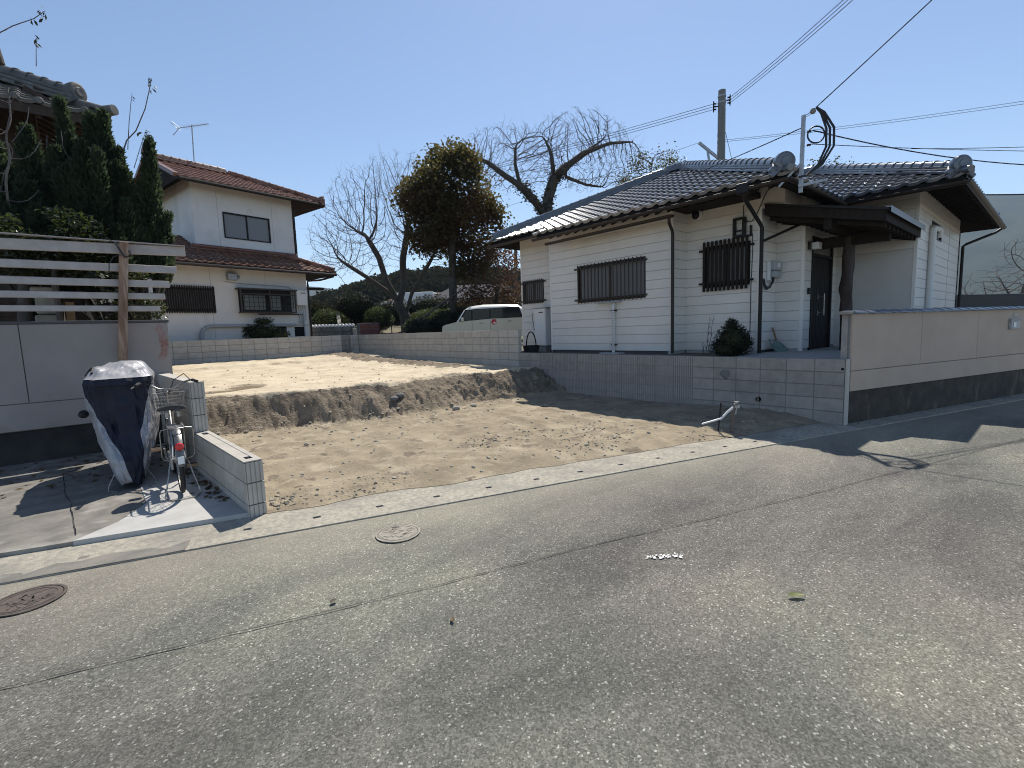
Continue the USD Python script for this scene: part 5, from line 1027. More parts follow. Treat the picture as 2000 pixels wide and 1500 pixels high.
def cover_pts(z, s):
    """points of the draped cover at height z for arc positions s"""
    th = np.interp(np.mod(s, SL_), _s, _th); c, sn = np.cos(th), np.sin(th); L, R_, a0, a1 = (np.interp(z, zs, q) for q in (wl, wr, fr0, fr1))
    x = np.sign(c) * np.abs(c) ** 0.45 * np.where(c > 0, R_, L); y = (a0 + a1) / 2 + np.sign(sn) * np.abs(sn) ** 0.45 * (a1 - a0) / 2
    nr = np.stack([x, y - 0.75, 0 * x], 1); nr /= np.linalg.norm(nr, axis=1, keepdims=True)
    q = np.stack([np.cos(th) * 2.6, np.sin(th) * 2.6, 0 * th + z * 2.3], 1)
    fold = (meshkit.fbm(q, 4, 19) - 0.5) * 0.14 + np.sin(th * 9 + z * 5.0) * 0.010 * (0.3 + z) - 0.05 * np.exp(-((th - 4.55 - 0.35 * (0.85 - z)) / 0.10) ** 2) * np.clip(1.1 - abs(z - 0.65) * 2.2, 0, 1)
    fold += (np.abs(meshkit.fbm(q * np.array([2.5, 2.5, 1.6]) + 7, 3, 23) - 0.5) - 0.1) * -0.09
    hem = np.maximum((meshkit.noise(np.stack([np.cos(th) * 3, np.sin(th) * 3, th * 0], 1), 4) - 0.3) * 0.09, 0) * np.clip((0.10 - z) / 0.07, 0, 1)
    x, y = x + nr[:, 0] * fold, y + nr[:, 1] * fold
    return CO + CRd * x[:, None] + CFd * y[:, None] + np.stack([0 * x, 0 * x, z + hem], 1)
def rear_s(f): return np.interp(2 * PI - np.arccos(np.sign(f) * np.abs(f) ** (1 / 0.45)), _th, _s)
zz = np.linspace(0.03, 1.18, NZ); P = np.array([cover_pts(z, np.linspace(0, SL_, NP + 1)) for z in zz]); navy, silver = [], []
for z in zz:
    wob = 0.03 * math.sin(z * 21) * (1.2 - z)
    fl, fr_ = (np.interp(z, [0.05, 0.3, 0.6, 0.8, 1.0, 1.18], q) + wob for q in ([0.02, -0.20, -0.62, -0.80, -0.93, -0.985], [0.90, 0.55, 0.42, 0.62, 0.80, 0.97]))
    sl, sr = rear_s(fl), rear_s(min(fr_, 0.99)); navy.append(cover_pts(z, np.linspace(sl, sr, 70))); silver.append(cover_pts(z, np.linspace(sr, sl + SL_, 220)))
MB().grid(np.array(navy), True).build('navy_panel', 'cover_navy', t, smooth=True); MB().grid(np.array(silver), True).build('silver_panel', 'cover_silver', t, smooth=True)
# domed top sheet over the basket and bars
T = np.zeros((25, NP + 1, 3)); ctr = P[-1, :NP].mean(0) + np.array([0, 0.0, 0.0])
for i in range(25):
    u = i / 24; sc = 1 - u
    for j in range(NP + 1):
        p = ctr + (P[-1, j] - ctr) * sc; f = (p - CO) @ CFd; rise = 0.15 * (1 - sc ** 5) * np.interp(f, [0.0, 0.15, 0.42, 0.62, 1.1, 1.5], [0.05, 0.38, 0.86, 1.0, 0.75, 0.3]) * (1.0 + 0.22 * ((p - CO) @ CRd) / 0.3)
        T[i, j] = p + np.array([0, 0, rise])
T[..., 2] += (meshkit.fbm(T * 4.2, 4, 29) - 0.5) * 0.15 * np.minimum(1, np.arange(25) / 6.0)[:, None]
MB().grid(T).build('top_panel', 'cover_silver', t, smooth=True)
b = MB(); b.tube(P[-8, 200:248:4], 0.008, 5); b.tube([P[-1, 160] + (0, 0, .02), T[4, 168] + (0, 0, .012), T[6, 180] + (0, 0, .012), T[4, 192] + (0, 0, .012)], 0.012, 5); b.build('binding', 'black_rubber', t)
for s in (-1, 1): MB().tube([CO + CRd * s * 0.09 + CFd * 0.05 + (0, 0, 0.26), CO + CRd * s * 0.19 + CFd * -0.02 + (0, 0, 0.07), CO + CRd * s * 0.205 + CFd * -0.05 + (0, 0, 0.008), CO + CRd * s * 0.12 + CFd * -0.16 + (0, 0, 0.008)], 0.007, 6).build('stand_leg', 'chrome', t, smooth=40)
b = MB(); b.lathe([(0.0001, 0.03), (0.035, 0.02), (0.045, -0.03), (0.0001, -0.05)], (-8.49, 4.3, 0.86), 12, (-0.3, -1, 0)); b.build('bell', 'black_rubber', t, smooth=True)
# ------------------------------------------------------------------ two-storey house behind the plot
NO = np.array([-1.43, 18.12, 1.1]); NU = np.array([-0.982, -0.190, 0.0]); NV = np.array([-0.190, 0.982, 0.0])   # u to the left along the front, v away
h2 = thing('two_storey_house', 'white rendered two-storey house with brown tiled roofs and roof aerial', 'house', NO)
def Nn(u, v, z): return np.array([NO[0], NO[1], 0]) + NU * u + NV * v + np.array([0, 0, z])
NAX = np.array([NU, NV, [0, 0, 1.0]])
def nb(b, u0, u1, v0, v1, z0, z1, ch=0.0): return b.obox(Nn((u0 + u1) / 2, (v0 + v1) / 2, (z0 + z1) / 2), ((u1 - u0) / 2, abs(v1 - v0) / 2, (z1 - z0) / 2), NAX, ch)
def nwall(name, v, L0, L1, z0, z1, holes, mat='stucco_white', joints=()):
    g = sbox(L0, z0, L1, z1)
    for q in holes: g = g.difference(sbox(*q))
    for j in joints: g = g.difference(sbox(j - 0.004, z0 + 0.01, j + 0.004, z1 - 0.01))
    parts = getattr(g, 'geoms', [g]); T = np.array([[NU[0], 0, NV[0], 0], [NU[1], 0, NV[1], 0], [0, 1, 0, 0]], float); o = Nn(0, v, 0); T[:, 3] = o
    for p in parts: MB().prism(p, 0, 0.02, T).build(name, mat, h2)
LW, BAY, VENT = (3.52, 2.57, 5.0, 3.41), (0.66, 2.56, 2.66, 3.43), (2.69, 3.70, 3.03, 3.98)
nwall('lower_wall', 0.0, 0.0, 8.2, 1.1, 4.5, [LW, BAY, (0.95, 1.62, 1.35, 2.02), (0.22, 1.62, 0.62, 2.0)], joints=(1.62, 3.55))
UWN = (0.82, 5.39, 2.56, 6.34)
nwall('upper_wall', 0.9, -0.16, 3.56, 4.8, 7.3, [UWN], joints=(0.70, 2.72))
b = MB(); nb(b, 0.0, 8.2, 0.021, 0.05, 1.1, 2.5); nb(b, 0.0, 8.2, 0.10, 0.12, 2.5, 4.5); b.build('backing', 'siding_core', h2)
b = MB(); nb(b, -0.0, 0.02, 0.02, 6.8, 1.1, 4.5); b.build('side_wall', 'stucco_white', h2); b = MB(); nb(b, 3.54, 3.56, 0.92, 4.8, 4.8, 7.4); b.build('side_wall', 'stucco_white', h2); b = MB(); nb(b, -0.16, -0.14, 0.92, 5.8, 4.8, 7.3); b.build('side_wall', 'stucco_white', h2)
nb(MB(), -0.14, 3.54, 1.02, 1.05, 4.8, 7.3).build('backing', 'room_dark', h2)
nb(MB(), -0.03, 0.0, -0.012, 0.03, 1.1, 4.2).build('corner_trim', 'white_trim', h2)
# upper sliding window
w = part('window', h2, 'upper two-pane sliding window with dark frame')
b = MB()
for q in ((0.82, 2.56, 5.39, 5.43), (0.82, 2.56, 6.30, 6.34), (0.82, 0.865, 5.43, 6.30), (2.515, 2.56, 5.43, 6.30)): nb(b, q[0], q[1], 0.87, 0.96, q[2], q[3])
nb(b, 1.67, 1.71, 0.90, 0.93, 5.43, 6.30); b.build('frame', 'dark_metal', w)
nb(MB(), 0.866, 1.66, 0.925, 0.93, 5.44, 6.29).build('pane', 'frosted_glass', w); nb(MB(), 1.72, 2.51, 0.94, 0.945, 5.44, 6.29).build('pane', 'frosted_glass', w)
b = MB(); b.lathe([(0.07, 0), (0.075, 0.04), (0.05, 0.05), (0.05, 0.01), (0.0001, 0.01)], Nn(1.59, 0.9, 6.50), 16, -NV); b.build('vent_cap', 'white_box', h2)
# lower slatted window
w = part('window', h2, 'lower window behind close black slats'); nb(MB(), 3.52, 5.0, 0.0, 0.06, 2.57, 3.41).build('pane', 'frosted_glass', w)
for k in range(22): u = 3.50 + k * 0.072; nb(MB(), u, u + 0.038, -0.07, -0.045, 2.53, 3.47).build('grille_bar', 'dark_wood', w)
for z in (2.62, 3.33): nb(MB(), 3.47, 5.1, -0.043, -0.02, z, z + 0.05).build('grille_rail', 'dark_wood', w)
nb(MB(), 3.47, 3.51, -0.07, 0.0, 2.55, 3.45).build('frame', 'dark_wood', w)
# projecting kitchen window
w = part('bay_window', h2, 'projecting kitchen window with bronze bars and lattice')
b = MB(); nb(b, 0.56, 2.76, -0.34, 0.0, 3.40, 3.45); nb(b, 0.62, 2.70, -0.30, 0.0, 2.54, 2.585)
for u in (0.62, 2.66): nb(b, u, u + 0.045, -0.30, -0.255, 2.585, 3.40)
nb(b, 1.62, 1.66, -0.29, -0.26, 2.585, 3.40); nb(b, 0.62, 2.70, -0.30, -0.265, 3.22, 3.26); b.build('frame', 'bronze_frame', w)
for k in range(12): u = 0.72 + k * 0.168; nb(MB(), u, u + 0.014, -0.29, -0.276, 2.585, 3.22).build('bar', 'dark_metal', w)
for z in (2.76, 2.93, 3.10): nb(MB(), 0.66, 2.66, -0.275, -0.265, z, z + 0.014).build('bar', 'dark_metal', w)
nb(MB(), 0.66, 2.66, -0.20, -0.19, 2.60, 3.39).build('pane', 'window_glass', w)
for u, L in ((1.15, 0.44), (1.75, 0.78)): nb(MB(), u, u + L, -0.13, -0.12, 2.66, 3.20).build('blind', 'blind_white', w)
nb(MB(), 0.6, 2.7, 0.05, 0.06, 2.5, 3.45).build('curtain', 'room_dark', w)  # sheet coloured dark to stand in for the dim room behind the glass
nb(MB(), 0.25, 2.0, -0.06, -0.02, 2.485, 2.52).build('drain_ledge', 'dark_metal', h2)
b = MB(); nb(b, 2.70, 3.02, -0.20, 0.0, 3.72, 3.96, 0.02); b.tube([Nn(2.70, -0.1, 3.84), Nn(2.60, -0.1, 3.84)], [0.12, 0.05], 8); b.build('vent_hood', 'galvanised', h2)
nb(MB(), 4.9, 5.2, -0.02, 0.001, 3.86, 3.92).build('vent_slot', 'black_gap', h2)
b = MB(); nb(b, 0.08, 0.52, -0.20, 0.0, 2.86, 3.46, 0.01); b.build('boiler', 'white_box', h2); nb(MB(), 0.10, 0.50, -0.206, -0.201, 2.88, 3.44).build('boiler_panel', 'white_trim', h2); nb(MB(), 0.15, 0.36, -0.211, -0.207, 3.33, 3.36).build('boiler_slot', 'black_gap', h2)
MB().tube([Nn(4.02, -0.08, 1.2), Nn(4.02, -0.08, 1.78), Nn(3.96, -0.08, 1.94), Nn(3.84, -0.08, 2.04), Nn(3.66, -0.08, 2.08), Nn(0.6, -0.08, 2.08)], 0.055, 8).build('pipe', 'grey_plastic', h2, smooth=40)
b = MB()
for k in range(4): b.tube([Nn(0.15 + k * 0.09, -0.08, 2.86), Nn(0.14 + k * 0.09, -0.09, 2.3), Nn(0.3 + k * 0.06, -0.09, 2.15)], 0.014, 5)
b.tube([Nn(0.22, -0.06, 2.5), Nn(0.22, -0.06, 1.3)], 0.03, 6); b.tube([Nn(0.05, -0.04, 2.07), Nn(0.6, -0.04, 2.07)], 0.02, 5); b.build('boiler_pipes', 'grey_plastic', h2)
MB().tube([Nn(3.1, -0.02, 3.66), Nn(2.6, -0.02, 3.62), Nn(1.4, -0.02, 3.60), Nn(0.75, -0.02, 3.58), Nn(0.62, -0.02, 3.48)], 0.012, 5).build('cable', 'grey_plastic', h2)
nb(MB(), 0.22, 0.62, -0.01, 0.015, 1.62, 2.0).build('vent_opening', 'black_gap', h2); nb(MB(), 0.95, 1.35, -0.01, 0.015, 1.62, 2.02).build('vent_opening', 'black_gap', h2)
# roofs: upper hip and lower skirt
def nroof(name, u0, u1, v0, v1, ze, s, mat, hipR=True, hipL=False):
    """front slope between u0 (right) and u1 (left) from eave v0 up to v1; hips run back at 45 degrees on the hipped ends."""
    zr = ze + s * (v1 - v0); r = u0 + (v1 - v0) if hipR else u0; l = u1 - (v1 - v0) if hipL else u1
    b = MB(); A, Bp, C_, D = Nn(u0, v0, ze), Nn(u1, v0, ze), Nn(l, v1, zr), Nn(r, v1, zr); dn = np.array([0, 0, 0.12])
    E, G_ = Nn(u0, 2 * v1 - v0, ze), Nn(u1, 2 * v1 - v0, ze)
    for pts in ((A, D, C_, Bp), (A, E, D), (E, G_, C_, D), (Bp, C_, G_)): b.poly(list(pts)[::-1]); b.poly([p - dn for p in pts])
    for p, q in ((A, Bp), (E, A), (Bp, G_), (G_, E)): b.poly([p, q, q - dn, p - dn])
    b.build('roof_deck', 'brown_deck', name)
    al, up_ = NU, NV; rest = MB(); w_, e_ = 0.275, 0.245; ch = e_ / math.sqrt(1 + s * s); items = []
    for rr in range(int((v1 - v0) / ch) + 1):
        for c in range(int((u1 - u0) / w_) + 1):
            uu = u0 + c * w_; dv = rr * ch
            if (hipR and uu + w_ / 2 - u0 < dv) or (hipL and u1 - uu - w_ / 2 < dv) or uu > u1: continue
            p = Nn(uu, v0 + dv, ze + s * dv + 0.0); items.append((rr, p))
    for rr, p in items: tile_mesh(rest, p, al, np.array([up_[0], up_[1]]), s, w_, e_, 0.05 if rr == 0 else 0.028, 0.034)
    rest.build('roof_tiles', mat, name, kind='stuff')
    if hipR:                                                           # tiles on the hipped right end
        rest = MB()
        for rr in range(int((v1 - v0) / ch) + 1):
            for c in range(int(2 * (v1 - v0) / w_)):
                vv = v0 + c * w_; du = rr * ch
                if min(vv + w_ / 2 - v0, 2 * v1 - v0 - vv - w_ / 2) < du: continue
                tile_mesh(rest, Nn(u0 + du, vv, ze + s * du), NV, np.array([NU[0], NU[1]]), s, w_, e_, 0.05 if rr == 0 else 0.028, 0.034)
        rest.build('side_tiles', mat, name, kind='stuff')
r1 = part('roof', h2, 'upper brown tiled roof'); r2 = part('roof', h2, 'lower brown tiled skirt roof')
nroof(r1, -1.30, 4.15, 0.30, 3.0, 7.17, 0.44, 'brown_tile'); nroof(r2, -1.05, 8.6, -0.62, 2.2, 4.20, 0.45, 'brown_tile')
hip(r1, Nn(-1.22, 0.38, 7.22), Nn(1.4, 3.0, 8.37), 'brown_tile', 0.08, 0.27, 0.12, oni=True); hip(r1, Nn(4.15, 3.0, 8.37), Nn(1.4, 3.0, 8.37), 'brown_tile', 0.08, 0.27, 0.16)
hip(r2, Nn(-0.98, -0.55, 4.24), Nn(0.6, 1.03, 4.95), 'brown_tile', 0.08, 0.27, 0.10, oni=False)
b = MB(); b.obox(Nn(1.8, 0.84, 4.93), (1.95, 0.06, 0.07), NAX, 0.02); b.build('wall_ridge', 'brown_tile', r2); MB().tube([Nn(-0.15, 0.8, 4.98), Nn(3.7, 0.8, 4.98)], 0.07, 10).build('ridge_tile', 'brown_tile', r2, smooth=40)
b = MB()
for v, z in ((0.3, 7.17), (5.7, 7.17)): b.bar(Nn(4.16, v, z + 0.03), Nn(4.16, 3.0, 8.39), 0.16, 0.12)
b.build('verge', 'brown_tile', r1)
MB().tube([Nn(-1.25, 0.22, 7.10), Nn(4.1, 0.22, 7.10)], 0.05, 8).build('gutter', 'gutter_brown', h2); MB().tube([Nn(-1.0, -0.70, 4.10), Nn(8.5, -0.70, 4.10)], 0.05, 8).build('gutter', 'gutter_brown', h2)
MB().tube([Nn(-1.2, 0.3, 7.06), Nn(-0.75, 0.7, 6.95), Nn(-0.24, 0.86, 6.92), Nn(-0.21, 0.86, 6.8), Nn(-0.21, 0.86, 4.75)], 0.035, 8).build('downpipe', 'gutter_brown', h2, smooth=40)
MB().tube([Nn(-0.95, -0.6, 4.05), Nn(-0.5, -0.3, 3.9), Nn(-0.07, -0.05, 3.86), Nn(-0.07, -0.05, 3.7), Nn(-0.07, -0.05, 1.2)], 0.04, 8).build('downpipe', 'gutter_brown', h2, smooth=40)
nb(MB(), -0.9, -0.06, 0.1, 0.5, 3.55, 3.62).build('side_canopy', 'dark_wood', h2); nb(MB(), -0.30, -0.17, 1.0, 1.2, 4.9, 6.65).build('shutter_box', 'dark_wood', h2)
b = MB(); a0 = Nn(2.55, 3.0, 8.45); t0 = a0 + np.array([0.05, 0, 1.55]); b.tube([a0, t0], 0.02, 6); d = np.array([0.85, -0.5, 0.18]); d /= np.linalg.norm(d); p = t0 - d * 0.55 - (0, 0, .05); q = t0 + d * 0.62 - (0, 0, .05); b.tube([p, q], 0.013, 5)
pr_ = np.cross(d, [0, 0, 1]); pr_ /= np.linalg.norm(pr_)
for k in range(9): c = p + (q - p) * (0.25 + 0.72 * k / 8); b.tube([c - pr_ * (0.20 - 0.012 * k), c + pr_ * (0.20 - 0.012 * k)], 0.008, 4)
for s in (-1, 1): b.tube([p + d * 0.1, p - d * 0.14 + np.array([0, 0, 0.26 * s]) + pr_ * 0.05], 0.012, 4); b.tube([p + d * .02 + pr_ * .25 * s, p - d * .14 + np.array([0, 0, 0.16]) + pr_ * .2 * s], 0.008, 4)
b.build('aerial', 'galvanised', h2)

# ------------------------------------------------------------------ trees and plants
def colonize(start, attr, step, di, dk, iters=220, seed=0, grav=0.0):
    """Space colonisation from given branch polylines into the attraction points. Returns points and parents."""
    pts, par = [], []
    for poly, pa in start:
        prev = pa
        poly = np.asarray(poly, float)
        for a, c in zip(poly[:-1], poly[1:]):
            n = max(1, int(np.linalg.norm(c - a) / step))
            for k in range(n):
                if prev is None: pts.append(a); par.append(-1); prev = 0
                pts.append(a + (c - a) * (k + 1) / n); par.append(prev if not isinstance(prev, tuple) else int(np.argmin([np.linalg.norm(np.array(p_) - np.array(prev)) for p_ in pts[:-1]]))); prev = len(pts) - 1
    pts = [np.asarray(p, float) for p in pts]; attr = np.asarray(attr); rg = np.random.default_rng(seed)
    P = np.array(pts); alive = np.ones(len(attr), bool)
    alive &= cKDTree(P).query(attr)[0] > dk
    for it in range(iters):
        A = attr[alive]
        if len(A) == 0: break
        d, i = cKDTree(P).query(A, distance_upper_bound=di); ok_ = np.isfinite(d)
        if not ok_.any(): break
        D = np.zeros_like(P); v = (A[ok_] - P[i[ok_]]) / d[ok_, None]; np.add.at(D, i[ok_], v); src = np.unique(i[ok_])
        dirs = D[src] / np.maximum(np.linalg.norm(D[src], axis=1, keepdims=True), 1e-9) + rg.normal(0, 0.16, (len(src), 3)) + np.array([0, 0, grav]); dirs /= np.linalg.norm(dirs, axis=1, keepdims=True)
        new = P[src] + dirs * step
        dd = cKDTree(P).query(new)[0]; g = dd > step * 0.35
        if not g.any(): break
        base = len(P); P = np.vstack([P, new[g]]); par += list(src[g]); nd = cKDTree(new[g]).query(attr)[0]; alive &= nd > dk
    return P, np.array(par)
def limbs(P, par, r_tip, power=2.3, r_max=None, thin=0.012):
    n = len(P); acc = np.zeros(n); kids = [[] for _ in range(n)]
    for i in range(n - 1, -1, -1):
        acc[i] = max(acc[i], r_tip ** power)
        if par[i] >= 0: acc[par[i]] += acc[i]; kids[par[i]].append(i)
    r = acc ** (1 / power)
    if r_max: r *= np.where(r > r_tip * 3, (r_max / r.max()) ** np.clip(np.log(r / (r_tip * 3) + 1e-9) / np.log(r.max() / (r_tip * 3)), 0, 1), 1)
    big, small = MB(), MB(); stack = [(0, None)]; seen = 0
    while stack:
        s, pa = stack.pop(); chain = [] if pa is None else [pa]; c = s
        while True:
            chain.append(c); k = kids[c]
            if not k: break
            k = sorted(k, key=lambda j: -acc[j]); stack += [(j, c) for j in k[1:]]; c = k[0]
        if len(chain) < 2: continue
        rr = r[chain].copy()
        if pa is not None: rr[0] = rr[1]
        rr[-1] *= 0.6; pp = P[chain]
        if len(pp) > 3: pp = pp.copy(); pp[1:-1] = 0.25 * pp[:-2] + 0.5 * pp[1:-1] + 0.25 * pp[2:]
        (big if rr.max() > thin else small).tube(pp, rr, 7 if rr.max() > 0.05 else (5 if rr.max() > thin else 3), False)
    return big, small, r, kids
def twiglets(mb, P, r, tips, n, L, rt, seed, up=0.5):
    rg = np.random.default_rng(seed)
    for i in tips:
        for k in range(n):
            d = rg.normal(0, 1, 3); d[2] += up; d /= np.linalg.norm(d); l = L * (0.5 + rg.random()); m = P[i] + d * l * 0.55 + rg.normal(0, 0.03 * l / 0.3, 3)
            mb.tube([P[i], m, m + (d + rg.normal(0, 0.35, 3)) * l * 0.5], [rt, rt * 0.8, rt * 0.5], 3, False)
def leaves(pts, L, W, seed, up=0.3, droop=0.0, fold=0.25, jit=0.0):
    """one folded leaf per point: four triangles."""
    rg = np.random.default_rng(seed); n = len(pts); pts = np.asarray(pts) + rg.normal(0, 1, (n, 3)) * jit
    d = rg.normal(0, 1, (n, 3)); d[:, 2] = d[:, 2] * 0.6 - droop; d /= np.linalg.norm(d, axis=1, keepdims=True)
    nr = rg.normal(0, 1, (n, 3)); nr[:, 2] += up * 3; a = np.cross(d, nr); a /= np.linalg.norm(a, axis=1, keepdims=True); nn_ = np.cross(a, d)
    s = (0.65 + 0.7 * rg.random((n, 1))); l, w = L * s, W * s
    v = np.stack([pts, pts + d * l * 0.5 + a * w * 0.5 + nn_ * w * fold, pts + d * l, pts + d * l * 0.5 - a * w * 0.5 + nn_ * w * fold], 1).reshape(-1, 3)
    i = np.arange(n)[:, None] * 4; return v, np.vstack([i + [[0, 1, 2]], i + [[0, 2, 3]]])
def ell_points(n, c, r, seed, shell=0.0, zlo=None):
    rg = np.random.default_rng(seed); out = []
    while len(out) < n:
        p = rg.uniform(-1, 1, (n, 3)); d = np.linalg.norm(p, axis=1); p = p[(d < 1) & (d > shell)]; out += list(p * r + c)
    out = np.array(out[:n]); return out if zlo is None else out[out[:, 2] > zlo]
def view_frame(D): return RIGHT * np.array([1, 1, 0]), None
VR = RIGHT * np.array([1, 1, 0]); VR /= np.linalg.norm(VR); VF = np.array([-VR[1], VR[0], 0])
def vpt(c, r, f, z): return np.array([c[0], c[1], 0]) + VR * r + VF * f + np.array([0, 0, z])

# cherry tree: low forked trunk, wide bare crown
cb = np.array([4.60, 21.0, 1.95]); t = thing('cherry_tree', 'bare cherry tree with low forked trunk, right of the two-storey house', 'tree', cb)
rg = np.random.default_rng(5); A = []
for c, r, n in (((-1.5, 0, 7.6), (2.6, 2.4, 2.9), 950), ((0.6, 0, 8.2), (2.4, 2.4, 2.7), 900), ((-3.4, 0, 6.4), (1.6, 1.8, 1.9), 420), ((2.2, 0, 6.6), (1.5, 1.8, 1.6), 350), ((-0.8, 0, 9.9), (0.8, 1.2, 1.1), 120)):
    p = ell_points(int(n * 2.4), np.array(c), np.array(r), int(n)); A += [vpt(cb, a, f, z) for a, f, z in p]
tr = [vpt(cb, 0.1, 0, 1.7), vpt(cb, 0.05, 0, 2.5), vpt(cb, -0.25, 0, 3.2)]
P, par = colonize([(tr, None), ([tr[-1], vpt(cb, -0.9, 0.2, 3.9), vpt(cb, -2.0, 0.2, 4.7), vpt(cb, -3.2, 0.3, 5.5)], tuple(tr[-1])), ([tr[-1], vpt(cb, -0.8, -0.3, 4.4), vpt(cb, -1.1, -0.3, 5.6), vpt(cb, -1.6, -0.5, 6.6)], tuple(tr[-1])),
                   ([tr[-1], vpt(cb, 0.05, 0.2, 4.2), vpt(cb, 0.0, 0.3, 5.4), vpt(cb, 0.3, 0.3, 6.8)], tuple(tr[-1])), ([tr[1], vpt(cb, 0.5, -0.2, 3.7), vpt(cb, 1.1, -0.2, 4.6), vpt(cb, 1.7, 0, 5.6)], tuple(tr[1])), ([tr[1], vpt(cb, -1.2, -.6, 3.4), vpt(cb, -2.6, -.8, 3.9)], tuple(tr[1]))], A, 0.14, 1.1, 0.19, 170, 3, grav=0.03)
big, small, r_, kids = limbs(P, par, 0.0058, 2.35, 0.32, 0.011)
twiglets(small, P, r_, [i for i in range(len(P)) if r_[i] < 0.009][::2], 1, 0.28, 0.0042, 5, 0.8)
big.build('trunk', 'bark_dark', t, smooth=True); small.build('twigs', 'twig', t)
# big spreading bare tree behind the bungalow
cb = np.array([13.9, 18.95, 1.6]); t = thing('bare_tree', 'tall bare tree with wide umbrella crown and ivy-clad forked trunk, behind the bungalow', 'tree', cb); A = []
def bt(px, py, f=0.0):   # metres to the right of / above the trunk as seen from the street
    return vpt(cb, (px - 1075) * 30.0 / 942, f, 7.0 + (470 - py) * 30.0 / 942)
for c, r, n in (((-2.4, 0, 11.9), (3.5, 3.0, 1.9), 1150), ((1.7, 0, 12.4), (3.3, 3.0, 2.1), 1150), ((4.1, 0, 11.5), (1.8, 2.4, 1.4), 420), ((-4.5, 0, 11.3), (1.4, 2.2, 1.2), 330), ((2.4, 0, 10.2), (1.5, 1.5, 0.8), 110)):
    p = ell_points(int(n * 2.3), np.array(c), np.array(r), int(n) + 1, 0.3); A += [vpt(cb, a, f, z) for a, f, z in p if z > 9.7 + 0.12 * abs(a)]
fk = bt(1068, 425)
P, par = colonize([([bt(1076, 640), bt(1074, 500), fk], None), ([fk, bt(1045, 395, -.3), bt(1018, 368, -.5), bt(1010, 330, -.6), bt(1012, 300, -.8)], tuple(fk)), ([bt(1018, 368, -.5), bt(990, 352, -.8), bt(960, 330, -1), bt(925, 318, -1.2)], tuple(bt(1018, 368, -.5))),
                   ([fk, bt(1072, 390, .3), bt(1086, 350, .4), bt(1082, 300, .6), bt(1070, 270, .8)], tuple(fk)), ([bt(1086, 350, .4), bt(1110, 330, .2), bt(1145, 308, 0), bt(1180, 285, 0)], tuple(bt(1086, 350, .4))), ([bt(1145, 308, 0), bt(1190, 298, -.5), bt(1230, 300, -.8)], tuple(bt(1145, 308, 0))), ([bt(1100, 345, .3), bt(1150, 360, .8), bt(1185, 362, 1.2)], tuple(bt(1110, 330, .2)))], A, 0.17, 1.15, 0.22, 170, 4, grav=0.13)
big, small, r_, kids = limbs(P, par, 0.0080, 2.35, 0.44, 0.014)
twiglets(small, P, r_, [i for i in range(len(P)) if r_[i] < 0.012][::2], 1, 0.36, 0.0055, 6, 0.4); big.build('trunk', 'bark_dark', t, smooth=True); small.build('twigs', 'twig', t)
rg = np.random.default_rng(6); iv = []
for k in range(2600):
    m = [bt(1074, 500), fk, bt(1045, 395, -.3), bt(1018, 368, -.5)] if k % 2 else [fk, bt(1072, 390, .3), bt(1086, 350, .4), bt(1100, 340, .3)]
    s = rg.random() * 3; i = int(s); p = m[i] + (m[i + 1] - m[i]) * (s - i); iv.append(p + rg.normal(0, 0.17 if k % 5 else 0.27, 3))
MB().add(*leaves(iv, 0.14, 0.10, 3)).build('ivy', 'ivy_leaf', t)
# brown-green evergreen between the two bare trees
def leafy(name, label, base, trunk, blobs, L, W, per, leafmat, seed, barkmat='bark_dark', step=0.25, rtip=0.012, rmax=0.2, di=1.8, dk=0.35, jit=0.12, up=0.3, droop=0.2, cat='tree', nattr=1.0, cluster=0.2, keep=None):
    t = thing(name, label, cat, base); A = []
    for i, (c, r, n) in enumerate(blobs): A += [vpt(base, a, f, z) for a, f, z in ell_points(int(n * nattr), np.array(c), np.array(r), seed + i, 0.25)]
    P, par = colonize([([vpt(base, *q) for q in trunk], None)], A, step, di, dk, 120, seed)
    big, small, r_, kids = limbs(P, par, rtip, 2.3, rmax, 0.016); big.build('trunk', barkmat, t, smooth=True)
    if small.n: small.build('twigs', 'twig', t)
    rg = np.random.default_rng(seed); tips = np.array([i for i in range(len(P)) if r_[i] < rtip * 1.9]); dens = np.clip((meshkit.fbm(P[tips] * 0.95, 3, seed) - 0.38) * 6.0, 0.06, 1)
    pts = []
    for i, dn in zip(tips, dens): pts += [P[i] + rg.normal(0, cluster, 3) for _ in range(rg.poisson(per * dn))]
    MB().add(*leaves(pts, L, W, seed, up, droop, 0.25, jit)).build('crown', leafmat, t)
    return t
leafy('evergreen_tree', 'dense brown-green evergreen tree between the two large bare trees', np.array([5.5, 17.7, 1.7]), [(0, 0, 1.5), (0.05, 0, 4.2), (0.15, 0, 7.2), (0.2, 0, 9.6)],
      [((0.1, 0, 8.4), (2.2, 2.0, 1.5), 330), ((0.9, 0, 7.0), (1.8, 1.8, 1.5), 260), ((-1.2, 0, 8.0), (1.3, 1.6, 0.9), 150), ((1.6, 0, 5.8), (0.9, 1.4, 1.0), 110), ((-0.6, 0, 6.2), (1.5, 1.5, 0.9), 120), ((0.4, 0, 9.7), (1.2, 1.2, 0.8), 110), ((1.1, 0, 4.9), (0.8, 1.0, 0.7), 60), ((1.9, 0, 6.9), (0.8, 1.2, 1.1), 120), ((-1.7, 0, 7.7), (0.8, 1.0, 0.6), 70)], 0.17, 0.115, 52, 'leaf_brown_green', 11, jit=0.05, cluster=0.22)
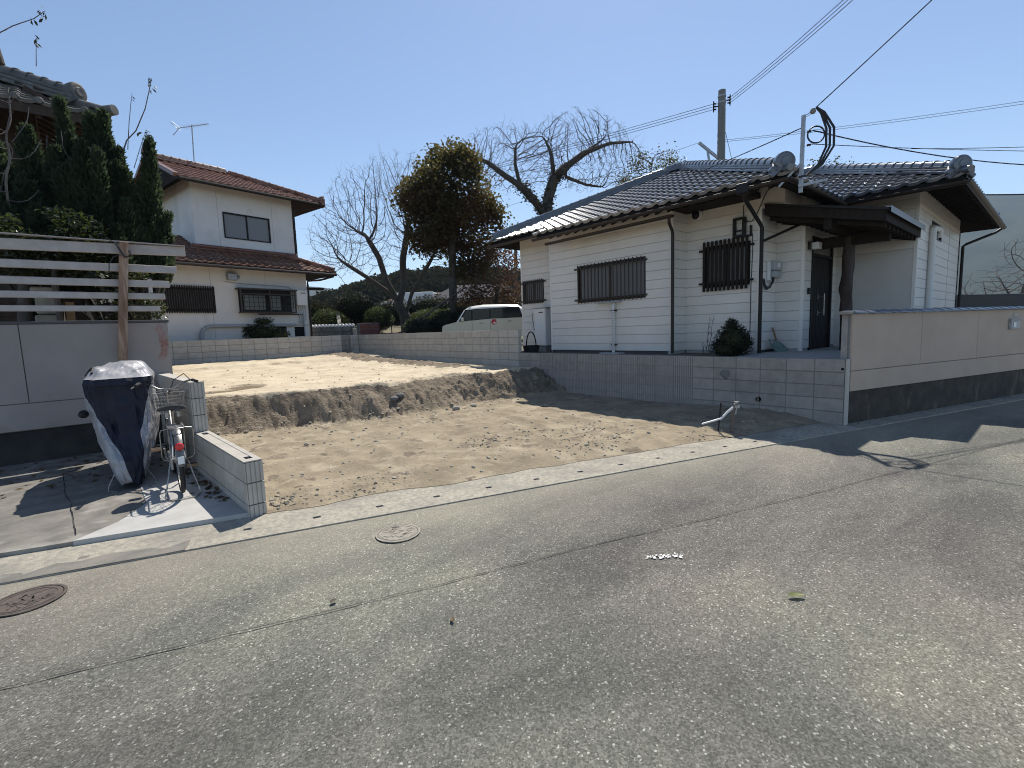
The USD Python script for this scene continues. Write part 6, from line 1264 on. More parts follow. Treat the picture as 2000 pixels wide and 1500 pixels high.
leafy('rust_leaved_tree', 'low tree with sparse rust-red leaves behind the parked car', np.array([6.4, 15.4, 1.4]), [(0, 0, 1.3), (-0.1, 0, 2.4), (0.1, 0, 3.6)],
      [((0.0, 0, 4.0), (1.6, 1.3, 1.3), 330), ((-0.9, 0, 2.8), (0.9, 1.0, 0.9), 150), ((0.7, 0, 3.0), (1.0, 1.0, 1.2), 200), ((0.2, 0, 5.0), (1.0, 1.0, 0.6), 90)], 0.12, 0.07, 15, 'leaf_rust', 21, rmax=0.12, rtip=0.008, step=0.17, dk=0.22)
leafy('thin_evergreen', 'thin open-crowned evergreen tree right of the umbrella-shaped bare tree', np.array([20.9, 16.3, 1.6]), [(-0.3, 0, 1.5), (-0.2, 0, 6.0), (0.1, 0, 9.5), (0.1, 0, 11.2)],
      [((0.4, 0, 12.2), (1.7, 1.6, 1.0), 150), ((1.9, 0, 11.0), (1.1, 1.3, 0.7), 90), ((-1.5, 0, 11.0), (1.1, 1.3, 0.8), 80), ((-2.4, 0, 9.7), (1.0, 1.2, 0.6), 60), ((0.9, 0, 10.6), (1.4, 1.3, 0.6), 70), ((2.9, 0, 10.1), (0.9, 1.0, 0.4), 50)], 0.17, 0.085, 20, 'leaf_evergreen', 31, rmax=0.2, cluster=0.22)
leafy('round_tree', 'rounded olive-green tree top showing above the wing roof', np.array([27.0, 8.2, 1.0]), [(0, 0, 1.0), (0, 0, 6.0), (0, 0, 9.0)],
      [((0, 0, 9.6), (1.9, 1.8, 1.8), 330), ((-1.2, 0, 9.9), (1.0, 1.1, 0.9), 100), ((0.9, 0, 9.7), (1.2, 1.2, 1.3), 140)], 0.17, 0.09, 22, 'leaf_olive', 41, rmax=0.25)
leafy('distant_tree', 'small sparse tree top peeping over the left end of the bungalow roof', np.array([15.1, 23.6, 1.8]), [(0, 0, 1.8), (0, 0, 6.5), (0.1, 0, 8.3)],
      [((0.0, 0, 8.5), (0.7, 0.7, 0.8), 60), ((0.7, 0, 8.3), (0.5, 0.6, 0.5), 30)], 0.20, 0.10, 10, 'leaf_dark', 51, rmax=0.12)
# bare thicket right of the bungalow
def thicket(name, label, cb, blobs, starts, rtip, seed, step=0.16, mat='bark_grey', rmax=0.09, cat='shrub'):
    t = thing(name, label, cat, cb); A = []
    for i, (c, r, n) in enumerate(blobs): A += [vpt(cb, a, f, z) for a, f, z in ell_points(n, np.array(c), np.array(r), seed + i) if z > cb[2]]
    P, par = colonize([([vpt(cb, *q) for q in s], None if k == 0 else tuple(vpt(cb, *s[0]))) for k, s in enumerate(starts)], A, step, 1.5, 0.2, 90, seed, grav=0.05)
    big, small, r_, kids = limbs(P, par, rtip, 2.3, rmax, 0.009); big.build('stems', mat, t); small.build('twigs', mat, t); return t
thicket('bare_thicket', 'tangled leafless grey shrub beyond the right-hand corner of the bungalow', np.array([14.6, -1.4, 0.9]), [((0.0, 0, 2.2), (1.9, 1.6, 1.1), 1100), ((0.8, 0, 3.6), (1.2, 1.2, 0.7), 300), ((1.6, 0, 2.4), (1.2, 1.2, 1.2), 500)],
        [[(0, 0, .9), (0, 0, 1.4)], [(0, 0, .9), (-.8, .3, 1.5), (-1.2, .3, 1.9)], [(0, 0, .9), (.9, -.2, 1.6), (1.4, 0, 2.2)], [(0, 0, .9), (.4, .3, 2.0), (.7, .3, 3.0)], [(0, 0, 1.0), (-.5, -.5, 1.8), (-.9, -.4, 2.5)]], 0.0065, 61)
leafy('dark_conifer', 'dark narrow conifer close behind the right corner of the bungalow', np.array([13.2, 0.75, 0.95]), [(0, 0, .95), (0, 0, 3.6)], [((0, 0, 2.9), (0.42, 0.5, 1.1), 110), ((0.15, 0, 1.8), (0.45, 0.5, 0.9), 70)], 0.13, 0.03, 24, 'leaf_dark', 71, rmax=0.07, up=0.0, droop=-0.6, cat='tree')
# shrubs
def bush(name, label, c, blobs, L, W, n, mat, seed, core=True, cat='shrub', kind=None, mat2=None):
    t = thing(name, label, cat, c); rg = np.random.default_rng(seed); pts = []
    for (o, r, k) in blobs:
        p = rg.normal(0, 1, (int(n * k), 3)); p /= np.linalg.norm(p, axis=1, keepdims=True); p *= (1 - 0.45 * rg.random((len(p), 1)) ** 2.2); p *= 1 + 0.28 * (meshkit.fbm(p * 2.1 + seed, 3, seed)[:, None] - 0.5); pts += [vpt(c, *(np.array(o) + q * np.array(r))) for q in p]
    pts = np.array(pts); pts = pts[pts[:, 2] > c[2] + 0.01]
    MB().add(*leaves(pts, L, W, seed, 0.5, -0.1)).build('foliage', mat, t)
    b = MB()
    for k in range(14):
        q = pts[rg.integers(len(pts))]; b.tube([np.array([c[0], c[1], c[2] - 0.05]) + rg.normal(0, 0.05, 3) * [1, 1, 0], (np.array(c) + q) / 2 + rg.normal(0, 0.04, 3), q], [0.012, 0.009, 0.004], 4)
    b.build('stems', 'bark_dark', t)
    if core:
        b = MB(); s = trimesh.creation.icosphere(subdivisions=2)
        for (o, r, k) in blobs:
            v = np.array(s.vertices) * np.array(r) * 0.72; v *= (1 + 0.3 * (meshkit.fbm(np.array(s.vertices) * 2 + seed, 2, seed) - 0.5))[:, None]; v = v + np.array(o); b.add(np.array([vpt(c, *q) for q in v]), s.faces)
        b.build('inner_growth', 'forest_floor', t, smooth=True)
    return t
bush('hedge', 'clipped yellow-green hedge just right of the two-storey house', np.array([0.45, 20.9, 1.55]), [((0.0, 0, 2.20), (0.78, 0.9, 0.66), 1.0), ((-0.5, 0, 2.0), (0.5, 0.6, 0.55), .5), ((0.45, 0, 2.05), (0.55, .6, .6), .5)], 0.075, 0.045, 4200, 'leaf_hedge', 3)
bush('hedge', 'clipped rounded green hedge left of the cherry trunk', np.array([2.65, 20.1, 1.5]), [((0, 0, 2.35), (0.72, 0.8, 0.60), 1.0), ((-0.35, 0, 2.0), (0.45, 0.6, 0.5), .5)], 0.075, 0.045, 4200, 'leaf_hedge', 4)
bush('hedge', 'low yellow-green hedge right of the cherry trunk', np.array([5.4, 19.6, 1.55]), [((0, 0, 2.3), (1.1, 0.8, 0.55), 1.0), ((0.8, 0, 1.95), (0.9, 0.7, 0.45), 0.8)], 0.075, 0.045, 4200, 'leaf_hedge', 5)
bush('dark_shrub', 'dark dense shrub behind the stone steps', np.array([2.0, 21.6, 1.7]), [((0, 0, 3.0), (1.05, 0.8, 0.75), 1.0), ((0.6, 0, 2.7), (.7, .6, .6), .6)], 0.10, 0.05, 4200, 'leaf_dark', 6)
bush('dark_shrub', 'low dark shrubs on the slope left of the parked car', np.array([4.3, 16.9, 1.35]), [((-0.9, 0, 1.75), (0.9, 0.6, 0.5), .8), ((0.2, 0, 1.95), (0.8, 0.6, 0.6), 0.8), ((0.9, 0, 2.1), (0.5, 0.5, 0.6), .6)], 0.09, 0.05, 3600, 'leaf_dark', 7)
bush('scrub', 'scruffy olive undergrowth below the evergreen tree', np.array([4.9, 18.6, 1.5]), [((-0.6, 0, 1.9), (1.0, 0.6, 0.5), .8), ((0.8, 0, 2.2), (1.1, 0.6, 0.6), 0.8), ((2.0, 0, 2.4), (0.9, 0.6, 0.6), .7)], 0.08, 0.045, 3000, 'leaf_hedge', 17)
bush('scrub', 'brownish scrub filling the slope behind the rust-red tree', np.array([8.3, 17.4, 1.6]), [((-1.2, 0, 2.4), (1.2, 0.8, 0.9), .8), ((0.6, 0, 2.5), (1.3, 0.8, 1.1), 0.8)], 0.10, 0.05, 3600, 'leaf_rust', 18)
bush('scrub', 'dark hedge line on the rise behind the cherry trunk', np.array([8.2, 25.2, 1.9]), [((-1.8, 0, 2.9), (1.6, 0.9, 0.9), 1.0), ((0.6, 0, 3.0), (1.6, 0.9, 1.0), 1.0), ((2.6, 0, 2.9), (1.4, .9, .8), .9)], 0.13, 0.07, 3800, 'leaf_dark', 28)
bush('scrub', 'leafy bank of shrubs behind the hedge beside the two-storey house', np.array([2.6, 24.6, 1.9]), [((-2.0, 0, 2.8), (1.5, 0.9, 0.8), 1.0), ((0.4, 0, 2.7), (1.4, 0.9, 0.75), 1.0)], 0.13, 0.06, 3600, 'leaf_forest', 29)
bush('nandina', 'bushy evergreen shrub at the foot of the two-storey house', np.array([-3.4, 17.25, 1.1]), [((0, 0, 1.72), (0.72, 0.35, 0.42), 1.0), ((0.55, 0, 1.65), (0.45, 0.3, 0.28), .5), ((0.05, 0, 2.2), (0.36, 0.2, 0.14), .22), ((-0.5, 0, 1.95), (.3, .2, .15), .15)], 0.085, 0.036, 1700, 'leaf_camellia', 8)
bush('nandina', 'dark feathery shrub against the white wall below the slatted window', np.array([0.78, 1.62, 0.955]), [((0, 0, 1.28), (0.30, 0.26, 0.30), 1.0), ((-0.12, 0, 1.12), (0.30, 0.22, 0.18), .6), ((-0.02, 0, 1.55), (0.10, 0.08, 0.12), .2), ((0.17, 0, 1.2), (0.2, 0.2, 0.25), .5)], 0.055, 0.017, 2000, 'leaf_dark', 9)
t = thing('seedling', 'thin bare twiggy plant against the white wall, left of the feathery shrub', 'plant', (0.9, 2.15, 0.955)); b = MB(); rg = np.random.default_rng(2)
for y0, y1, z in ((2.17, 2.04, 1.75), (2.20, 2.13, 1.72), (2.27, 2.27, 1.22), (2.25, 2.245, 1.2)):
    pl = [np.array([0.9, y0 + (y1 - y0) * u + rg.normal(0, .006), 0.95 + (z - 0.95) * u]) for u in np.linspace(0, 1, 7)]; b.tube(pl, np.linspace(0.007, 0.003, 7), 4)
    if z > 1.5:
        for k in range(12): p = pl[rg.integers(1, 6)]; b.tube([p, p + np.array([rg.normal(0, .04), rg.normal(0, .05), 0.05 + .05 * rg.random()])], 0.003, 3)
b.build('stems', 'twig', t)

# ------------------------------------------------------------------ parked car, steps, low walls and far houses
CB = np.array([2.72, 14.50, 1.02]); cd = np.array([0.80, -0.60, 0.0]); cn = np.array([-0.60, -0.80, 0.0])    # cd: nose to tail, cn: towards the street
t = thing('parked_car', 'cream kei car with white roof parked beyond the block wall', 'car', CB + cd * 1.7)
def cw(s, o, z): return CB + cd * s + cn * o + np.array([0, 0, z])
side = [(0.06, 0.30), (0.02, 0.55), (0.10, 0.80), (0.40, 0.90), (0.62, 0.95), (0.95, 1.42), (1.20, 1.56), (1.70, 1.62), (2.60, 1.62), (3.15, 1.58), (3.34, 1.45), (3.40, 1.0), (3.42, 0.35), (3.0, 0.24), (0.5, 0.24)]
sp = np.array(side); body_lo = [(0.06, 0.30), (0.02, 0.55), (0.06, 0.78), (0.14, 0.84), (0.62, 0.95), (1.2, 0.99), (2.2, 1.04), (3.39, 1.06), (3.42, 0.35), (3.0, 0.24), (0.5, 0.24)]
cab = [(0.60, 0.93), (0.93, 1.40), (1.16, 1.55), (1.70, 1.61), (2.60, 1.61), (3.12, 1.575), (3.32, 1.44), (3.39, 1.04), (2.2, 1.02), (1.2, 0.97)]
TC = np.array([[cd[0], 0, cn[0], CB[0]], [cd[1], 0, cn[1], CB[1]], [0, 1, 0, CB[2]]])
def lofted(poly, w_in, w_out, name, mat, inset=0.0):
    p = Polygon(poly).buffer(0.03).buffer(-0.03); xy = np.array(p.exterior.coords)[:-1]; q = np.array(p.buffer(-0.05).exterior.coords); b = MB(); b.prism(p, -w_in, w_in, TC)
    return b.build(name, mat, t, smooth=30)
lofted(body_lo, 0.73, 0.73, 'body', 'car_cream'); 
b = MB(); secs = [(o, sc) for o, sc in ((-0.70, 0), (-0.60, 1), (0.60, 1), (0.70, 0))]; c_ = np.array(cab); rings = []
for o, sc in secs:
    q = c_.copy(); q[:, 1] = np.where(q[:, 1] > 1.1, q[:, 1] - (0.0 if sc else 0.10), q[:, 1]); rings.append(np.array([cw(s, o, z) for s, z in q]))
R_ = np.array(rings); R_ = np.concatenate([R_, R_[:, :1]], 1); b.grid(R_); b.poly(list(rings[0])); b.poly(list(rings[-1])[::-1]); b.build('cabin', 'car_white', t, smooth=30)
glass = [[(0.78, 0.985), (1.02, 1.375), (1.22, 1.43), (1.22, 1.01)], [(1.27, 1.01), (1.27, 1.44), (1.95, 1.46), (1.95, 1.05)], [(2.0, 1.055), (2.0, 1.46), (3.10, 1.44), (3.22, 1.08)]]
for g_ in glass:
    MB().prism(Polygon(g_), 0.703, 0.712, TC).build('side_window', 'car_glass', t)
b = MB(); b.prism(Polygon([(0.70, 0.96), (0.98, 1.42), (3.15, 1.50), (3.30, 1.06), (2.0, 1.04)]), 0.690, 0.7025, TC); b.build('pillar_panel', 'black_rubber', t)
b = MB(); b.add([cw(0.66, -0.58, 0.98), cw(0.66, 0.58, 0.98), cw(0.95, 0.52, 1.395), cw(0.95, -0.52, 1.395)], [(0, 1, 2, 3)]); b.build('windscreen', 'car_glass', t)
b = MB(); b.obox(cw(0.86, 0.82, 1.04), (0.06, 0.09, 0.075), np.array([cd, cn, [0, 0, 1.0]]), 0.03); b.build('wing_mirror', 'car_cream', t)
for s in (0.62, 2.75):
    w = part('wheel', t); MB().tube([cw(s, 0.56, 0.27), cw(s, 0.745, 0.27)], 0.27, 20).build('tyre', 'black_rubber', w); b = MB(); b.lathe([(0.17, 0.01), (0.14, 0.0), (0.0001, 0.015)], cw(s, 0.74, 0.27), 16, cn); b.build('rim', 'steel', w)
    MB().tube([cw(s, -0.74, 0.27), cw(s, -0.56, 0.27)], 0.27, 20).build('tyre', 'black_rubber', w)
b = MB(); b.lathe([(0.10, 0.003), (0.10, 0.012), (0.0001, 0.012)], cw(2.12, 0.73, 0.90), 20, cn); b.obox(cw(2.12, 0.735, 0.985), (0.075, 0.006, 0.03), np.array([cd, cn, [0, 0, 1.0]]), 0.003); b.build('sticker', 'sticker_red', t, label='round red sticker')
b = MB()
for k in range(5): a = k * 2 * PI / 5; b.lathe([(0.022, 0.013), (0.0001, 0.014)], cw(2.14 + 0.03 * math.cos(a), 0.731, 0.87 + 0.03 * math.sin(a)), 8, cn)
b.build('sticker_flower', 'white_paint', t)
b = MB(); b.obox(cw(2.75, 0.74, 0.935), (0.06, 0.012, 0.02), np.array([cd, cn, [0, 0, 1.0]]), 0.005); b.obox(cw(1.6, 0.74, 0.88), (0.06, 0.012, 0.02), np.array([cd, cn, [0, 0, 1.0]]), 0.005); b.build('door_handle', 'chrome', t)
MB().obox(cw(3.40, 0.52, 0.85), (0.03, 0.10, 0.18), np.array([cd, cn, [0, 0, 1.0]]), 0.01).build('tail_light', 'sticker_red', t)
b = MB(); [b.obox(cw(s, 0.732, 0.70), (0.004, 0.002, 0.28), np.array([cd, cn, [0, 0, 1.0]])) for s in (1.24, 1.98)]; b.build('door_seam', 'black_gap', t)
# grey stone garden wall with white-topped coping
p0, p1 = np.array([-1.2, 18.6, 1.05]), np.array([0.28, 17.55, 1.05]); t = thing('stone_wall', 'low grey stone wall with pale scalloped coping behind the block wall', 'wall', (p0 + p1) / 2); d = (p1 - p0); L = np.linalg.norm(d); d /= L; a = np.array([-d[1], d[0], 0])
for r in range(4):
    k0 = -0.3 if r % 2 else 0.0; x = k0
    rg = np.random.default_rng(r)
    while x < L:
        w_ = 0.36 + 0.14 * rg.random(); x0, x1 = max(x, 0), min(x + w_, L)
        if x1 - x0 > 0.08: c = p0 + d * (x0 + x1) / 2 + np.array([0, 0, 0.12 + r * 0.235]); MB().obox(c - a * 0.02 * rg.random(), ((x1 - x0) / 2 - 0.008, 0.12, 0.112), np.array([d, a, [0, 0, 1.0]]), 0.02).build('stone', 'stone_grey', t)
        x += w_
MB().obox((p0 + p1) / 2 + np.array([0, 0, 0.47]), (L / 2, 0.09, 0.47), np.array([d, a, [0, 0, 1.0]])).build('core', 'mortar', t)
for k in range(13): c = p0 + d * (0.07 + k * (L - 0.14) / 12) + np.array([0, 0, 0.975]); MB().tube([c - a * 0.13, c + a * 0.13], 0.062, 8).build('coping_stone', 'house_white', t)
MB().obox(np.array([0.24, 17.55, 1.45]), (0.09, 0.09, 0.22), np.array([d, a, [0, 0, 1.0]]), 0.02).build('small_post', 'stone_pale', t) if False else None
t = thing('stone_steps', 'dark stone steps climbing between the hedges', 'steps', (0.95, 18.9, 1.2)); sx = np.array([0.76, -0.65, 0]); sy = np.array([0.65, 0.76, 0])
for k in range(6): MB().obox(np.array([0.80, 18.4, 1.28 + k * 0.16]) + sy * k * 0.34, (0.48, 0.24, 0.075), np.array([sx, sy, [0, 0, 1.0]]), 0.01).build('step', 'stone_grey', t)
MB().bar(np.array([0.22, 18.8, 1.5]), np.array([0.75, 20.5, 2.62]), 0.16, 0.16).build('side_kerb', 'stone_pale', t)
t = thing('red_block', 'square reddish-brown masonry pier behind the block wall', 'pier', (0.72, 16.98, 1.05))
for r in range(5):
    for k in range(2): MB().obox(np.array([0.72, 17.0, 1.15 + r * 0.2]) + sx * (k - 0.5) * 0.39, (0.19, 0.12, 0.095), np.array([sx, sy, [0, 0, 1.0]]), 0.006).build('block', 'red_block', t)
MB().obox(np.array([0.72, 17.0, 1.55]), (0.38, 0.10, 0.49), np.array([sx, sy, [0, 0, 1.0]])).build('core', 'mortar', t)
t = thing('marker_stone', 'small pale stone post beside the reddish pier', 'post', (0.18, 17.3, 1.1)); MB().obox(np.array([0.18, 17.35, 1.5]), (0.07, 0.07, 0.38), np.array([sx, sy, [0, 0, 1.0]]), 0.02).build('shaft', 'stone_pale', t)
# wire fence beyond the wall
t = thing('wire_fence', 'thin wire fence with slim posts along the slope beyond the block wall', 'fence', (2.8, 16.9, 1.1)); f0, f1 = np.array([1.15, 17.55, 1.1]), np.array([4.7, 16.15, 1.1])
for k in range(6): p = f0 + (f1 - f0) * k / 5; MB().tube([p, p + (0, 0, 1.05)], 0.022, 6).build('post', 'dark_metal', t)
for z in (0.25, 0.5, 0.75, 1.0): MB().tube([f0 + (0, 0, z), f1 + (0, 0, z)], 0.007, 4).build('wire', 'wire', t)
b = MB(); b.tube([np.array([3.5, 19.2, 1.6]), np.array([5.6, 18.3, 3.4])], 0.05, 6); MB().tube([np.array([3.35, 18.9, 1.7]), np.array([5.0, 17.6, 3.1]), np.array([5.9, 17.1, 3.75])], [0.05, 0.045, 0.03], 6).build('fallen_branch', 'bark_grey', label='long pale branch leaning on the slope right of the cherry trunk', cat='branch')
# far houses and a parked truck seen through the branches
def far_house(name, label, c, wv, dv, hz, roofh, ang, wall, roof_, win=2, seed=0):
    t = thing(name, label, 'house', c); ca, sa = math.cos(ang), math.sin(ang); ux = np.array([ca, sa, 0]); uy = np.array([-sa, ca, 0]); AX = np.array([ux, uy, [0, 0, 1.0]]); c = np.asarray(c, float)
    MB().obox(c + (0, 0, hz / 2), (wv / 2, dv / 2, hz / 2), AX).build('wall', wall, t)
    b = MB(); e = 0.5; A_ = [c + ux * s * (wv / 2 + e) + uy * q * (dv / 2 + e) + np.array([0, 0, hz]) for s, q in ((-1, -1), (1, -1), (1, 1), (-1, 1))]; R1, R2 = c - ux * (wv / 2 - dv * 0.2) + np.array([0, 0, hz + roofh]), c + ux * (wv / 2 - dv * 0.2) + np.array([0, 0, hz + roofh])
    for pts in ((A_[0], A_[1], R2, R1), (A_[1], A_[2], R2), (A_[2], A_[3], R1, R2), (A_[3], A_[0], R1), tuple(A_[::-1])): b.poly(list(pts))
    b.build('roof', roof_, t)
    for k in range(win):
        x = -wv / 2 + (k + 0.7) * wv / (win + 0.4); w = part('window', t); b = MB(); b.obox(c + ux * x - uy * (dv / 2 + 0.02) + np.array([0, 0, hz * 0.55]), (0.65, 0.03, 0.55), AX); b.build('frame', 'house_white' if wall != 'house_white' else 'dark_metal', w); MB().obox(c + ux * x - uy * (dv / 2 + 0.055) + np.array([0, 0, hz * 0.55]), (0.58, 0.01, 0.48), AX).build('pane', 'car_glass', w)
far_house('far_house', 'distant house with pinkish metal roof left of the evergreen trunk', (17.2, 38.0, 1.6), 8.0, 5.0, 2.7, 1.1, -0.75, 'house_tan', 'metal_roof_pink', 3)
far_house('far_house', 'distant pale house half hidden behind the rust-red tree', (15.2, 28.0, 1.2), 6.0, 5.0, 2.8, 1.2, -0.75, 'house_tan', 'slate_roof', 2)
t = thing('white_truck', 'white box truck parked on the rise behind the cherry trunk', 'truck', (11.0, 31.6, 2.3)); tx = np.array([0.72, -0.69, 0]); ty = np.array([-0.69, -0.72, 0]); AX = np.array([tx, ty, [0, 0, 1.0]]); tc = np.array([11.0, 31.6, 2.3])
MB().obox(tc + tx * 0.5 + (0, 0, 1.45), (1.5, 0.85, 0.95), AX, 0.03).build('cargo_box', 'house_white', t); MB().obox(tc - tx * 1.5 + (0, 0, 1.05), (0.6, 0.8, 0.7), AX, 0.12).build('cab', 'house_white', t); MB().obox(tc - tx * 1.75 + ty * 0.4 + (0, 0, 1.35), (0.28, 0.42, 0.25), AX, 0.03).build('cab_window', 'car_glass', t)
for s in (-1.4, 1.2): MB().tube([tc + tx * s - ty * 0.8 + (0, 0, .35), tc + tx * s + ty * 0.86 + (0, 0, .35)], 0.35, 16).build('wheel', 'black_rubber', t)
MB().obox(np.array([11.6, -1.0, 1.55]), (1.6, 0.05, 0.6), np.array([[0.9, -0.43, 0], [0.43, 0.9, 0], [0, 0, 1.0]]), 0.01).build('dark_sheet', 'tarp_dark', label='dark sheeting behind the beige wall at the right edge', cat='sheet')

# ------------------------------------------------------------------ hills
def ridge_mesh(name, pts, width, mat, seed, rough=0.25, kind='structure'):
    """a range along the polyline of (x, y, height)."""
    P = np.array(pts, float); s = np.linspace(0, len(P) - 1, 160); L = np.stack([np.interp(s, range(len(P)), P[:, k]) for k in range(3)], 1)
    t_ = np.gradient(L[:, :2], axis=0); t_ /= np.linalg.norm(t_, axis=1, keepdims=True); n_ = np.stack([-t_[:, 1], t_[:, 0]], 1); w = np.linspace(-1, 1, 41); G_ = np.zeros((160, 41, 3))
    for j, u in enumerate(w): G_[:, j, :2] = L[:, :2] + n_ * u * width; G_[:, j, 2] = L[:, 2] * (1 - abs(u)) ** 0.9
    f_ = meshkit.fbm(G_ / width * 3.0, 6, seed) - 0.5; env = np.minimum(1, (1 - np.abs(w)) * 3)[None]
    G_[..., 2] += f_ * rough * G_[..., 2].max() * env; G_[..., 2] = np.maximum(G_[..., 2], -2)
    return MB().grid(G_).build(name, mat, kind=kind, smooth=True)
ridge_mesh('mountain', [(1500, -1500, 120), (1900, -700, 210), (2150, -100, 300), (2120, 180, 360), (2150, 500, 330), (2300, 900, 230), (2300, 1400, 120)], 800, 'mountain', 3)
ridge_mesh('mountain_range', [(2300, 1300, 120), (1700, 1700, 190), (1000, 2000, 210), (500, 2100, 215), (-200, 2200, 170), (-1200, 2200, 120)], 600, 'mountain', 5, 0.3)
def knoll(name, label, c, rx, ry, hz, n, seed):
    t = thing(name, label, 'woodland', c); c = np.array(c, float); rg = np.random.default_rng(seed); u = rg.random(n) ** 0.5; a = rg.random(n) * 6.28; x, y = u * np.cos(a) * rx, u * np.sin(a) * ry; z = hz * (1 - u ** 2) ** 0.8
    XX = np.linspace(-1, 1, 41); gx_, gy_ = np.meshgrid(XX, XX, indexing='ij'); rr = np.clip(np.sqrt(gx_ ** 2 + gy_ ** 2), 0, 1); MB().grid(np.stack([c[0] + gx_ * rx, c[1] + gy_ * ry, c[2] - 1 + hz * (1 - rr ** 2) ** 0.8], -1)).build('slope', 'forest_floor', t, smooth=True)
    pts = np.stack([c[0] + x, c[1] + y, c[2] + z], 1); pl = []
    for p in pts: k = 90; q = rg.normal(0, 1, (k, 3)); q /= np.linalg.norm(q, axis=1, keepdims=True); q[:, 2] = np.abs(q[:, 2]) * 1.2; pl.append(p + q * (1.6 + 1.4 * rg.random()))
    pth = MB().add(*leaves(np.vstack(pl), 0.8, 0.6, seed, 0.5)).build('canopy', 'leaf_forest', t, kind='stuff'); tag(stage.GetPrimAtPath(t), kind='stuff'); return t
knoll('wooded_hill', 'dark wooded hill in the distance left of the evergreen trunk', (84, 116, 2), 60, 30, 15.5, 1300, 8)
knoll('wooded_hill', 'low distant woods behind the two-storey house and hedges', (18, 120, 2), 75, 26, 5, 900, 9)
# ------------------------------------------------------------------ old house, conifers and garden on the left
h3 = thing('old_house', 'old timber house with weathered grey tiled roof, top left behind the conifers', 'house', (-10.4, 10.6, 1.0))
RC = np.array([-7.70, 8.98, 5.62])          # eave corner nearest the plot
r3 = part('roof', h3, 'weathered grey pantile roof')
SL = 0.50
def zo(x, y): return RC[2] - 0.04 + SL * min(RC[0] - x, y - RC[1])
b = MB(); cs = [(RC[0], RC[1]), (-15.5, RC[1]), (-15.5, 15.0), (RC[0], 15.0)]; A_ = [np.array([x, y, RC[2] - 0.04]) for x, y in cs]; ap0, ap1 = np.array([RC[0] - 3.0, RC[1] + 3.0, zo(RC[0] - 3.0, RC[1] + 3.0)]), np.array([-12.5, RC[1] + 3.0, zo(-12.5, RC[1] + 3.0)])
dn = np.array([0, 0, 0.16])
for pts in ((A_[0], ap0, ap1, A_[1]), (A_[0], A_[3], ap0), (A_[3], A_[2], ap1, ap0), (A_[2], A_[1], ap1)): b.poly(list(pts)[::-1]); b.poly([p - dn for p in pts])
for p, q in zip(A_, A_[1:] + A_[:1]): b.poly([p, q, q - dn, p - dn])
b.build('roof_deck', 'old_timber', r3)
items = []
for r in range(14):
    for c in range(28):
        dv = r * 0.235; uu = c * 0.285
        if uu + 0.14 < dv: continue
        items.append(((RC + np.array([-uu - 0.285, -0.03 + dv, -0.03 + SL * dv])), r, 0))
for r in range(13):
    for c in range(21):
        dv = r * 0.235; uu = c * 0.285
        if min(uu + 0.14, 6.0 - uu - 0.14) < dv: continue
        items.append(((RC + np.array([0.03 - dv, uu, -0.03 + SL * dv])), r, 1))
rest = MB()
for k, (p, r, sd) in enumerate(sorted(items, key=lambda q: np.linalg.norm(q[0] - EYE))):
    al, ud_ = (xv, np.array([0, 1.0])) if sd == 0 else (yv, np.array([-1.0, 0]))
    b = MB() if k < 70 else rest; tile_mesh(b, p, al, ud_, SL, 0.29, 0.262, 0.06 if r == 0 else 0.03, 0.036)
    if r == 0: b.lathe([(0.0001, 0.03), (0.045, 0.03), (0.055, 0.0), (0.05, -0.10)], p + al * 0.26 + np.array([0, 0, 0.05]), 10, -np.array([ud_[0], ud_[1], 0.1]))
    if b is not rest: b.build('roof_tile', 'grey_kawara', r3)
rest.build('roof_tiles', 'grey_kawara', r3, kind='stuff')
hip(r3, RC + np.array([-0.45, 0.45, 0.24]), ap0 + np.array([0, 0, 0.06]), 'grey_kawara', 0.095, 0.28, 0.20, 0.26); hip(r3, ap1 + np.array([0, 0, 0.05]), ap0 + np.array([0, 0, 0.05]), 'grey_kawara', 0.10, 0.28, 0.22, oni=False)
b = MB(); b.tube([RC + np.array([0.10, -0.10, 0.10]), RC + np.array([-0.05, 0.05, 0.09]), RC + np.array([-0.45, 0.45, 0.27])], [0.085, 0.09, 0.09], 12); b.build('corner_roll_tile', 'grey_kawara', r3, smooth=40)
for k in range(22): p = RC + np.array([-0.25 - k * 0.33, 0.06, -0.20]); MB().bar(p, p + np.array([0, 1.0, SL]), 0.06, 0.07).build('rafter', 'old_timber', r3)
for k in range(14): p = RC + np.array([-0.06, 0.3 + k * 0.33, -0.20]); MB().bar(p, p + np.array([-1.0, 0, SL]), 0.06, 0.07).build('rafter', 'old_timber', r3)
b = MB(); b.box(-15, RC[0] - 1.0, RC[1] + 0.98, RC[1] + 1.08, 1.0, 6.0); b.box(RC[0] - 1.08, RC[0] - 0.98, RC[1] + 1.0, 14.2, 1.0, 6.0); b.build('timber_wall', 'old_timber', h3)
yw = RC[1] + 0.95
for k in range(9): MB().box(RC[0] - 1.13 - k * 0.9, RC[0] - 1.0 - k * 0.9, yw, yw + 0.06, 1.0, 5.8).build('timber_post', 'old_timber', h3)
for z in (2.9, 4.2): MB().box(-15, RC[0] - 1.0, yw - 0.01, yw + 0.05, z, z + 0.14).build('timber_beam', 'old_timber', h3)
for k in range(7):
    x1 = RC[0] - 1.15 - k * 0.9; MB().box(x1 - 0.75, x1 - 0.02, yw + 0.005, yw + 0.045, 1.35, 2.88).build('shutter', 'old_timber', h3)
    for q in range(6): MB().box(x1 - 0.74, x1 - 0.03, yw - 0.008, yw + 0.004, 1.45 + q * 0.23, 1.475 + q * 0.23).build('shutter_slat', 'tan_board' if (k + q) % 7 == 0 else 'old_timber', h3)
